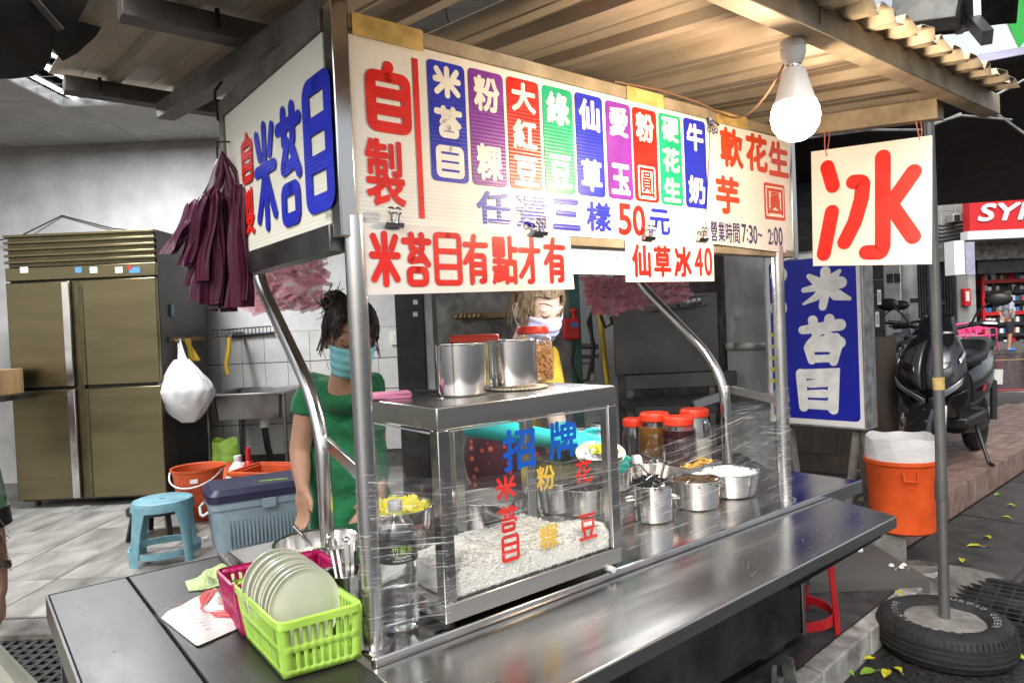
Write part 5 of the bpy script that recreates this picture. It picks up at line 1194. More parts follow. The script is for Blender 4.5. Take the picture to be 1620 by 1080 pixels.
tag(obj('rubber_hose', MB().tube([aty(363,534,6.1), aty(362,555,6.1), aty(358,575,6.1), aty(361,592,6.1)], .018, 10), 'hose_yellow'), 'short yellow rubber hose hanging from the tap above the sink', 'hose')
tp = aty(362,531,6.12); fa = thing('tap', 'dark tap on the tiled wall above the yellow hose', 'tap', tp); obj('spout', MB().tube([tp+Vector((0,.32,.02)), tp+Vector((0,.05,.02)), tp+Vector((0,0,-.02))], .018, 10), 'steel_dull', fa); obj('lever', MB().bar(tp+Vector((-.05,.1,.05)), tp+Vector((.06,.1,.06)), .02, .012), 'steel_dull', fa)
# stack of cleaning things
def sack(name, label, px, py, y, w_, h_, m, seed=1, d_=.12):
    c = aty(px, py, y); c.z = SF; ph = seed*1.7
    tag(obj(name, MB().grid(24, 12, lambda a, b: (c.x+w_/2*math.cos(a*6.283)*(1-.25*b)*(1+.08*math.sin(5*a*6.28+ph+6*b)), c.y+d_*math.sin(a*6.283)*(1-.85*b), c.z+h_*b+.02*math.sin(a*12+ph)*b)), m), label, 'bag')
sack('detergent_bag', 'green and white detergent refill bag slumped under the sink', 358, 745, 5.62, .26, .44, 'leaf_green', 2)
sack('red_label_bag', 'clear bag with red contents beside the fridge under the sink', 345, 752, 5.50, .28, .27, 'dull_orange', 5)
jc = aty(377,742,5.45); jc.z = SF; jg = thing('white_jug', 'white plastic jug with handle on the floor under the sink', 'jug', jc); X = Matrix.Translation(jc)
obj('jug_body', MB(X).loft([sqr(.085,.0,.6),sqr(.09,.02,.6),sqr(.09,.17,.6),sqr(.06,.25,.3),sqr(.028,.29,0),sqr(.028,.315,0)]), 'white_plastic', jg); obj('cap', MB(X).lathe([(0,.335),(.03,.335),(.031,.312),(0,.312)], n=20), 'white_plastic', jg); obj('handle', MB(X).tube([(.03,0,.27),(.085,0,.25),(.10,0,.19),(.085,0,.13)], .014, 8), 'white_plastic', jg)
rc = aty(394,742,5.42); rc.z = SF; rbt = thing('red_bottle', 'slim red cleaner bottle next to the white jug', 'bottle', rc); X = Matrix.Translation(rc)
obj('bottle_body', MB(X).lathe([(0,0),(.045,0),(.048,.01),(.048,.24),(.03,.29),(.016,.30)], n=20), 'red_plastic', rbt); obj('cap', MB(X).lathe([(0,.40),(.018,.40),(.022,.30),(0,.30)], n=16), 'red_plastic', rbt); obj('label_wrap', MB(X).lathe([(.0484,.05),(.0487,.052),(.0487,.16),(.0484,.162)], n=20), 'can_label', rbt)
c = aty(440,752,5.0); c.z = SF; cr = thing('orange_crate', 'orange plastic crate on the floor behind the cooler box', 'crate', c); X = Matrix.Translation(c) @ Matrix.Rotation(-.25, 4, 'Z')
for sgn in (-1, 1):
    obj('side', MB(X).box(-.26,sgn*.17-.008,.006,.26,sgn*.17+.008,.30), 'dull_orange', cr, bev=.004); obj('end', MB(X).box(sgn*.26-.008,-.161,.006,sgn*.26+.008,.161,.30), 'dull_orange', cr, bev=.004)
obj('base', MB(X).box(-.265,-.175,0,.265,.175,.005), 'dull_orange', cr)
m = MB(X)
for sgn in (-1, 1): m.box(-.28,sgn*.185-.012,.285,.28,sgn*.185+.012,.315); m.box(sgn*.28-.012,-.172,.285,sgn*.28+.012,.172,.315)
obj('rim', m, 'dull_orange', cr, bev=.004)
c = aty(316,790,4.9); c.z = SF; bk = thing('orange_bucket', 'orange plastic bucket with white handle beside the cooler', 'bucket', c); X = Matrix.Translation(c)
hb = aty(316,738,4.9).z-SF
obj('pail', MB(X).lathe([(0,.0),(.12,.0),(.125,.01),(.172,hb),(.182,hb+.004),(.182,hb-.012),(.178,hb-.012),(.166,hb-.004),(.118,.012),(0,.01)], n=40), 'dull_orange', bk)
obj('bail', MB(X).tube([(.178*math.cos(t), .178*math.sin(t)-.02, hb-.01-.10*math.sin(math.pi*(k/14))) for k, t in [(i, R(180+180*i/14)) for i in range(15)]], .006, 8), 'white_plastic', bk)
obj('badge', MB(X).cbox((.04,-.158,hb-.07), (.05,.006,.03), (-.15,0,.2)), 'paper_white', bk)
# cooler box
a = atz(336,880,SF); b = atz(500,850,SF); cd = (b-a).normalized(); cn = Vector((-cd.y, cd.x, 0)); 
co = thing('cooler_box', 'pale blue cooler box with navy lid on the shop floor', 'cooler box', a+cd*.35+cn*.2); X = frame(a, cd, Vector((0,0,1)))
CL, CW, CH = .66, .40, aty(330,800,a.y).z-SF
def crr(x0, y0, x1, y1, r, z, n=4):
    P = []
    for cx, cy, a0 in ((x1-r,y1-r,0),(x0+r,y1-r,90),(x0+r,y0+r,180),(x1-r,y0+r,270)):
        for k in range(n+1): t = R(a0+90*k/n); P.append(Vector((cx+r*math.cos(t), cy+r*math.sin(t), z)))
    return P
obj('tub', MB(X).loft([crr(.03,.03,CL-.03,CW-.03,.05,0), crr(.01,.01,CL-.01,CW-.01,.06,CH*.85), crr(.0,.0,CL,CW,.06,CH*.86), crr(.0,.0,CL,CW,.06,CH)]), 'cooler_blue', co)
obj('lid', MB(X).loft([crr(-.008,-.008,CL+.008,CW+.008,.06,CH+.002), crr(-.008,-.008,CL+.008,CW+.008,.06,CH+.045), crr(.02,.02,CL-.02,CW-.02,.05,CH+.075)]), 'navy_plastic', co)
m = MB(X)
for k in range(22): m.box(.10+.022*k,.012,.03,.108+.022*k,.022,CH*.62)
obj('ribs', m, 'cooler_blue', co)
obj('latch', MB(X).box(CL*.5-.04,-.012,CH-.06,CL*.5+.04,.0,CH-.0), 'cooler_blue', co, bev=.004)
obj('handle', MB(X).tube([(-.004,.06,CH-.05),(-.03,.08,CH-.07),(-.035,.2,CH-.09),(-.03,.32,CH-.07),(-.004,.34,CH-.05)], .008, 8), 'white_plastic', co); obj('tap_spout', MB(X).tube([(.0,.2,.06),(-.03,.2,.055)], .014, 10), 'white_plastic', co)
tag(obj('lid_knife', MB(X).bar((.30,.14,CH+.0745),(.46,.10,CH+.0745),.02,.008), 'leaf_green'), 'green handled knife lying on the navy cooler lid', 'knife')
# blue stool
def stool(name, label, c, rz, H_, W_, m, group=None):
    t = thing(name, label, 'stool', c, rz, group); X = Matrix.Translation(c) @ Matrix.Rotation(rz, 4, 'Z')
    rt, rbm = W_*.40, W_*.5
    obj('seat', MB(X).lathe([(.018,H_-.018),(.018,H_-.003),(rt*.9,H_),(rt,H_-.006),(rt+.008,H_-.03),(rt+.010,H_-.055),(rt+.004,H_-.055),(rt-.004,H_-.018),(.02,H_-.014)], n=40), m, t)
    for k in range(4):
        th = R(45+90*k); d = Vector((math.cos(th), math.sin(th), 0)); e = Vector((-d.y, d.x, 0)); rings = []
        for z, r, wd in ((0, rbm*1.0, .062), (.05, rbm*.985, .062), (H_*.55, rbm*.90, .072), (H_-.06, rt+.002, .10), (H_-.02, rt-.006, .11)):
            rings.append([d*r-e*wd/2+Vector((0,0,z)), d*(r+.012)-e*wd*.3+Vector((0,0,z)), d*(r+.012)+e*wd*.3+Vector((0,0,z)), d*r+e*wd/2+Vector((0,0,z)), d*(r-.006)+e*wd*.3+Vector((0,0,z)), d*(r-.006)-e*wd*.3+Vector((0,0,z))])
        obj('leg', MB(X).loft(rings), m, t, ang=50)
    for z, kk in ((.055, .985),):
        rg = []
        for k in range(41):
            th = 2*math.pi*k/40; r = rbm*kk-.01; rg.append([Vector((q*math.cos(th), q*math.sin(th), zz)) for q, zz in ((r-.005,z-.018),(r+.006,z-.018),(r+.006,z+.018),(r-.005,z+.018))])
        obj('ring_stretcher', MB(X).loft(rg, caps=False), m, t)
    return t
sc_ = atz(262,880,SF); stool('blue_stool', 'light blue plastic stool with a hole in the seat on the tiled floor', sc_, .35, .345, .40, 'blue_plastic')
c = aty(252,815,4.5); c.z = SF; bs = thing('black_stool', 'low black round stool half hidden behind the blue stool', 'stool', c); X = Matrix.Translation(c)
hz_ = aty(252,797,4.5).z-SF
obj('seat', MB(X).lathe([(0,hz_),(.17,hz_),(.19,hz_-.01),(.19,hz_-.04),(0,hz_-.04)], n=36), 'black_plastic', bs)
for k in range(4): t = R(45+90*k); obj('leg', MB(X).bar((.15*math.cos(t),.15*math.sin(t),hz_-.04),(.19*math.cos(t),.19*math.sin(t),0),.03,.03), 'black_plastic', bs)
# rubber mat, front left
mt_ = thing('rubber_mat', 'black perforated rubber mat on the ground at the left', 'mat', (-2.0,2.6,.1)); m = MB()
a0 = Vector((-2.9,2.15,.1)); 
for i in range(34): m.bar(a0+Vector((.05*i,0,.006)), a0+Vector((.05*i,.92,.006)), .022, .012)
obj('ribs', m, 'rubber', mt_); m = MB()
for i in range(19): m.bar(a0+Vector((0,.05*i,.005)), a0+Vector((1.68,.05*i,.005)), .02, .009)
obj('cross_ribs', m, 'rubber', mt_)
struct('shop_step', MB().box(-7,3.05,.05,1.2,3.22,.142), 'concrete_dark', bev=.01)
# left edge counter with pink cloth
p = aty(-28,640,4.9); kt = thing('kitchen_table', 'steel kitchen table at the left edge beside the refrigerator', 'table', (p.x-.3, 5.2, SF))
obj('top', MB().box(p.x-.8,4.85,1.02,p.x+.06,5.4,1.06), 'steel_dull', kt); 
for x in (p.x-.7, p.x+.03): obj('leg', MB().tube([(x,4.9,SF),(x,4.9,1.02)], .022, 10), 'steel_plain', kt)
tag(obj('carton', MB().box(p.x-.6,4.95,1.061,p.x+.02,5.3,1.25), 'wood', bev=.004), 'brown cardboard carton on the table at the left edge', 'carton')
tag(obj('steel_tub', MB(Matrix.Translation((p.x-.12,4.75,1.09))).lathe([(0,-.02),(.15,-.02),(.16,.1),(.17,.105),(.15,.09),(.14,0),(0,-.01)], n=32), 'steel_dull'), 'dull steel tub at the left edge of the kitchen table', 'tub')
tag(obj('pink_cloth', MB().grid(14, 14, lambda a, b: (p.x-.25+.34*a, 4.80-.06*math.sin(6*a), .96-.34*b+.03*math.sin(9*a+5*b))), 'pink_plastic', solid=.006), 'bright pink cloth hanging from the table at the left edge', 'cloth')
# ================================================================== hanging bags
pbn = aty(335,285,1.78)
pg = thing('purple_bag_bundle', 'bundle of purple plastic carrier bags hanging beside the side sign', 'bag bundle', pbn)
rr = random.Random(21)
kn = aty(346, 286, 1.80)
for k in range(24):
    if k < 7: bx_ = 268+9*k+rr.uniform(-4,4); by_ = 398+8*k+rr.uniform(-8,10); tx_ = 312+4.5*k+rr.uniform(-3,3)
    elif k < 12: bx_ = 300+8*(k-7)+rr.uniform(-3,3); by_ = 455+9*(k-7)+rr.uniform(-12,6); tx_ = 326+6*(k-7)+rr.uniform(-4,4)
    else: bx_ = 328+5.6*(k-12)+rr.uniform(-3,3); by_ = 488+rr.uniform(-14,8); tx_ = 340+4.2*(k-12)+rr.uniform(-3,3)
    ty_2 = 303+rr.uniform(-14,16)+(12 if k < 5 else 0); dpt = 1.80-rr.uniform(0,.05); top = aty(tx_, ty_2, dpt); bot = aty(bx_, by_, dpt-.01)
    wd = rr.uniform(.012,.019); ph = rr.uniform(0, 6); rings = []; an = rr.uniform(-.9,.9); tw2 = rr.uniform(-.8,.8)
    for j in range(17):
        t = j/16; c = top.lerp(bot, t)+Vector((.005*math.sin(6*t+ph),.004*math.sin(5*t+ph),0)); a2 = an+tw2*t
        dirw = Vector((math.cos(a2), math.sin(a2), 0)); dn = Vector((-dirw.y, dirw.x, 0))
        sc2 = min(1, math.sqrt(t*9)+.12); ww = wd*sc2*(.85+.45*t); th = .0075*sc2*(1.1-.3*t)
        rings.append([c+dirw*ww*math.cos(a)*(1+.22*math.sin(5*a+ph+2*t))+dn*th*math.sin(a)*(1+.35*math.sin(5*a+ph+2*t)) for a in [2*math.pi*i/20 for i in range(20)]])
    obj('bag_strip', MB().loft(rings), 'purple_bag_pale' if k in (0,1,4,9,15) else 'purple_bag', pg, ang=60)
obj('hanging_hook', MB().tube([kn+Vector((0,0,-.01)), kn+Vector((0,0,.10)), aty(372,225,1.86), aty(362,170,1.95)], .003, 6), 'cord_black', pg)
for k in range(9):
    tp_ = aty(326+7*k, 306+rr.uniform(-6,8), 1.785); hk_ = kn+Vector((.012,0,.075)); md2 = tp_.lerp(hk_, .5)+Vector((rr.uniform(-.012,.012), rr.uniform(-.01,.01), 0))
    obj('bag_handle', MB().loft([[c_+Vector((math.cos(a)*w2, math.sin(a)*.004, 0)) for a in [2*math.pi*i/8 for i in range(8)]] for c_, w2 in ((tp_,.014),(tp_.lerp(md2,.5),.010),(md2,.008),(md2.lerp(hk_,.6),.006),(hk_,.003))]), 'bag_grey' if k % 2 else 'purple_bag', pg, ang=60)
def pinkpack(name, label, q, d, th, seed, ntuft=26, cone=False):
    t = thing(name, label, 'bag pack', d, 0, 'packs of pink plastic bags'); rr = random.Random(seed)
    A, B2_, C_, D_ = q                               # tl tr br bl
    def fr(a, b): return D_.lerp(C_, a).lerp(A.lerp(B2_, a), b)
    mb = MB()
    for k in range(ntuft*9):
        a, b = rr.random(), rr.random(); p = fr(a, b)+Vector((0, rr.uniform(-th,th), 0)); an = rr.uniform(-.6,.6)+(rr.choice((0,3.14))); L = rr.uniform(.02,.05)
        dv = Vector((math.cos(an), 0, math.sin(an)))*L; up_ = Vector((-dv.z, rr.uniform(-.02,.02), dv.x))*.22
        mb.add([p-dv-up_, p+Vector((0,rr.uniform(-.012,.012),0))-up_*1.4, p+dv-up_*.6, p+dv+up_, p+Vector((0,rr.uniform(-.014,.014),0))+up_*1.3, p-dv+up_*.7], [(0,1,4,5),(1,2,3,4)])
    o = obj('folded_bags', mb, 'pink_bag', t, ang=80); o['kind'] = 'stuff'
    core = MB().grid(12, 10, lambda a, b: fr(a, b)+Vector((0, .01+.01*math.sin(20*a+8*b), .006*math.sin(17*b)))); obj('core', core, 'pink_bag', t)
    film('wrapper', None, lambda a, b: fr(a*1.06-.03, b*1.06-.03)+Vector((.006*math.sin(18*b), -th-.008+.008*math.sin(23*a+13*b)*math.sin(9*b), .005*math.sin(21*a))), 26, 22, 'bag_clear', t, 2.0)
    return t
Y1 = 2.75
pinkpack('pink_bag_pack', 'clear pack of pink plastic bags hanging behind the left bent post', (aty(395,392,Y1), aty(509,383,Y1), aty(510,485,Y1), aty(392,492,Y1)), aty(450,490,Y1), .03, 3)
Y2 = 3.6
pinkpack('pink_bag_pack', 'pink plastic bags hanging in a wide pack behind the price 40 banner', (aty(985,425,Y2), aty(1086,425,Y2), aty(1083,476,Y2), aty(985,487,Y2)), aty(1030,490,Y2), .03, 5)
pinkpack('pink_bag_pack', 'drooping tuft of pink plastic bags left of the price 40 banner', (aty(925,440,Y2-.05), aty(1000,440,Y2-.05), aty(975,492,Y2-.05), aty(950,494,Y2-.05)), aty(960,495,Y2), .03, 9)
# ================================================================== kitchen bay behind the server
Yp = 4.3
a = aty(628,560,Yp); b = aty(686,560,Yp)
pc = thing('dark_steel_pillar', 'dark painted steel pillar with bright edge strip behind the cabinet', 'pillar', (.5*(a.x+b.x), Yp, SF))
obj('shaft', MB().box(a.x,Yp,SF,b.x-.05,Yp+.35,3.24), 'dark_metal', pc, bev=.006); obj('edge_strip', MB().box(b.x-.049,Yp+.02,SF,b.x,Yp+.30,3.24), 'box_grey', pc)
for py in (478, 497): p = aty(657, py, Yp-.003); obj('sticker', MB().box(p.x-.014,Yp-.004,p.z-.014,p.x+.014,Yp-.001,p.z+.014), 'paper_white', pc)
p = aty(625,535,6.40); sw = thing('wall_switch', 'cream wall switch on the tiled wall beside the dark pillar', 'switch', p); obj('plate', MB().box(p.x-.05,6.415,p.z-.06,p.x+.05,6.435,p.z+.06), 'sign_cream', sw, bev=.005); obj('rocker', MB().box(p.x-.015,6.408,p.z-.03,p.x+.015,6.4145,p.z+.03), 'white_plastic', sw)
Yq = 5.2
a = aty(690,480,Yq); b = aty(900,480,Yq)
gp = thing('grey_partition', 'grey metal partition panel behind the server', 'partition', (.5*(a.x+b.x), Yq, SF)); obj('panel', MB().box(a.x,Yq,SF,b.x,Yq+.05,2.9), 'concrete', gp); obj('trim', MB().box(b.x,Yq-.02,SF,b.x+.08,Yq+.06,2.9), 'teal_paint', gp)
hk = thing('wooden_hook_rack', 'row of wooden pegs on the grey partition behind the server', 'hook rack', aty(755,500,Yq)); a = aty(722,500,Yq-.02); b = aty(800,497,Yq-.02)
obj('rail', MB().bar(a, b, .02, .045), 'wood', hk)
for k in range(6): q = a.lerp(b, .02+.09*k); obj('peg', MB().tube([q, q+Vector((0,-.04,0)), q+Vector((0,-.05,-.02))], [.016,.014,.020], 10), 'wood', hk)
tag(obj('white_wall_strip', MB().box(aty(905,480,5.6).x,5.6,SF,aty(972,480,5.6).x,5.66,3.2), 'plaster'), 'pale wall strip behind the red dispenser', 'wall')
p = aty(903,520,5.1); rd_ = thing('red_gas_box', 'red dispenser box mounted beside the server', 'dispenser', p); obj('box', MB().box(p.x-.055,5.05,p.z-.08,p.x+.065,5.15,p.z+.075), 'red_plastic', rd_, bev=.012); obj('valve', MB().tube([(p.x+.03,5.1,p.z+.075),(p.x+.03,5.1,p.z+.12)], .018, 12).ell((p.x+.03,5.1,p.z+.13), (.028,.028,.022), 12, 8), 'red_plastic', rd_); obj('label_plate', MB().box(p.x+.0,5.046,p.z+.01,p.x+.05,5.0495,p.z+.045), 'can_blue', rd_)
for k, pts in enumerate(([(908,540),(905,575),(915,605),(930,600),(938,560),(934,500)], [(945,470),(930,510),(940,545),(936,590)], [(960,480),(950,500),(958,518),(968,512),(966,500)])):
    P = [aty(*q, 5.0) for q in pts]; tag(obj('gas_hose', MB().tube(P, .012, 8), 'cord_black'), ['black hose looping below the red dispenser','black cable running down beside the red dispenser','black iron hook hanging beside the yellow hose'][k], 'hose', 'hoses beside the red dispenser')
P = [aty(947,440,5.2), aty(950,500,5.2), aty(956,560,5.2), aty(962,610,5.2)]; tag(obj('yellow_hose', MB().tube(P, .02, 10), 'hose_yellow'), 'long yellow gas hose hanging down the pale wall', 'hose')
gm = thing('gas_meter', 'small grey metal box with pipes low beside the yellow hose', 'meter', aty(927,590,5.2)); p = aty(927,585,5.2); obj('box', MB().box(p.x-.09,5.2,p.z-.09,p.x+.07,5.32,p.z+.05), 'galv', gm, bev=.01); obj('pipe', MB().tube([(p.x-.06,5.2,p.z+.18),(p.x+.10,5.2,p.z+.17)], .02, 10).tube([(p.x-.05,5.2,p.z+.1),(p.x+.1,5.2,p.z+.1)], .014, 8), 'steel_dull', gm)
Yh = 4.75
a = aty(972,540,Yh); b = aty(1137,540,Yh); zt2 = aty(1050,466,Yh).z; zb2 = aty(1050,590,Yh).z
hd = thing('steel_splashback', 'dull steel splashback panel of the dark kitchen worktop', 'splashback', (.5*(a.x+b.x), Yh, zb2)); obj('panel', MB().box(a.x,Yh,zb2,b.x,Yh+.03,zt2), 'dark_steel_panel', hd, bev=.004); obj('ledge', MB().box(a.x+.06,Yh-.05,zb2-.10,b.x+.1,Yh+.03,zb2-.002), 'dark_steel_panel', hd, bev=.004)
for x in (a.x+.1, b.x-.05): obj('support', MB().box(x-.02,Yh+.031,SF,x+.02,Yh+.07,zt2-.1), 'steel_dull', hd)
wt_ = thing('kitchen_worktop', 'dark steel kitchen worktop with grey plastic pipe frame behind the jars', 'worktop', (.5*(a.x+b.x), Yh-.3, SF)); zw = aty(1060,640,4.2).z
obj('top', MB().box(a.x+.02,4.15,zw-.05,b.x+.12,4.70,zw), 'dark_steel_panel', wt_, bev=.004)
e1 = aty(1098,640,4.1); e2 = aty(1142,626,4.1); obj('pipe_frame', MB().bar(e1, e2, .04, .045).bar(e1+Vector((.02,0,-.02)), Vector((e1.x+.02,e1.y,SF)), .045, .045).bar(e2+Vector((.02,0,.02)), Vector((e2.x+.02,e2.y,SF)), .045, .045), 'pvc_grey', wt_)
obj('lower_shelf', MB().box(a.x+.05,4.2,.45,b.x+.1,4.7,.48), 'dark_steel_panel', wt_)
wr = thing('wire_rack', 'wire rack with dish brushes on the steel splashback', 'wire rack', aty(1080,490,Yh)); a2 = aty(1035,492,Yh-.12); b2 = aty(1128,480,Yh-.12); m = MB()
for dz, dy in ((0,0),(.06,0),(0,.1)): m.tube([a2+Vector((0,dy,dz)), b2+Vector((0,dy,dz))], .004, 6)
for k in range(12): q = a2.lerp(b2, k/11); m.tube([q+Vector((0,0,.07)), q, q+Vector((0,.1,0))], .003, 5)
obj('wires', m, 'steel_dull', wr); obj('brush', MB().tube([a2.lerp(b2,.55)+Vector((0,.04,.03)), a2.lerp(b2,.8)+Vector((0,.04,.035))], .035, 12), 'galv', wr); obj('green_cap', MB().tube([a2.lerp(b2,.5)+Vector((0,.04,.03)), a2.lerp(b2,.55)+Vector((0,.04,.03))], .034, 12), 'green_print', wr)
# ================================================================== people
def limb(mb, pts, rad, n=12):
    mb.tube(pts, rad, n)
    for p, r in zip(pts, rad): mb.ell(p, (r, r, r), 12, 8)
def hand(mb, w, d, side, size=1.0, curl=.5, n_=None, spread=.10):
    # w wrist, d direction of the hand, side: unit vector across the palm towards the thumb
    w = Vector(w); d = Vector(d).normalized(); s = Vector(side); s = (s-d*s.dot(d)).normalized(); nn = d.cross(s).normalized()*(n_ or 1)
    pl = .085*size; pc = w+d*pl*.5
    for t in (-.026, -.009, .009, .026): mb.tube([w+s*t*.6*size, w+d*pl*.55+s*t*size, w+d*pl+s*t*1.05*size], [.015*size,.0155*size,.012*size], 8)
    mb.ell(pc, (.02*size,.02*size,.02*size), 10, 7)
    for k, (t, L) in enumerate(((.028,.066),(.0095,.074),(-.0095,.069),(-.028,.054))):
        b = w+d*pl+s*t*size; dd = (d+s*t*spread*12).normalized(); P = [b-d*.01]; c = b; L *= size
        for j, f in enumerate((.45,.30,.25)):
            a = curl*(.5+.55*j); v = (dd*math.cos(a)+nn*math.sin(a)).normalized(); c = c+v*L*f; P.append(c)
        mb.tube(P, [.0092*size,.0088*size,.0080*size,.0068*size], 8); mb.ell(P[-1], (.0068*size,)*3, 8, 6)
    b = w+d*.022*size+s*.026*size; v1_ = (d*.75+s*.62+nn*.25*curl).normalized(); v2_ = (d*.95+s*.15+nn*.45*curl).normalized(); e = b+v1_*.038*size; f = e+v2_*.03*size
    mb.tube([b-v1_*.01, b, e, f], [.014*size,.0125*size,.0098*size,.0078*size], 8); mb.ell(f, (.0078*size,)*3, 8, 6)
def head_mesh(mb, X, s=1.0):
    def E(c, r, rot=None): 
        q = MB(); q.ell(Vector(c)*s, Vector(r)*s, 18, 12, rot); mb.add([X @ p for p in q.v], q.f)
    E((0,-.008,.028),(.074,.092,.092)); E((0,.018,-.045),(.056,.064,.066)); E((0,.045,-.088),(.030,.034,.026)); E((0,.055,.0),(.058,.036,.055))
    E((0,.092,-.022),(.012,.016,.016)); E((0,.086,.005),(.009,.012,.028)); E((-.028,.070,-.025),(.022,.018,.02)); E((.028,.070,-.025),(.022,.018,.02))
    for k in (-1, 1): E((k*.075,-.008,-.005),(.010,.022,.032),(0,0,k*.3)); E((k*.030,.078,.028),(.024,.012,.008))
    q = MB().tube([Vector((0,-.018,-.05))*s, Vector((0,-.03,-.11))*s, Vector((0,-.045,-.19))*s], [.052*s,.047*s,.058*s], 16); mb.add([X @ p for p in q.v], q.f)
def mask(name, X, m, par, s=1.0):
    def fn(a, b):
        t = (a-.5)*2.3; z = -.100+.098*b; k = 1-.18*(1-b)**2; bulge = .012*math.cos(t)*math.sin(3.14*b)
        r = .0015*math.sin(b*3.14*7)
        return X @ (Vector(((.0745*k+r)*math.sin(t), .012+(.093*k+bulge+r)*math.cos(t)-.006*(1-b), z))*s)
    o = film(name, None, fn, 30, 22, m, par); md = o.modifiers.new('s', 'SOLIDIFY'); md.thickness = .002
    for k in (-1, 1):
        q = MB().tube([X @ (Vector(p)*s) for p in ((k*.070,.045,-.012),(k*.080,.015,.005),(k*.086,-.020,.022),(k*.086,-.032,.0),(k*.078,-.012,-.045),(k*.066,.035,-.088))], .0016*s, 6); obj('ear_loop', q, 'white_plastic', par)
def hair(name, X, m, par, n, fn, seed=1, s=1.0, w_=.0042, msy=1.0):
    rr = random.Random(seed); mb = MB()
    for k in range(n):
        ph = rr.uniform(-math.pi, math.pi); th1 = fn(ph, rr)
        if th1 is None: continue
        th0 = rr.uniform(.02, .75); P = []; k1 = rr.uniform(1.03, 1.13); sw_ = rr.uniform(-.18, .18)
        N = 7
        for j in range(N):
            t = j/(N-1); th = th0+(th1[0]-th0)*t; p_ = ph+sw_*t
            ct = min(th, 1.75); q = Vector((math.sin(p_)*math.sin(ct)*.076, math.cos(p_)*math.sin(ct)*.096-.006, math.cos(ct)*.098+.028))*k1
            if th > 1.75: q.z -= (th-1.75)*.12; q += Vector((math.sin(p_), math.cos(p_), 0))*(th-1.75)*.01*th1[1]
            q += Vector((rr.gauss(0,1), rr.gauss(0,1), rr.gauss(0,1)))*.0035*t*msy; P.append(X @ (q*s))
        mb.tube(P, [w_*s*(.6+.6*math.sin(3.14*(.15+.75*j/(N-1)))) for j in range(N)], 5)
    o = obj(name, mb, m, par, ang=70); o['kind'] = 'stuff'; return o
def hX(c, yaw, pitch, roll=0):
    # yaw 0 faces the camera (-Y); positive yaw turns to the picture's right
    return Matrix.Translation(c) @ Matrix.Rotation(R(180)+R(yaw), 4, 'Z') @ Matrix.Rotation(R(-pitch), 4, 'X') @ Matrix.Rotation(R(roll), 4, 'Y')
def face(X, par, s=1.0, closed=True):
    for k in (-1, 1):
        q = MB().tube([X @ (Vector((k*(.014+.034*t), .098-.024*t*t-.004, .014-.010*math.sin(3.14*t)))*s) for t in [i/8 for i in range(9)]], [.0009+.0016*math.sin(3.14*(i/8)) for i in range(9)], 6); obj('eyelashes', q, 'eye_dark', par)
        q = MB().tube([X @ (Vector((k*(.012+.042*t), .100-.030*t*t, .044+.009*math.sin(2.6*t)))*s) for t in [i/8 for i in range(9)]], [.0012+.0016*math.sin(3.14*(i/8)) for i in range(9)], 6); obj('eyebrow', q, 'hair_brown', par)
        if not closed:
            q = MB().ell(X @ (Vector((k*.031,.080,.010))*s), (.013*s,.013*s,.009*s), 14, 10); obj('eye', q, 'eye_white', par); q = MB().ell(X @ (Vector((k*.031,.0905,.010))*s), (.0062*s,.0045*s,.0062*s), 12, 8); obj('pupil', q, 'eye_dark', par)
# ---- green shirt
hc = aty(554,538,2.50); g = thing('person', 'person in green T-shirt and light blue mask standing behind the left post', 'person', (hc.x, hc.y+.05, SF))
X = hX(hc, 22, 16, -4); sk_ = MB(); head_mesh(sk_, X, 1.12)
sh = aty(492,616,2.64); el = aty(474,712,2.62); wr_ = aty(479,772,2.56)
sh2 = aty(588,612,2.75); el2 = aty(596,715,2.80); wr2 = aty(600,790,2.62)
limb(sk_, [sh, sh.lerp(el,.5), el, el.lerp(wr_,.4), wr_], [.052,.046,.039,.038,.025]); limb(sk_, [sh2, el2, el2.lerp(wr2,.4), wr2], [.05,.04,.038,.026])
nk = X @ Vector((0,-.045,-.19)); sk_.tube([sh+Vector((.03,.04,0)), nk+Vector((0,.05,-.03)), sh2+Vector((-.03,.0,0))], [.05,.07,.05], 12)
hand(sk_, wr_, (.03,-.03,-1), (.8,-.5,0), 1.0, .55); hand(sk_, wr2, (-.5,-.5,-.5), (-.3,.3,.5), 1.0, .5)
tz = aty(540,800,2.7); bcx = (sh.x+sh2.x)/2+.005
sk_.tube([Vector((bcx,2.72,nk.z-.06)), Vector((bcx,2.74,.75)), Vector((bcx-.09,2.76,.60)), Vector((bcx-.09,2.78,SF+.02))], [.09,.10,.08,.05], 14); sk_.tube([Vector((bcx,2.74,.75)), Vector((bcx+.09,2.76,.60)), Vector((bcx+.09,2.78,SF+.02))], [.10,.08,.05], 14)
remeshed('body', sk_, 'skin', g, .0075, 5)
m = MB()
m.ell((bcx,2.70,nk.z-.14),(.165,.105,.16),20,12); m.ell((bcx,2.71,nk.z-.32),(.165,.12,.20),20,12); m.ell((bcx,2.72,nk.z-.50),(.17,.125,.20),20,12); m.ell((bcx,2.72,.62),(.175,.13,.14),20,12); m.ell(nk+Vector((0,.01,-.055)),(.10,.075,.05),18,10)
m.tube([nk+Vector((-.02,.02,-.035)), sh+Vector((0,.01,.012)), sh.lerp(el,.18)+Vector((-.003,0,0)), sh.lerp(el,.42)+Vector((-.004,0,0))], [.062,.060,.060,.060], 16); m.tube([nk+Vector((.02,.02,-.035)), sh2+Vector((0,0,.012)), sh2.lerp(el2,.4)], [.062,.058,.058], 16)
remeshed('shirt', m, 'green_shirt', g, .010, 6)
m = MB()
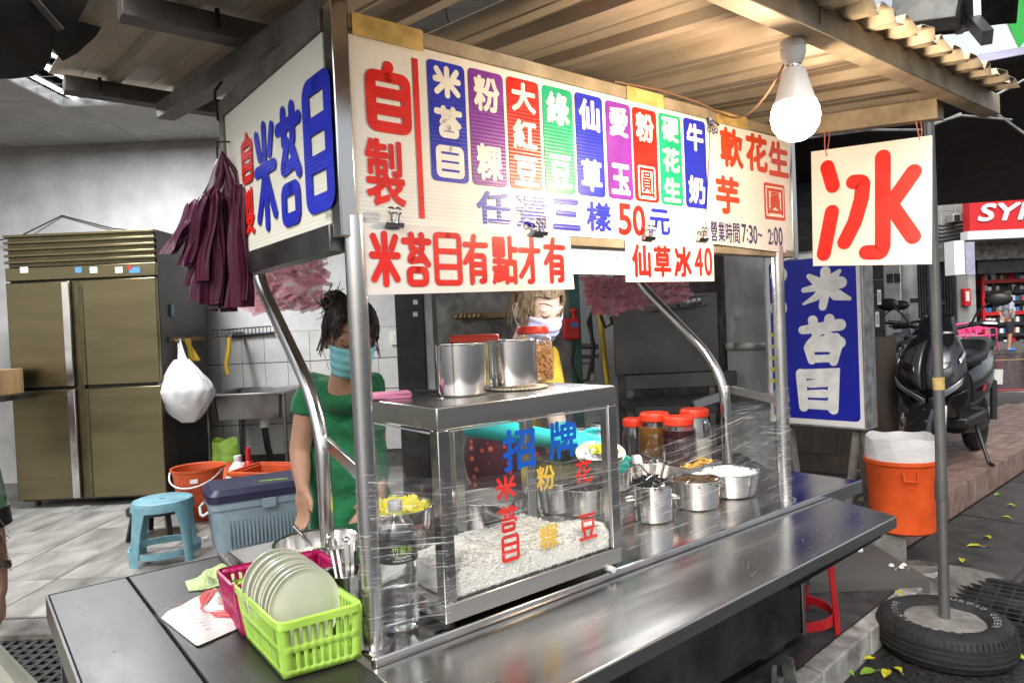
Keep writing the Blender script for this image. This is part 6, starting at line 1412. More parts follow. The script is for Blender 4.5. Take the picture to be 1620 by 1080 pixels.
for sx in (-1, 1): m.tube([(bcx+sx*.085,2.74,.66),(bcx+sx*.09,2.76,.42),(bcx+sx*.09,2.78,.20)], [.105,.09,.07], 14)
m.ell((bcx,2.74,.62),(.17,.13,.12)); remeshed('trousers', m, 'denim', g, .014, 5)
def gh(ph, rr):
    a = abs(ph)
    if a < .75: return (rr.uniform(.85,1.12), 1)
    if a < 1.35: return (rr.uniform(1.1,1.6), 1) if rr.random() < .93 else (rr.uniform(1.7,2.1), 2)
    return (rr.uniform(1.3,1.85), 1.5) if rr.random() < .9 else (rr.uniform(1.8,2.3), 3)
hair('hair', X, 'hair_dark', g, 1000, gh, 3, 1.14, .0022, .8)
m = MB(); rr = random.Random(6); bc2 = X @ Vector((.055,-.045,.125))
for k in range(120):
    v = Vector((rr.gauss(0,1), rr.gauss(0,1), rr.gauss(0,1))).normalized(); u_ = Vector((rr.gauss(0,1), rr.gauss(0,1), rr.gauss(0,1))).cross(v).normalized(); P = []
    ex2 = 1.0 if k < 85 else 1.9
    for j in range(5): t = -.9+1.8*j/4*(ex2 if j > 2 else 1); P.append(bc2+(v*math.cos(t)+u_*math.sin(t))*(.042+rr.uniform(-.006,.006))*(ex2 if j == 4 else 1))
    m.tube(P, [.003,.004,.004,.0028,.0008], 5)
o = obj('hair_bun', m, 'hair_dark', g, ang=70); o['kind'] = 'stuff'
mask('face_mask', X, 'mask_cyan', g, 1.13); face(X, g, 1.12, True)
# ---- yellow shirt server
hc = aty(850,487,2.62); y_ = thing('person', 'server in yellow T-shirt, lilac mask and teal gloves behind the cabinet', 'person', (hc.x-.05, hc.y+.28, SF))
X = hX(hc, 36, 24, 6); sk_ = MB(); head_mesh(sk_, X, 1.06); nk = X @ Vector((0,-.045,-.19))
tx = hc.x-.15; ty3 = 2.93
sh = Vector((tx-.155, ty3+.02, nk.z-.02)); sh2 = Vector((tx+.175, ty3-.06, nk.z-.05))
hL = aty(835,672,2.36); hR = aty(905,682,2.32); el = aty(722,668,2.66); el2 = Vector((tx+.22,2.74,.98))
hL = aty(905,700,2.36); hR = aty(925,708,2.26)
limb(sk_, [sh, sh.lerp(el,.5), el, el.lerp(hL,.5), hL], [.05,.044,.037,.034,.025]); limb(sk_, [sh2, sh2.lerp(el2,.5), el2, el2.lerp(hR,.5), hR], [.05,.044,.037,.034,.025])
sk_.tube([sh+Vector((.03,0,0)), nk+Vector((-.01,.03,-.03)), sh2+Vector((-.03,.0,0))], [.05,.075,.05], 12)
sk_.tube([Vector((tx,ty3,nk.z-.06)), Vector((tx,ty3+.02,.8)), Vector((tx-.09,ty3+.04,.6)), Vector((tx-.09,ty3+.05,SF+.02))], [.09,.10,.08,.05], 14); sk_.tube([Vector((tx,ty3,.8)), Vector((tx+.09,ty3+.04,.6)), Vector((tx+.09,ty3+.05,SF+.02))], [.10,.08,.05], 14)
remeshed('body', sk_, 'skin_pale', y_, .0075, 4)
m = MB(); m.ell((tx+.01,ty3-.02,nk.z-.16),(.165,.10,.16),20,12); m.ell((tx,ty3,nk.z-.36),(.16,.115,.2),20,12); m.ell((tx,ty3+.01,.80),(.17,.12,.16),20,12)
m.tube([nk+Vector((-.03,.03,-.04)), sh+Vector((0,0,.012)), sh.lerp(el,.45), sh.lerp(el,.62)], [.066,.07,.066,.066], 16); m.tube([nk+Vector((.03,.03,-.04)), sh2+Vector((0,0,.012)), sh2.lerp(el2,.45), sh2.lerp(el2,.75)], [.066,.07,.066,.064], 16)
remeshed('shirt', m, 'yellow_shirt', y_, .010, 6)
m = MB(); m.ell((tx,ty3-.035,.86),(.175,.115,.20),20,12); m.ell((tx,ty3-.02,.62),(.19,.13,.26),20,12); m.ell((tx,ty3-.045,1.05),(.13,.10,.10),20,10); m.tube([Vector((tx-.10,ty3-.10,1.10)), Vector((tx-.09,ty3-.04,nk.z+.0)), Vector((tx-.07,ty3+.06,nk.z+.0))], .024, 8); m.tube([Vector((tx+.10,ty3-.11,1.10)), Vector((tx+.09,ty3-.08,nk.z-.02)), Vector((tx+.07,ty3+.04,nk.z-.0))], .024, 8)
remeshed('apron', m, 'strawberry_apron', y_, .010, 5)
m = MB(); limb(m, [el.lerp(hL,.12), el.lerp(hL,.5), hL], [.047,.040,.030]); hand(m, hL, (.75,-.35,-.12), (.2,.4,1), 1.05, .55)
remeshed('glove', m, 'glove', y_, .006, 3)
m = MB(); limb(m, [el2.lerp(hR,.12), el2.lerp(hR,.5), hR], [.047,.040,.030]); hand(m, hR, (.55,-.5,-.25), (.3,.2,1), 1.05, .6, -1)
remeshed('glove', m, 'glove', y_, .006, 3)
m = MB(); 
for sx in (-1, 1): m.tube([(tx+sx*.085,ty3+.03,.66),(tx+sx*.09,ty3+.04,.42),(tx+sx*.09,ty3+.05,.20)], [.10,.09,.07], 14)
remeshed('trousers', m, 'denim', y_, .014, 5)
def yh(ph, rr):
    a = abs(ph)
    if a < .95: return (rr.uniform(.85,1.18), 1)
    if a < 1.45: return (rr.uniform(1.6,1.85), 1) if rr.random() < .75 else (rr.uniform(1.85,2.1), 1)
    if a < 1.95: return (rr.uniform(1.1,1.35), 1)
    return (rr.uniform(1.9,2.5), .4)
hair('hair', X, 'hair_blonde', y_, 1200, yh, 4, 1.08, .0025, .35)
mask('face_mask', X, 'mask_lilac', y_, 1.06); face(X, y_, 1.06, True)
# bowl of yellow ice in the gloved hands, bowl of black pearls beside it
bw = aty(950,728,2.17); t = thing('ice_bowl', 'white melamine bowl of yellow mango ice held in the teal gloves', 'bowl', bw); XX = Matrix.Translation(bw) @ Matrix.Rotation(R(20), 4, 'X')
obj('dish', MB(XX).lathe([(0,-.024),(.036,-.024),(.062,-.006),(.076,.026),(.078,.028),(.074,.026),(.058,-.002),(0,-.016)], n=36), 'plate', t)
fill('mango_ice', 'mound of white and yellow mango ice in the held bowl', bw, .068, bw.z+.014, 'ice_white', 'lumps', 'ice', 80, .010, .03, 5)
fill('mango_topping', 'bright yellow mango syrup on the held ice bowl', bw+Vector((.01,-.026,0)), .046, bw.z+.034, 'pineapple', 'cubes', 'fruit', 40, .012, .012, 6)
b3 = cf(1.12,.44,CTZ+.13); t = thing('pearl_bowl', 'glass bowl of black tapioca pearls behind the cabinet glass', 'bowl', b3); XX = Matrix.Translation(b3)
obj('dish', MB(XX).lathe([(0,-.12),(.05,-.12),(.055,-.05),(.075,.03),(.077,.032),(.072,.03),(.05,-.03),(0,-.04)], n=36), 'glass', t)
fill('tapioca_pearls', 'glossy black tapioca pearls in the glass bowl', b3, .066, b3.z+.012, 'jelly_black', 'lumps', 'pearls', 120, .009, .012, 15)
# ---- left edge person
lp = thing('person', 'person in green patterned dress with long brown hair at the left edge', 'person', (-1.80,2.0,.1))
hc = Vector((-1.80,2.0,1.36)); X = hX(hc, 60, 5); sk_ = MB(); head_mesh(sk_, X); nk = X @ Vector((0,-.045,-.19))
wr3 = aty(-4,935,2.0); el3 = Vector((wr3.x-.05, 2.05, .86)); sh3 = Vector((wr3.x-.06, 2.02, 1.10))
limb(sk_, [sh3, el3, el3.lerp(wr3,.5), wr3], [.048,.038,.035,.026]); hand(sk_, wr3, (.12,-.10,-1), (.5,-1,.1), .95, 1.1, 1)
sk_.tube([Vector((-1.80,2.02,nk.z)), Vector((-1.80,2.03,.7)), Vector((-1.80,2.03,.12))], [.08,.10,.07], 14); sk_.tube([nk, sh3], [.06,.05], 12)
remeshed('body', sk_, 'skin', lp, .008, 4)
m = MB(); m.ell((-1.80,2.02,1.0),(.17,.12,.2),18,12); m.ell((-1.80,2.03,.82),(.15,.12,.16),18,12); m.tube([nk+Vector((0,0,-.04)), sh3, sh3.lerp(el3,.75)], [.07,.065,.058], 14)
remeshed('dress_top', m, 'green_print', lp, .011, 5)
obj('cuff', MB().tube([sh3.lerp(el3,.70), sh3.lerp(el3,.92)], .060, 16), 'black_plastic', lp)
obj('bracelet', MB().tube([el3.lerp(wr3,.55), el3.lerp(wr3,.65)], .042, 14), 'black_plastic', lp)
obj('skirt', MB().grid(40, 10, lambda a, b: (-1.80+(.16+.25*(1-b))*math.cos(a*6.283)*(1+.05*math.sin(9*a*6.28)), 2.03+(.14+.22*(1-b))*math.sin(a*6.283)*(1+.05*math.sin(9*a*6.28)), .14+.42*b)), 'skirt_cream', lp)
m = MB(); rr = random.Random(9)
for k in range(260):
    a = rr.uniform(-2.6, 2.6); st = hc+Vector((.08*math.cos(a),.085*math.sin(a),.09+rr.uniform(-.03,.02))); md_ = hc+Vector((.105*math.cos(a)+.02,.10*math.sin(a),-.12)); en = Vector((aty(rr.uniform(-6,26),rr.uniform(850,905),2.0).x, 2.0-.06+rr.uniform(-.05,.05), .76+rr.uniform(0,.12)))
    m.tube([st, md_, md_.lerp(en,.5)+Vector((rr.uniform(-.02,.015),0,0)), en], [.003,.004,.003,.0008], 4)
o = obj('hair', m, 'hair_brown', lp, ang=70); o['kind'] = 'stuff'
face(X, lp, 1.0, False)
# ---- man across the road
mc = aty(1597,555,19.6); mz = aty(1597,555,19.6).z; k_ = (aty(1597,461,19.6).z-mz)/1.70
mn = thing('person', 'person in grey polo shirt, dark shorts and mask standing across the road', 'person', mc)
def Q(x, y, z): return mc+Vector((x,y,z))*k_
sk_ = MB(); hX_ = Matrix.Translation(Q(0,0,1.58)) @ Matrix.Rotation(R(180+65), 4, 'Z'); head_mesh(sk_, hX_, k_)
for sx in (-1, 1): limb(sk_, [Q(sx*.05,sx*.08,.86), Q(sx*.05+.02,sx*.09,.48), Q(sx*.06-.02,sx*.09,.08)], [.085*k_,.055*k_,.038*k_]); sk_.ell(Q(sx*.06+.05,sx*.09,.045),(.12*k_,.05*k_,.045*k_))
limb(sk_, [Q(-.04,-.19,1.36), Q(-.10,-.24,1.10), Q(-.13,-.12,.90)], [.05*k_,.042*k_,.03*k_]); limb(sk_, [Q(-.02,.19,1.36), Q(-.08,.22,1.1), Q(-.14,.06,.92)], [.05*k_,.042*k_,.03*k_]); hand(sk_, Q(-.13,-.12,.90), (0,.6,-.5), (1,0,0), k_); hand(sk_, Q(-.14,.06,.92), (0,-.5,-.6), (1,0,0), k_); sk_.tube([Q(0,0,1.4), Q(0,0,.9)], [.1*k_,.12*k_], 14)
remeshed('body', sk_, 'skin', mn, .016, 3)
m = MB(); m.ell(Q(0,0,1.28),(.12*k_,.19*k_,.2*k_)); m.ell(Q(.01,0,1.05),(.13*k_,.18*k_,.2*k_)); m.tube([Q(-.03,-.18,1.38), Q(-.085,-.23,1.16)], [.075*k_,.07*k_], 12); m.tube([Q(-.02,.18,1.38), Q(-.07,.22,1.16)], [.075*k_,.07*k_], 12); remeshed('polo_shirt', m, 'shirt_grey', mn, .018, 4)
m = MB(); m.ell(Q(0,0,.88),(.125*k_,.17*k_,.11*k_))
for sx in (-1, 1): m.tube([Q(sx*.05,sx*.08,.85), Q(sx*.05+.02,sx*.09,.52)], [.105*k_,.09*k_], 14)
remeshed('shorts', m, 'denim', mn, .018, 3)
m = MB()
for sx in (-1, 1): m.ell(Q(sx*.06+.05,sx*.09,.045),(.135*k_,.058*k_,.05*k_), 14, 8)
remeshed('shoes', m, 'can_blue', mn, .014, 3)
hair('hair', hX_, 'hair_dark', mn, 160, lambda p, r: (r.uniform(.9,1.2), 1) if abs(p) < 1 else (r.uniform(1.4,1.9), .3), 8, k_, .008); mask('face_mask', hX_, 'ice_white', mn, k_*1.03)
# ================================================================== bin, lightbox, column
bn = atz(1429,836,SW); bp = thing('orange_bin', 'orange plastic bin lined with a white bag on the pavement corner', 'bin', bn); X = Matrix.Translation(bn)
Hb = aty(1429,722,bn.y).z-SW; rt = 53/1100*bn.y; rb_ = 46/1100*bn.y
obj('tub', MB(X).lathe([(0,0),(rb_*.9,0),(rb_,.012),(rt*.97,Hb-.03),(rt*.975,Hb-.028),(rt*1.03,Hb-.02),(rt*1.035,Hb),(rt*.97,Hb),(rt*.93,Hb-.04),(rb_*.95,.02),(0,.015)], n=56), 'orange_plastic', bp)
for k in range(3): z = Hb*(.22+.24*k); 
hm = MB(X).tube([(-.085,-rt*.93,Hb-.045),(-.085,-rt*.98,Hb-.09),(-.02,-rt*1.02,Hb-.10),(-.015,-rt*1.0,Hb-.045)], .005, 6); obj('handle', hm, 'orange_plastic', bp)
obj('sticker', MB(X).cbox((rt*.72,-rt*.70,Hb-.05),(.07,.004,.024),(-.05,0,.78)), 'paper_white', bp)
m = MB(X)
def liner(a, b):
    t = a*6.283; r = rt*(.985+.006*math.sin(11*t+3*b)+.006*math.sin(23*t+7*b)-.05*b*b); return (r*math.cos(t), r*math.sin(t), Hb-.01+(.125+.006*math.sin(3*t+1)+.004*math.sin(7*t))*b)
o = film('liner', None, lambda a, b: X @ Vector(liner(a, b)), 80, 14, 'bag_white', bp, 3)
o = film('liner', None, lambda a, b: X @ Vector((liner(a,1)[0]*(1-.15*b), liner(a,1)[1]*(1-.15*b), liner(a,1)[2]-.2*b)), 60, 6, 'bag_white', bp, 3)
# blue lightbox sign on legs
q0 = aty(1222,655,4.42); q1 = aty(1366,683,4.02); bx_ = (q1-q0); bx_.z = 0; bxd = bx_.normalized(); bnn = Vector((bxd.y, -bxd.x, 0))
zlo = (q0.z+q1.z)/2; zhi = aty(1372,395,4.02).z; Wd = bx_.length; BX = frame(Vector((q0.x,q0.y,zlo)), bxd, bnn)
lb = thing('lightbox_sign', 'tall blue lightbox sign with white brush characters standing right of the cart', 'lightbox sign', (q0+q1)/2)
lb_h = zhi-zlo; tilt = .045
def BL(x, y, z): return (x+tilt*(y-lb_h/2)*0, y-(.028 if False else 0), z)
obj('case', MB(BX).box(-.02,-.02,-.17,Wd+.02,lb_h+.02,-.004), 'box_grey', lb, bev=.006)
obj('white_face', MB(BX).box(-.018,-.018,-.0035,Wd+.018,lb_h+.018,.0), 'lightbox_white', lb)
obj('blue_face', rrect(MB(BX), .012, .022, Wd-.012, lb_h-.02, .0012, .03), 'lightbox_blue', lb, smooth=False)
fr4 = MB(BX); 
for a in ((-.024,-.024,Wd+.024,-.012),(-.024,lb_h+.012,Wd+.024,lb_h+.024),(-.024,-.0115,-.012,lb_h+.0115),(Wd+.012,-.0115,Wd+.024,lb_h+.0115)): fr4.box(a[0],a[1],-.16,a[2],a[3],.006)
obj('frame', fr4, 'galv', lb, bev=.002)
def bq2(px, py): p = BX.inverted() @ atp(px, py, BX.translation, bnn); return p.x, p.y
P7 = lambda x, y: (1180+x/3.375, 380+y/3.375)
for ch, l, r, t, b in (('米brush',285,575,145,375),('苔brush',285,528,400,668),('目brush',278,495,690,918)):
    x0a, y0a = bq2(*P7(l,(t+b)/2)); x1a, _ = bq2(*P7(r,(t+b)/2)); _, y0a = bq2(*P7((l+r)/2,b)); _, y1a = bq2(*P7((l+r)/2,t))
    m = MB(BX).strokes(ch, x0a, y0a, x1a, y1a, .002, .047); obj('character', m, 'ink_white', lb, smooth=False)
x0a, y0a = bq2(1228,440)
m = MB(BX)
for k, (yy, rr2) in enumerate(((435,.055),(487,.055))): cx, cy = bq2(1232, yy); m.add([(cx+rr2*math.cos(t*6.283/24), cy+rr2*math.sin(t*6.283/24), .002+.0002*k) for t in range(24)], [tuple(range(24))])
obj('white_disc', m, 'ink_white', lb, smooth=False)
cx, cy = bq2(1232,435); m = MB(BX).text('迎', cx-.035, cy-.04, cx+.035, cy+.04, .0026, .03); obj('disc_character', m, 'ink_blue', lb, smooth=False)
m = MB(BX)
for k in range(5): cx, cy = bq2(1224, 530+18*k); m.box(cx-.02,cy-.012,.0015,cx+.03,cy+.012,.003)
cx, cy = bq2(1238,628); m.add([(cx-.05,cy-.06,.0035),(cx+.05,cy-.02,.0035),(cx+.0,cy+.05,.0035),(cx-.05,cy+.04,.0035)], [(0,1,2,3)]); obj('yellow_mark', m, 'lightbox_yellow', lb, smooth=False)
for x in (.06, Wd-.05):
    pw = BX @ Vector((x, -.02, -.09)); obj('leg', MB().bar(pw, (pw.x+.06, pw.y+.02, SF+.02), .045, .045), 'wood_grey', lb)
pw = BX @ Vector((Wd-.05, -.02, -.09)); obj('strut', MB().bar(pw+Vector((-.02,0,-.02)), (pw.x-.16, pw.y-.12, SF+.02), .035, .03), 'wood_grey', lb)
for px, py, m_ in ((1391,470,'paper_white'),(1388,505,'paper_white')):
    p = BX.inverted() @ atp(px, py, BX @ Vector((Wd+.021,0,0)), bxd); obj('notice', MB(BX).box(Wd+.0205,p.y-.045,p.z-.03,Wd+.0215,p.y+.045,p.z+.03), m_, lb); obj('notice_print', MB(BX).box(Wd+.022,p.y-.03,p.z-.018,Wd+.0224,p.y+.03,p.z+.018), 'box_grey', lb)
cc = aty(1191,700,4.9); cc.z = SF
cl_ = thing('concrete_column', 'round grey column with flaking paint behind the right post', 'column', cc); obj('shaft', MB(Matrix.Translation(cc)).lathe([(.155,0),(.15,.05),(.15,3.2)], n=40), 'column_paint', cl_); obj('collar', MB(Matrix.Translation(cc)).lathe([(.16,1.02),(.165,1.03),(.165,1.06),(.16,1.07)], n=40), 'galv', cl_)
tag(obj('dark_board', MB().box(1.60,5.25,SF,2.9,5.32,1.2), 'wood_dark'), 'dark wooden boards stacked below the blue lightbox', 'boards')
for k, z in enumerate((.62,.40)): tag(obj('wood_beam', MB().bar(aty(1245,720+30*k,4.6), aty(1400,735+30*k,4.5), .08, .06), 'wood_dark'), ['upper dark timber lying under the blue lightbox','lower dark timber lying under the blue lightbox'][k], 'timber', 'dark timbers')
# cabinet wall of dark shutters closing the space behind column and lightbox
sb = thing('dark_shutter', 'dark rolling shutter wall behind the round column and lightbox', 'shutter', (2.3,6.4,SF))
for k in range(22): obj('slat', MB().box(1.92,6.42,SF+.14*k,3.45,6.46+.012*(k % 2),SF+.14*k+.135), 'dark_metal', sb)
# electric boxes and pole beside the lightbox
ep = aty(1413,470,7.6); eb = thing('meter_cabinet', 'grey electric meter cabinet behind the lightbox', 'meter cabinet', (ep.x, 7.6, SF)); obj('case', MB().box(ep.x-.09,7.6,SF,ep.x+.085,7.85,aty(1413,380,7.6).z), 'box_grey', eb, bev=.01)
p = aty(1414,440,7.59); 
for dx in (-.04, .04): obj('meter_window', MB().box(p.x+dx-.03,7.588,p.z-.05,p.x+dx+.03,7.599,p.z+.05), 'dark_metal', eb)
ep = aty(1440,500,8.0); up_ = thing('utility_pole', 'pale grey concrete utility pole behind the scooter handlebar', 'utility pole', (ep.x, 8.0, SF)); obj('shaft', MB().tube([(ep.x,8.0,SF),(ep.x,8.0,5.5)], [.085,.075], 24), 'box_grey', up_); obj('number_plate', MB().cbox((ep.x,7.912,1.5),(.09,.004,.05)), 'label_black', up_)
# ================================================================== red stool, small litter, leaves
rs = atz(1290,1015,.104); rs2 = rs+Vector((-.02,.17,0)); stool('red_stool', 'red plastic stool half hidden under the folding shelf', rs2, .2, .46, .34, 'red_plastic')
lb_ = atz(1345,878,.12); t = thing('small_bottle', 'small clear plastic bottle lying under the shelf end', 'bottle', lb_); obj('bottle_body', MB().tube([lb_+Vector((-.07,.03,.03)), lb_+Vector((.01,0,.03)), lb_+Vector((.035,-.01,.03))], [.028,.028,.012], 16), 'clear_plastic', t); obj('cap', MB().tube([lb_+Vector((.035,-.01,.03)), lb_+Vector((.058,-.018,.03))], .014, 14), 'white_plastic', t)
tsp = atz(1425,914,.09); tag(obj('tissue', MB().grid(8, 8, lambda a, b: (tsp.x+.09*(a-.5), tsp.y+.07*(b-.5), .14+.018*math.sin(9*a)*math.cos(7*b))), 'paper_white'), 'crumpled white tissue on the ground before the concrete step', 'tissue')
LV = [(1378,1018,0),(1365,1038,1),(1373,1043,0),(1342,1063,2),(1374,1064,2),(1402,1066,0),(1421,1060,0),(1435,910,0),(1422,938,0),(1503,902,0),(1522,887,0),(1562,850,0),(1542,864,0),(1592,819,0),(1600,800,0),(1578,783,2),(1612,1040,0),(1405,884,0),(1330,1068,1)]
LL = ['large yellow leaf on the asphalt, nearest the kerb by the tyre','orange leaf on the asphalt just below the large yellow leaf','small yellow leaf touching the orange leaf by the kerb','green leaf on the asphalt at the bottom edge by the kerb','green leaf at the bottom edge, second from the kerb','yellow leaf at the bottom edge left of the tyre','yellow leaf at the bottom edge closest to the tyre','yellow leaf on the dirt before the concrete step','yellow leaf on the kerb end behind the tyre','yellow leaf beside the drain grate corner','yellow leaf on the gutter just above the drain grate','yellow leaf in the middle of the gutter slabs','yellow leaf on the gutter beside the pavement foot','yellow leaf far along the gutter, second from the end','yellow leaf furthest along the gutter','green sprig leaf against the foot of the tiled pavement','yellow leaf right of the tyre at the picture edge','yellow leaf tucked under the orange bin','orange leaf at the bottom edge against the white kerb']
for k, (px, py, c) in enumerate(LV):
    z = .01 if py > 930 else .04
    if (px, py) in ((1435,910),(1422,938),(1405,884)): z = .13
    p = atz(px, py, z); a = random.uniform(0, 6.28); s = random.uniform(.8, 1.25); d = Vector((math.cos(a), math.sin(a), 0)); e = Vector((-d.y, d.x, 0)); m = MB(); V = []
    for i, wv in enumerate((.0,.011,.017,.016,.010,.0)):
        for j in (-1, 0, 1): V.append(p+d*(-.03+.0125*i)*s+e*wv*j*s+Vector((0,0,.004+.006*abs(j)*(wv > 0)+.003*math.sin(i))))
    m.add(V, [(i*3+j, i*3+j+1, (i+1)*3+j+1, (i+1)*3+j) for i in range(5) for j in range(2)]); m.tube([p-d*.03*s+Vector((0,0,.004)), p-d*.045*s+Vector((0,0,.003))], .0012, 4)
    tag(obj('fallen_leaf', m, ('plant_leaf','dull_leaf','leaf_green')[c]), LL[k], 'leaf', 'fallen leaves')
# ================================================================== scooter
def superr(cx, cz, hw, hh, n=20, p=2.6):
    P = []
    for i in range(n):
        t = 2*math.pi*i/n; c, s = math.cos(t), math.sin(t); P.append((hw*abs(c)**(2/p)*(1 if c > 0 else -1), cz+hh*abs(s)**(2/p)*(1 if s > 0 else -1)))
    return [Vector((cx, a, b)) for a, b in P]
def make_scooter(loc, rz, label):
    t = thing('scooter', label, 'scooter', loc, rz, 'scooters parked on the pavement'); X = Matrix.Translation(loc) @ Matrix.Rotation(rz, 4, 'Z')
    for wx in (.66, -.62):
        W_ = X @ Matrix.Translation((wx,0,.24)) @ Matrix.Rotation(R(90), 4, 'X')
        wh = obj('wheel', MB(W_).lathe([(.155,-.045),(.19,-.058),(.225,-.05),(.24,-.02),(.24,.02),(.225,.05),(.19,.058),(.155,.045)], n=40), 'rubber', t)
        rm = MB(W_).lathe([(.158,-.045),(.160,-.02),(.160,.02),(.158,.045),(.148,.04),(.148,-.04)], n=32).lathe([(0,-.03),(.04,-.03),(.04,.03),(0,.03)], n=20)
        for k in range(5): a = 2*math.pi*k/5; rm.bar((.03*math.cos(a),.03*math.sin(a),0),(.155*math.cos(a),.155*math.sin(a),0),.03,.025)
        obj('rim', rm, 'dark_metal', wh)
    obj('front_fender', MB(X).loft([[Vector((.66+.285*math.cos(a)*k, y, .24+.285*math.sin(a)*k)) for y, k in ((-.08,.93),(-.065,1.02),(0,1.05),(.065,1.02),(.08,.93),(0,.97))] for a in [R(20+14*i) for i in range(10)]]), 'black_gloss', t)
    for s in (-1, 1): obj('fork_leg', MB(X).tube([(.66,s*.09,.26),(.52,s*.085,.62)], .022, 10), 'steel_plain', t)
    sh = []
    for z, cx, hw, d in ((.40,.40,.14,.05),(.50,.50,.19,.09),(.62,.55,.225,.13),(.76,.54,.225,.15),(.88,.48,.20,.14),(.97,.41,.15,.11),(1.02,.36,.10,.07)):
        ring = []
        for i in range(20):
            a = 2*math.pi*i/20; c, s = math.cos(a), math.sin(a); ring.append(Vector((cx+d*(c if c > 0 else c*.7)*(1.15 if abs(s) < .35 and c > 0 else 1), hw*s, z)))
        sh.append(ring)
    fr = obj('front_cowl', MB(X).loft(sh), 'black_gloss', t, ang=28)
    prof_ = ((.40,.40,.14,.05),(.50,.50,.19,.09),(.62,.55,.225,.13),(.76,.54,.225,.15),(.88,.48,.20,.14),(.97,.41,.15,.11),(1.02,.36,.10,.07))
    def sf(z, k, o=.006):
        for i in range(len(prof_)-1):
            if prof_[i][0] <= z <= prof_[i+1][0]:
                f = (z-prof_[i][0])/(prof_[i+1][0]-prof_[i][0]); cx, hw, d = [prof_[i][j]*(1-f)+prof_[i+1][j]*f for j in (1,2,3)]; break
        c, s_ = math.cos(R(k)), math.sin(R(k)); return Vector((cx+(d*c*(1.15 if abs(s_) < .35 else 1.0)+o*c), (hw+o)*s_, z))
    def patch(q, m, nm, n=6, o=.006):
        # q: four (z, angle) corners; a skin lying on the cowl
        f = lambda a, b: sf((q[0][0]*(1-a)+q[1][0]*a)*(1-b)+(q[3][0]*(1-a)+q[2][0]*a)*b, (q[0][1]*(1-a)+q[1][1]*a)*(1-b)+(q[3][1]*(1-a)+q[2][1]*a)*b, o)
        obj(nm, MB(X).grid(n, n, f), m, fr, solid=.006)
    for s in (-1, 1):
        patch([(.50,s*3),(.66,s*62),(.71,s*66),(.555,s*3)], 'silver_trim', 'chevron_trim', 8, .014)
        patch([(.62,s*4),(.72,s*48),(.90,s*44),(.97,s*5)], 'grey_gloss', 'cowl_panel', 8, .008)
        patch([(.74,s*12),(.78,s*40),(.82,s*42),(.79,s*14)], 'black_gloss', 'headlight', 6, .016)
        patch([(.52,s*30),(.60,s*80),(.63,s*82),(.57,s*34)], 'black_gloss', 'lower_intake', 6, .012)
        patch([(.80,s*60),(.86,s*80),(.89,s*76),(.83,s*58)], 'chrome', 'indicator', 5, .012)
    obj('windscreen', MB(X).grid(8, 6, lambda a, b: (.47-.13*b-.05*(2*a-1)**2, (a-.5)*.30*(1-.4*b), 1.0+.14*b)), 'black_gloss', t, solid=.005)
    obj('handlebar', MB(X).tube([(.20,-.34,1.06),(.24,-.24,1.07),(.32,-.10,1.04),(.33,0,1.03),(.32,.10,1.04),(.24,.24,1.07),(.20,.34,1.06)], .016, 10), 'dark_metal', t)
    for s in (-1, 1):
        obj('grip', MB(X).tube([(.20,s*.34,1.06),(.235,s*.235,1.07)], .022, 12), 'rubber', t); obj('brake_lever', MB(X).tube([(.30,s*.19,1.075),(.30,s*.27,1.07),(.27,s*.35,1.065)], .007, 8), 'chrome', t)
        mr = obj('mirror', MB(X).ell((.25,s*.36,1.235),(.028,.085,.05),18,10,(0,0,s*.25)), 'black_plastic', t); obj('mirror_stem', MB(X).tube([(.28,s*.20,1.07),(.30,s*.24,1.15),(.27,s*.32,1.22)], .007, 8), 'black_plastic', mr)
        obj('mirror_glass', MB(X).ell((.228,s*.36,1.235),(.008,.075,.042),16,8,(0,0,s*.25)), 'chrome', mr)
    obj('dash', MB(X).ell((.33,0,1.05),(.09,.10,.04),16,10), 'black_plastic', t)
    obj('leg_shield', MB(X).loft([superr(.36,.66,.19,.27), superr(.30,.66,.17,.25), superr(.24,.62,.12,.2)]), 'black_plastic', t)
    obj('floorboard', MB(X).box(-.15,-.19,.32,.40,.19,.40), 'black_plastic', t, bev=.02); obj('tunnel', MB(X).loft([superr(.34,.5,.08,.14), superr(.05,.52,.09,.16), superr(-.2,.58,.12,.18)]), 'black_plastic', t)
    obj('rear_body', MB(X).loft([superr(-.08,.56,.12,.16), superr(-.2,.58,.16,.18), superr(-.45,.62,.17,.16), superr(-.75,.70,.13,.11), superr(-.95,.78,.07,.06)]), 'black_gloss', t)
    obj('seat', MB(X).loft([superr(-.02,.76,.10,.05), superr(-.15,.78,.14,.06), superr(-.4,.80,.15,.06), superr(-.5,.85,.145,.075), superr(-.8,.88,.11,.06), superr(-.86,.88,.06,.03)]), 'black_plastic', t)
    obj('tail_light', MB(X).cbox((-.965,0,.79),(.03,.10,.05)), 'red_plastic', t); obj('grab_rail', MB(X).tube([(-.72,-.11,.84),(-.95,-.10,.90),(-1.0,0,.90),(-.95,.10,.90),(-.72,.11,.84)], .014, 10), 'dark_metal', t)
    obj('engine', MB(X).loft([superr(.0,.32,.10,.10), superr(-.3,.30,.12,.12), superr(-.6,.27,.11,.10), superr(-.75,.26,.06,.06)]), 'dark_metal', t)
    obj('exhaust', MB(X).tube([(-.1,-.16,.28),(-.4,-.19,.27),(-.5,-.20,.30),(-.95,-.21,.38)], [.025,.03,.062,.066], 16), 'black_plastic', t); obj('side_stand', MB(X).tube([(-.1,.12,.30),(.0,.22,.02),(.05,.26,.012)], .014, 8), 'dark_metal', t)
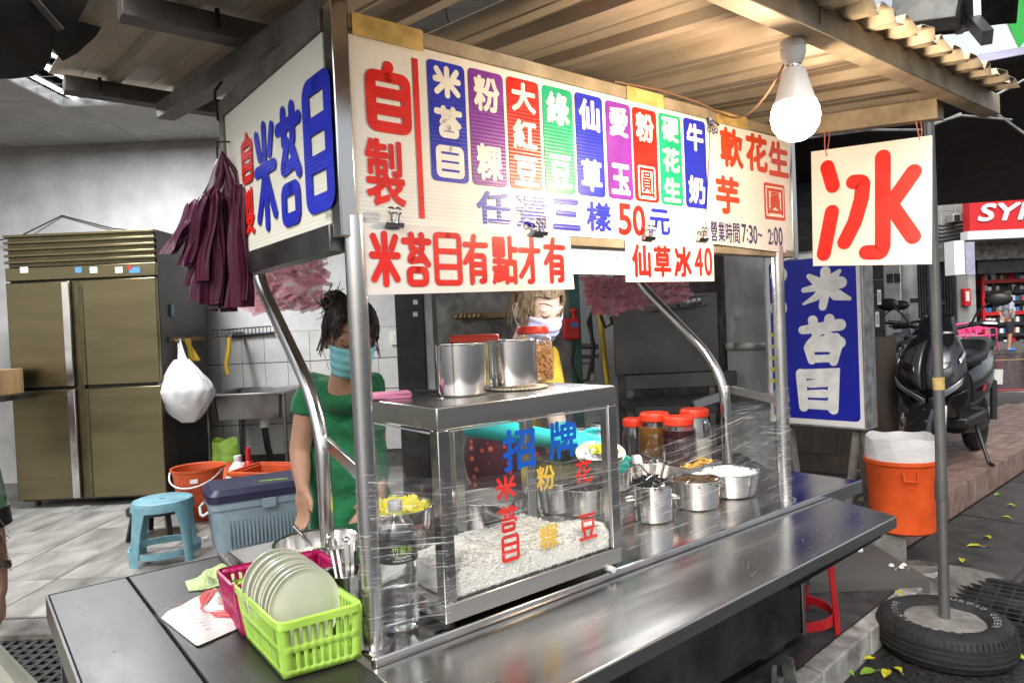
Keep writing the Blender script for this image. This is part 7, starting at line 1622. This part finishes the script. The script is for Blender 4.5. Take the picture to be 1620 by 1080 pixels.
    obj('licence_plate', MB(X).cbox((-.99,0,.58),(.006,.26,.13),(0,-.3,0)), 'paper_white', t); obj('rear_fender', MB(X).bar((-.85,0,.70),(-1.0,0,.46),.16,.02), 'black_plastic', t)
    for s in (-1, 1): obj('side_sticker', MB(X).cbox((-.2,s*.165,.56),(.10,.006,.03),(0,.4,0)), 'red_plastic', t); obj('shock', MB(X).tube([(-.62,s*.13,.26),(-.66,s*.13,.58)], .025, 10), 'dark_metal', t)
    return t
fw = atz(1455,770,SW); sl_ = Vector((2.98,5.25,SW))
make_scooter((3.38,5.35,SW), math.atan2(-.69,-.72), 'black and grey scooter parked on the tiled pavement behind the orange bin')
scoot2 = make_scooter((3.15,6.6,SW), math.atan2(-.5,-.86), 'dark scooter half hidden behind the lightbox beside the black scooter')
for (x, y, rz, lab) in ((3.85,7.35,-2.5,'dark scooter second behind the black scooter'), (4.6,8.0,-2.45,'dark scooter furthest back on the pavement')): dup(scoot2, (x, y, SW), rz, lab, 'scooters parked on the pavement')
# ================================================================== far side of the road
Yf = 24.0
def FB(px0, py0, px1, py1, y, d=.1): a = aty(px0, py0, y); b = aty(px1, py1, y); return MB().box(min(a.x,b.x), y, min(a.z,b.z), max(a.x,b.x), y+d, max(a.z,b.z))
shp = thing('motorcycle_shop', 'motorcycle parts shop with red sign across the road', 'shop', (aty(1570,540,Yf).x, Yf, .1))
a = aty(1380,560,Yf+.0).x; b = aty(1760,560,Yf).x
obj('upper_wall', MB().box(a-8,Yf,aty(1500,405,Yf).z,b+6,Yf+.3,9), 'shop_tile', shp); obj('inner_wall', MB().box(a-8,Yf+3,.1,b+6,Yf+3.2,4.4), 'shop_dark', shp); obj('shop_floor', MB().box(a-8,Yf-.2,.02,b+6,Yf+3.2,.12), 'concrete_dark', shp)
m = MB()
for k in range(26): m.box(a-2+.5*k,Yf-.012,aty(1500,405,Yf).z,a-2+.5*k+.03,Yf-.002,8)
for k in range(10): m.box(a-8,Yf-.014,3.4+.45*k,b+6,Yf-.004,3.42+.45*k)
obj('wall_grid', m, 'box_grey', shp)
for px0, px1, m_ in ((1517,1534,'shop_tile'),(1534,1546,'box_grey'),(1425,1432,'box_grey')): p0 = aty(px0,540,Yf-.1); p1_ = aty(px1,540,Yf-.1); obj('pier', MB().box(p0.x,Yf-.1,.1,p1_.x,Yf+.3,aty(1500,400,Yf).z), m_, shp)
obj('lintel', FB(1480,388,1760,402,Yf-.3,.3), 'concrete_dark', shp); obj('shutter_box', FB(1546,402,1760,424,Yf-.15,.3), 'dark_metal', shp)
g_ = MB()
for k in range(18): p0 = aty(1438+4.4*k, 480, Yf); g_.box(p0.x-.02,Yf,.1,p0.x+.02,Yf+.04,3.0)
obj('gate_bars', g_, 'dark_metal', shp)
obj('sign_panel', FB(1533,312,1720,368,Yf-1.0,.35), 'sign_red_far', shp); obj('sign_rim', FB(1531,366,1722,371,Yf-1.02,.38), 'sign_white_far', shp)
S0 = aty(1533,368,Yf-1.03); SX = Matrix.Translation(S0) @ Matrix.Rotation(R(90), 4, 'X')
def fsq(px, py): p = aty(px, py, Yf-1.03); return p.x-S0.x, p.z-S0.z
V, Fc = glyph('SYM', .0); m = MB(SX); x0a, y0a = fsq(1545,351); x1a, y1a = fsq(1648,318)
SXs = SX @ Matrix.Shear('XY', 4, (0, 0)) if False else SX
mm = MB(SX).text('SYM', x0a, y0a, x1a, y1a, 0, .06, .002)
inv = SX.inverted()
for i, p in enumerate(mm.v): q = inv @ p; q.x += (q.y-y0a)*.35; mm.v[i] = SX @ q
obj('sign_lettering', mm, 'sign_white_far', shp, smooth=False)
obj('box_sign', FB(1509,381,1527,434,Yf-1.6,.5), 'sign_white_far', shp); obj('box_sign_side', FB(1527,383,1543,434,Yf-1.55,.45), 'lilac_tarp', shp)
ac = thing('air_conditioner', 'outdoor air conditioner among cables above the far gate', 'air conditioner', aty(1516,345,Yf-.4)); obj('case', FB(1508,338,1524,350,Yf-.5,.4), 'box_grey', ac, bev=.02); obj('grille', FB(1510,340,1519,349,Yf-.53,.02), 'dark_metal', ac)
for k in range(5): P = [aty(1440+0*k, 352+7*k, Yf-.3), aty(1490, 358+6*k, Yf-.3), aty(1530, 350+6*k, Yf-.3)]; tag(obj('cable', MB().tube(P, .035, 5), 'cord_black'), ['top cable of the bundle above the far gate','second cable of the bundle above the far gate','middle cable of the bundle above the far gate','fourth cable of the bundle above the far gate','lowest cable of the bundle above the far gate'][k], 'cable', 'cables on the far wall')
she = thing('parts_shelf', 'red shelf crammed with oil cans and parts in the far shop', 'shelf', aty(1585,550,Yf+.6)); obj('frame', FB(1556,425,1640,548,Yf+1.0,.05), 'dark_metal', she)
rr = random.Random(17)
for k in range(7): z0_ = 430+17*k; obj('shelf_board', FB(1556,z0_+13,1640,z0_+15,Yf+.6,.4), 'dark_metal' if k % 3 else 'red_plastic', she)
for k in range(7):
    for j in range(13): px = 1557+6.3*j; hgt = rr.uniform(6, 12); py = 443+17*k; obj('goods_box', FB(px, py-hgt, px+5.4, py, Yf+.65+rr.uniform(0,.1), .2), rr.choice(('paper_white','can_label','red_plastic','can_blue','dark_metal','galv','wood','sign_cream','dark_metal')), she)
obj('red_base', FB(1553,430,1561,548,Yf+.5,.08), 'red_plastic', she)
fe = thing('fire_extinguisher', 'red fire extinguisher box on the pier across the road', 'fire extinguisher', aty(1530,468,Yf-.2)); obj('case', FB(1525,456,1537,484,Yf-.3,.19), 'red_plastic', fe, bev=.03); obj('glass_panel', FB(1528,461,1534,476,Yf-.31,.008), 'paper_white', fe)
tcn = aty(1504,541,20.8); tcn.z = .11; cn_ = thing('traffic_cone', 'orange traffic cone across the road beside the pink chairs', 'traffic cone', tcn); XX = Matrix.Translation(tcn)
obj('cone', MB(XX).lathe([(.20,.04),(.17,.12),(.04,.85),(.0,.86)], n=24), 'orange_plastic', cn_); obj('base', MB(XX).box(-.25,-.25,0,.25,.25,.04), 'orange_plastic', cn_); obj('band', MB(XX).lathe([(.145,.26),(.118,.42)], n=24), 'paper_white', cn_)
def chair(c, rz, lab):
    t = thing('plastic_chair', lab, 'chair', c, rz, 'pink plastic chairs'); X = Matrix.Translation(c) @ Matrix.Rotation(rz, 4, 'Z')
    obj('seat', MB(X).box(-.22,-.22,.42,.22,.22,.46), 'pink_plastic', t, bev=.02); obj('backrest', MB(X).box(-.22,.19,.50,.22,.23,.82), 'pink_plastic', t, bev=.02)
    for sx in (-1, 1):
        for sy in (-1, 1): obj('leg', MB(X).bar((sx*.19,sy*.19,.42),(sx*.23,sy*.23,0),.05,.05), 'pink_plastic', t)
        obj('armrest', MB(X).bar((sx*.23,-.18,.64),(sx*.23,.21,.66),.04,.03).bar((sx*.23,-.18,.64),(sx*.22,-.2,.44),.04,.03), 'pink_plastic', t)
for px, rz, lab in ((1527,.3,'pink plastic chair beside the traffic cone'),(1545,-.2,'pink plastic chair in the middle of the far row'),(1560,.5,'pink plastic chair nearest the far shelf')): p = aty(px, 557, 20.4); p.z = .11; chair(p, rz, lab)
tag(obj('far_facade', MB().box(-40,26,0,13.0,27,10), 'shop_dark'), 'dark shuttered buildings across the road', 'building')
# ================================================================== canopies and signs overhead on the right
def quadsheet(name, lab, cat, A, B, C, D, m, nx=24, ny=16, wav=.02, th=.004):
    f = lambda a, b: A.lerp(B, a).lerp(D.lerp(C, a), b)+Vector((0, 0, wav*math.sin(9*a+4*b)*math.sin(6*b)))
    return tag(obj(name, MB().grid(nx, ny, f), m, solid=th), lab, cat)
quadsheet('dark_canopy', 'dark tarpaulin canopy sagging over the pavement on the right', 'canopy', aty(1150,175,4.6), aty(1760,60,4.2), aty(1760,312,7.2), aty(1150,338,7.2), 'tarp', wav=.05)
cr_ = thing('canopy_frame', 'thin metal rods of the canopy frame above the ice sign', 'frame', aty(1500,170,4.4))
for P in ([(1660,105),(1540,170)],[(1545,158),(1590,190),(1625,215)],[(1475,196),(1520,183),(1600,190)],[(1460,205),(1520,180)],[(1250,222),(1370,206),(1470,206)]):
    obj('rod', MB().tube([aty(*q, 4.1) for q in P], .008, 8), 'galv', cr_)
gt = thing('gutter_box', 'spotted galvanised metal box hanging beside the corrugated eave', 'metal box', aty(1460,40,2.9)); 
a = aty(1418,48,2.9); b = aty(1522,36,2.75); obj('trough', MB().bar(a+Vector((0,0,.06)), b+Vector((0,0,.06)), .16, .12), 'galv', gt, bev=.004); obj('wire', MB().tube([aty(1395,5,2.5), aty(1412,18,2.55), aty(1418,35,2.7)], .006, 6), 'galv', gt)
obj('bracket', MB().bar(aty(1527,20,2.8), aty(1562,60,2.5), .035, .05), 'steel_dull', gt); obj('cap', MB().bar(b+Vector((.005,-.004,.06)), b+Vector((.03,-.01,.06)), .18, .15), 'steel_plain', gt)
quadsheet('upper_awning', 'dark ribbed awning edge above the galvanised box', 'awning', aty(1380,-60,3.0), aty(1620,-60,3.0), aty(1608,36,3.4), aty(1445,62,3.4), 'tarp', wav=.02)
gsn = thing('green_shop_sign', 'green and white shop sign at the top right corner', 'sign', aty(1580,60,6.5)); A, B, C, D = aty(1490,60,6.6), aty(1640,-70,6.2), aty(1660,150,6.2), aty(1500,108,6.6)
nrm_ = (B-A).cross(D-A).normalized()
def slab4(pts, th): 
    V = [p+nrm_*k for k in (-th, th) for p in pts]; return MB().add(V, [(3,2,1,0),(4,5,6,7),(0,1,5,4),(1,2,6,5),(2,3,7,6),(3,0,4,7)])
obj('white_panel', slab4([A, B, C, D], .04), 'pale_sign', gsn, smooth=False)
tw_ = lambda q: q - ray(0,0)*0
fwd = -nrm_ if nrm_.dot(EYEV-A) < 0 else nrm_
G = [atp(*q, A+fwd*.05, nrm_) for q in ((1578,0),(1720,0),(1720,120),(1607,80))]; G = [atp(1572,-20,A+fwd*.06,nrm_), atp(1720,-20,A+fwd*.06,nrm_), atp(1720,110,A+fwd*.06,nrm_), atp(1612,80,A+fwd*.06,nrm_)]
obj('green_band', slab4(G, .012), 'green_sign', gsn, smooth=False); G = [atp(1620,-20,A+fwd*.09,nrm_), atp(1660,-20,A+fwd*.09,nrm_), atp(1660,70,A+fwd*.09,nrm_), atp(1635,60,A+fwd*.09,nrm_)]
obj('black_edge', slab4(G, .012), 'dark_metal', gsn, smooth=False)
quadsheet('lilac_awning', 'pale lilac awning cloth under the green shop sign', 'awning', aty(1505,95,6.0), aty(1700,60,5.6), aty(1700,140,5.0), aty(1530,108,5.8), 'lilac_tarp', wav=.02)
# ================================================================== dark canopies over the street, top left, and an unseen house front added above to block the sky
def drape(name, lab, pts, y, depth_back, m):
    A = [aty(*q, y) for q in pts]; n = len(A); Bk = [p+Vector((-.1,-.9,.35))*depth_back for p in A]
    return tag(obj(name, MB().loft([A, [a.lerp(b,.5)+Vector((0,0,.04)) for a, b in zip(A, Bk)], Bk], caps=False, closed=False), m, solid=.006), lab, 'canopy')
drape('dark_parasol', 'dark grey parasol edge curving into the top left corner', [(-160,112),(-40,124),(20,124),(52,120),(70,108),(80,88),(84,55),(90,20),(96,-60)], 1.7, .5, 'tarp')
tag(obj('parasol_strap', MB().bar(aty(50,-5,1.62), aty(97,48,1.68), .022, .004), 'wood_grey'), 'grey strap hanging from the dark parasol', 'strap')
drape('black_awning_flap', 'black awning flap hanging at the top left', [(190,-60),(176,20),(150,58),(122,84),(100,96),(92,60),(80,0),(60,-80)], 1.9, .4, 'tarp')
hf = thing('sky_block_front', 'unseen upper house front added above the shop opening to block sky light', 'house front', (-3,2.9,3.27)); obj('sky_block_wall', MB().box(-7.4,2.75,3.41,2.0,2.9,7), 'concrete', hf); obj('sky_block_slab', MB().box(-7.4,1.6,3.6,2.0,2.75,3.8), 'concrete', hf)  # out of view; wall and slab added to keep sky light off the shop
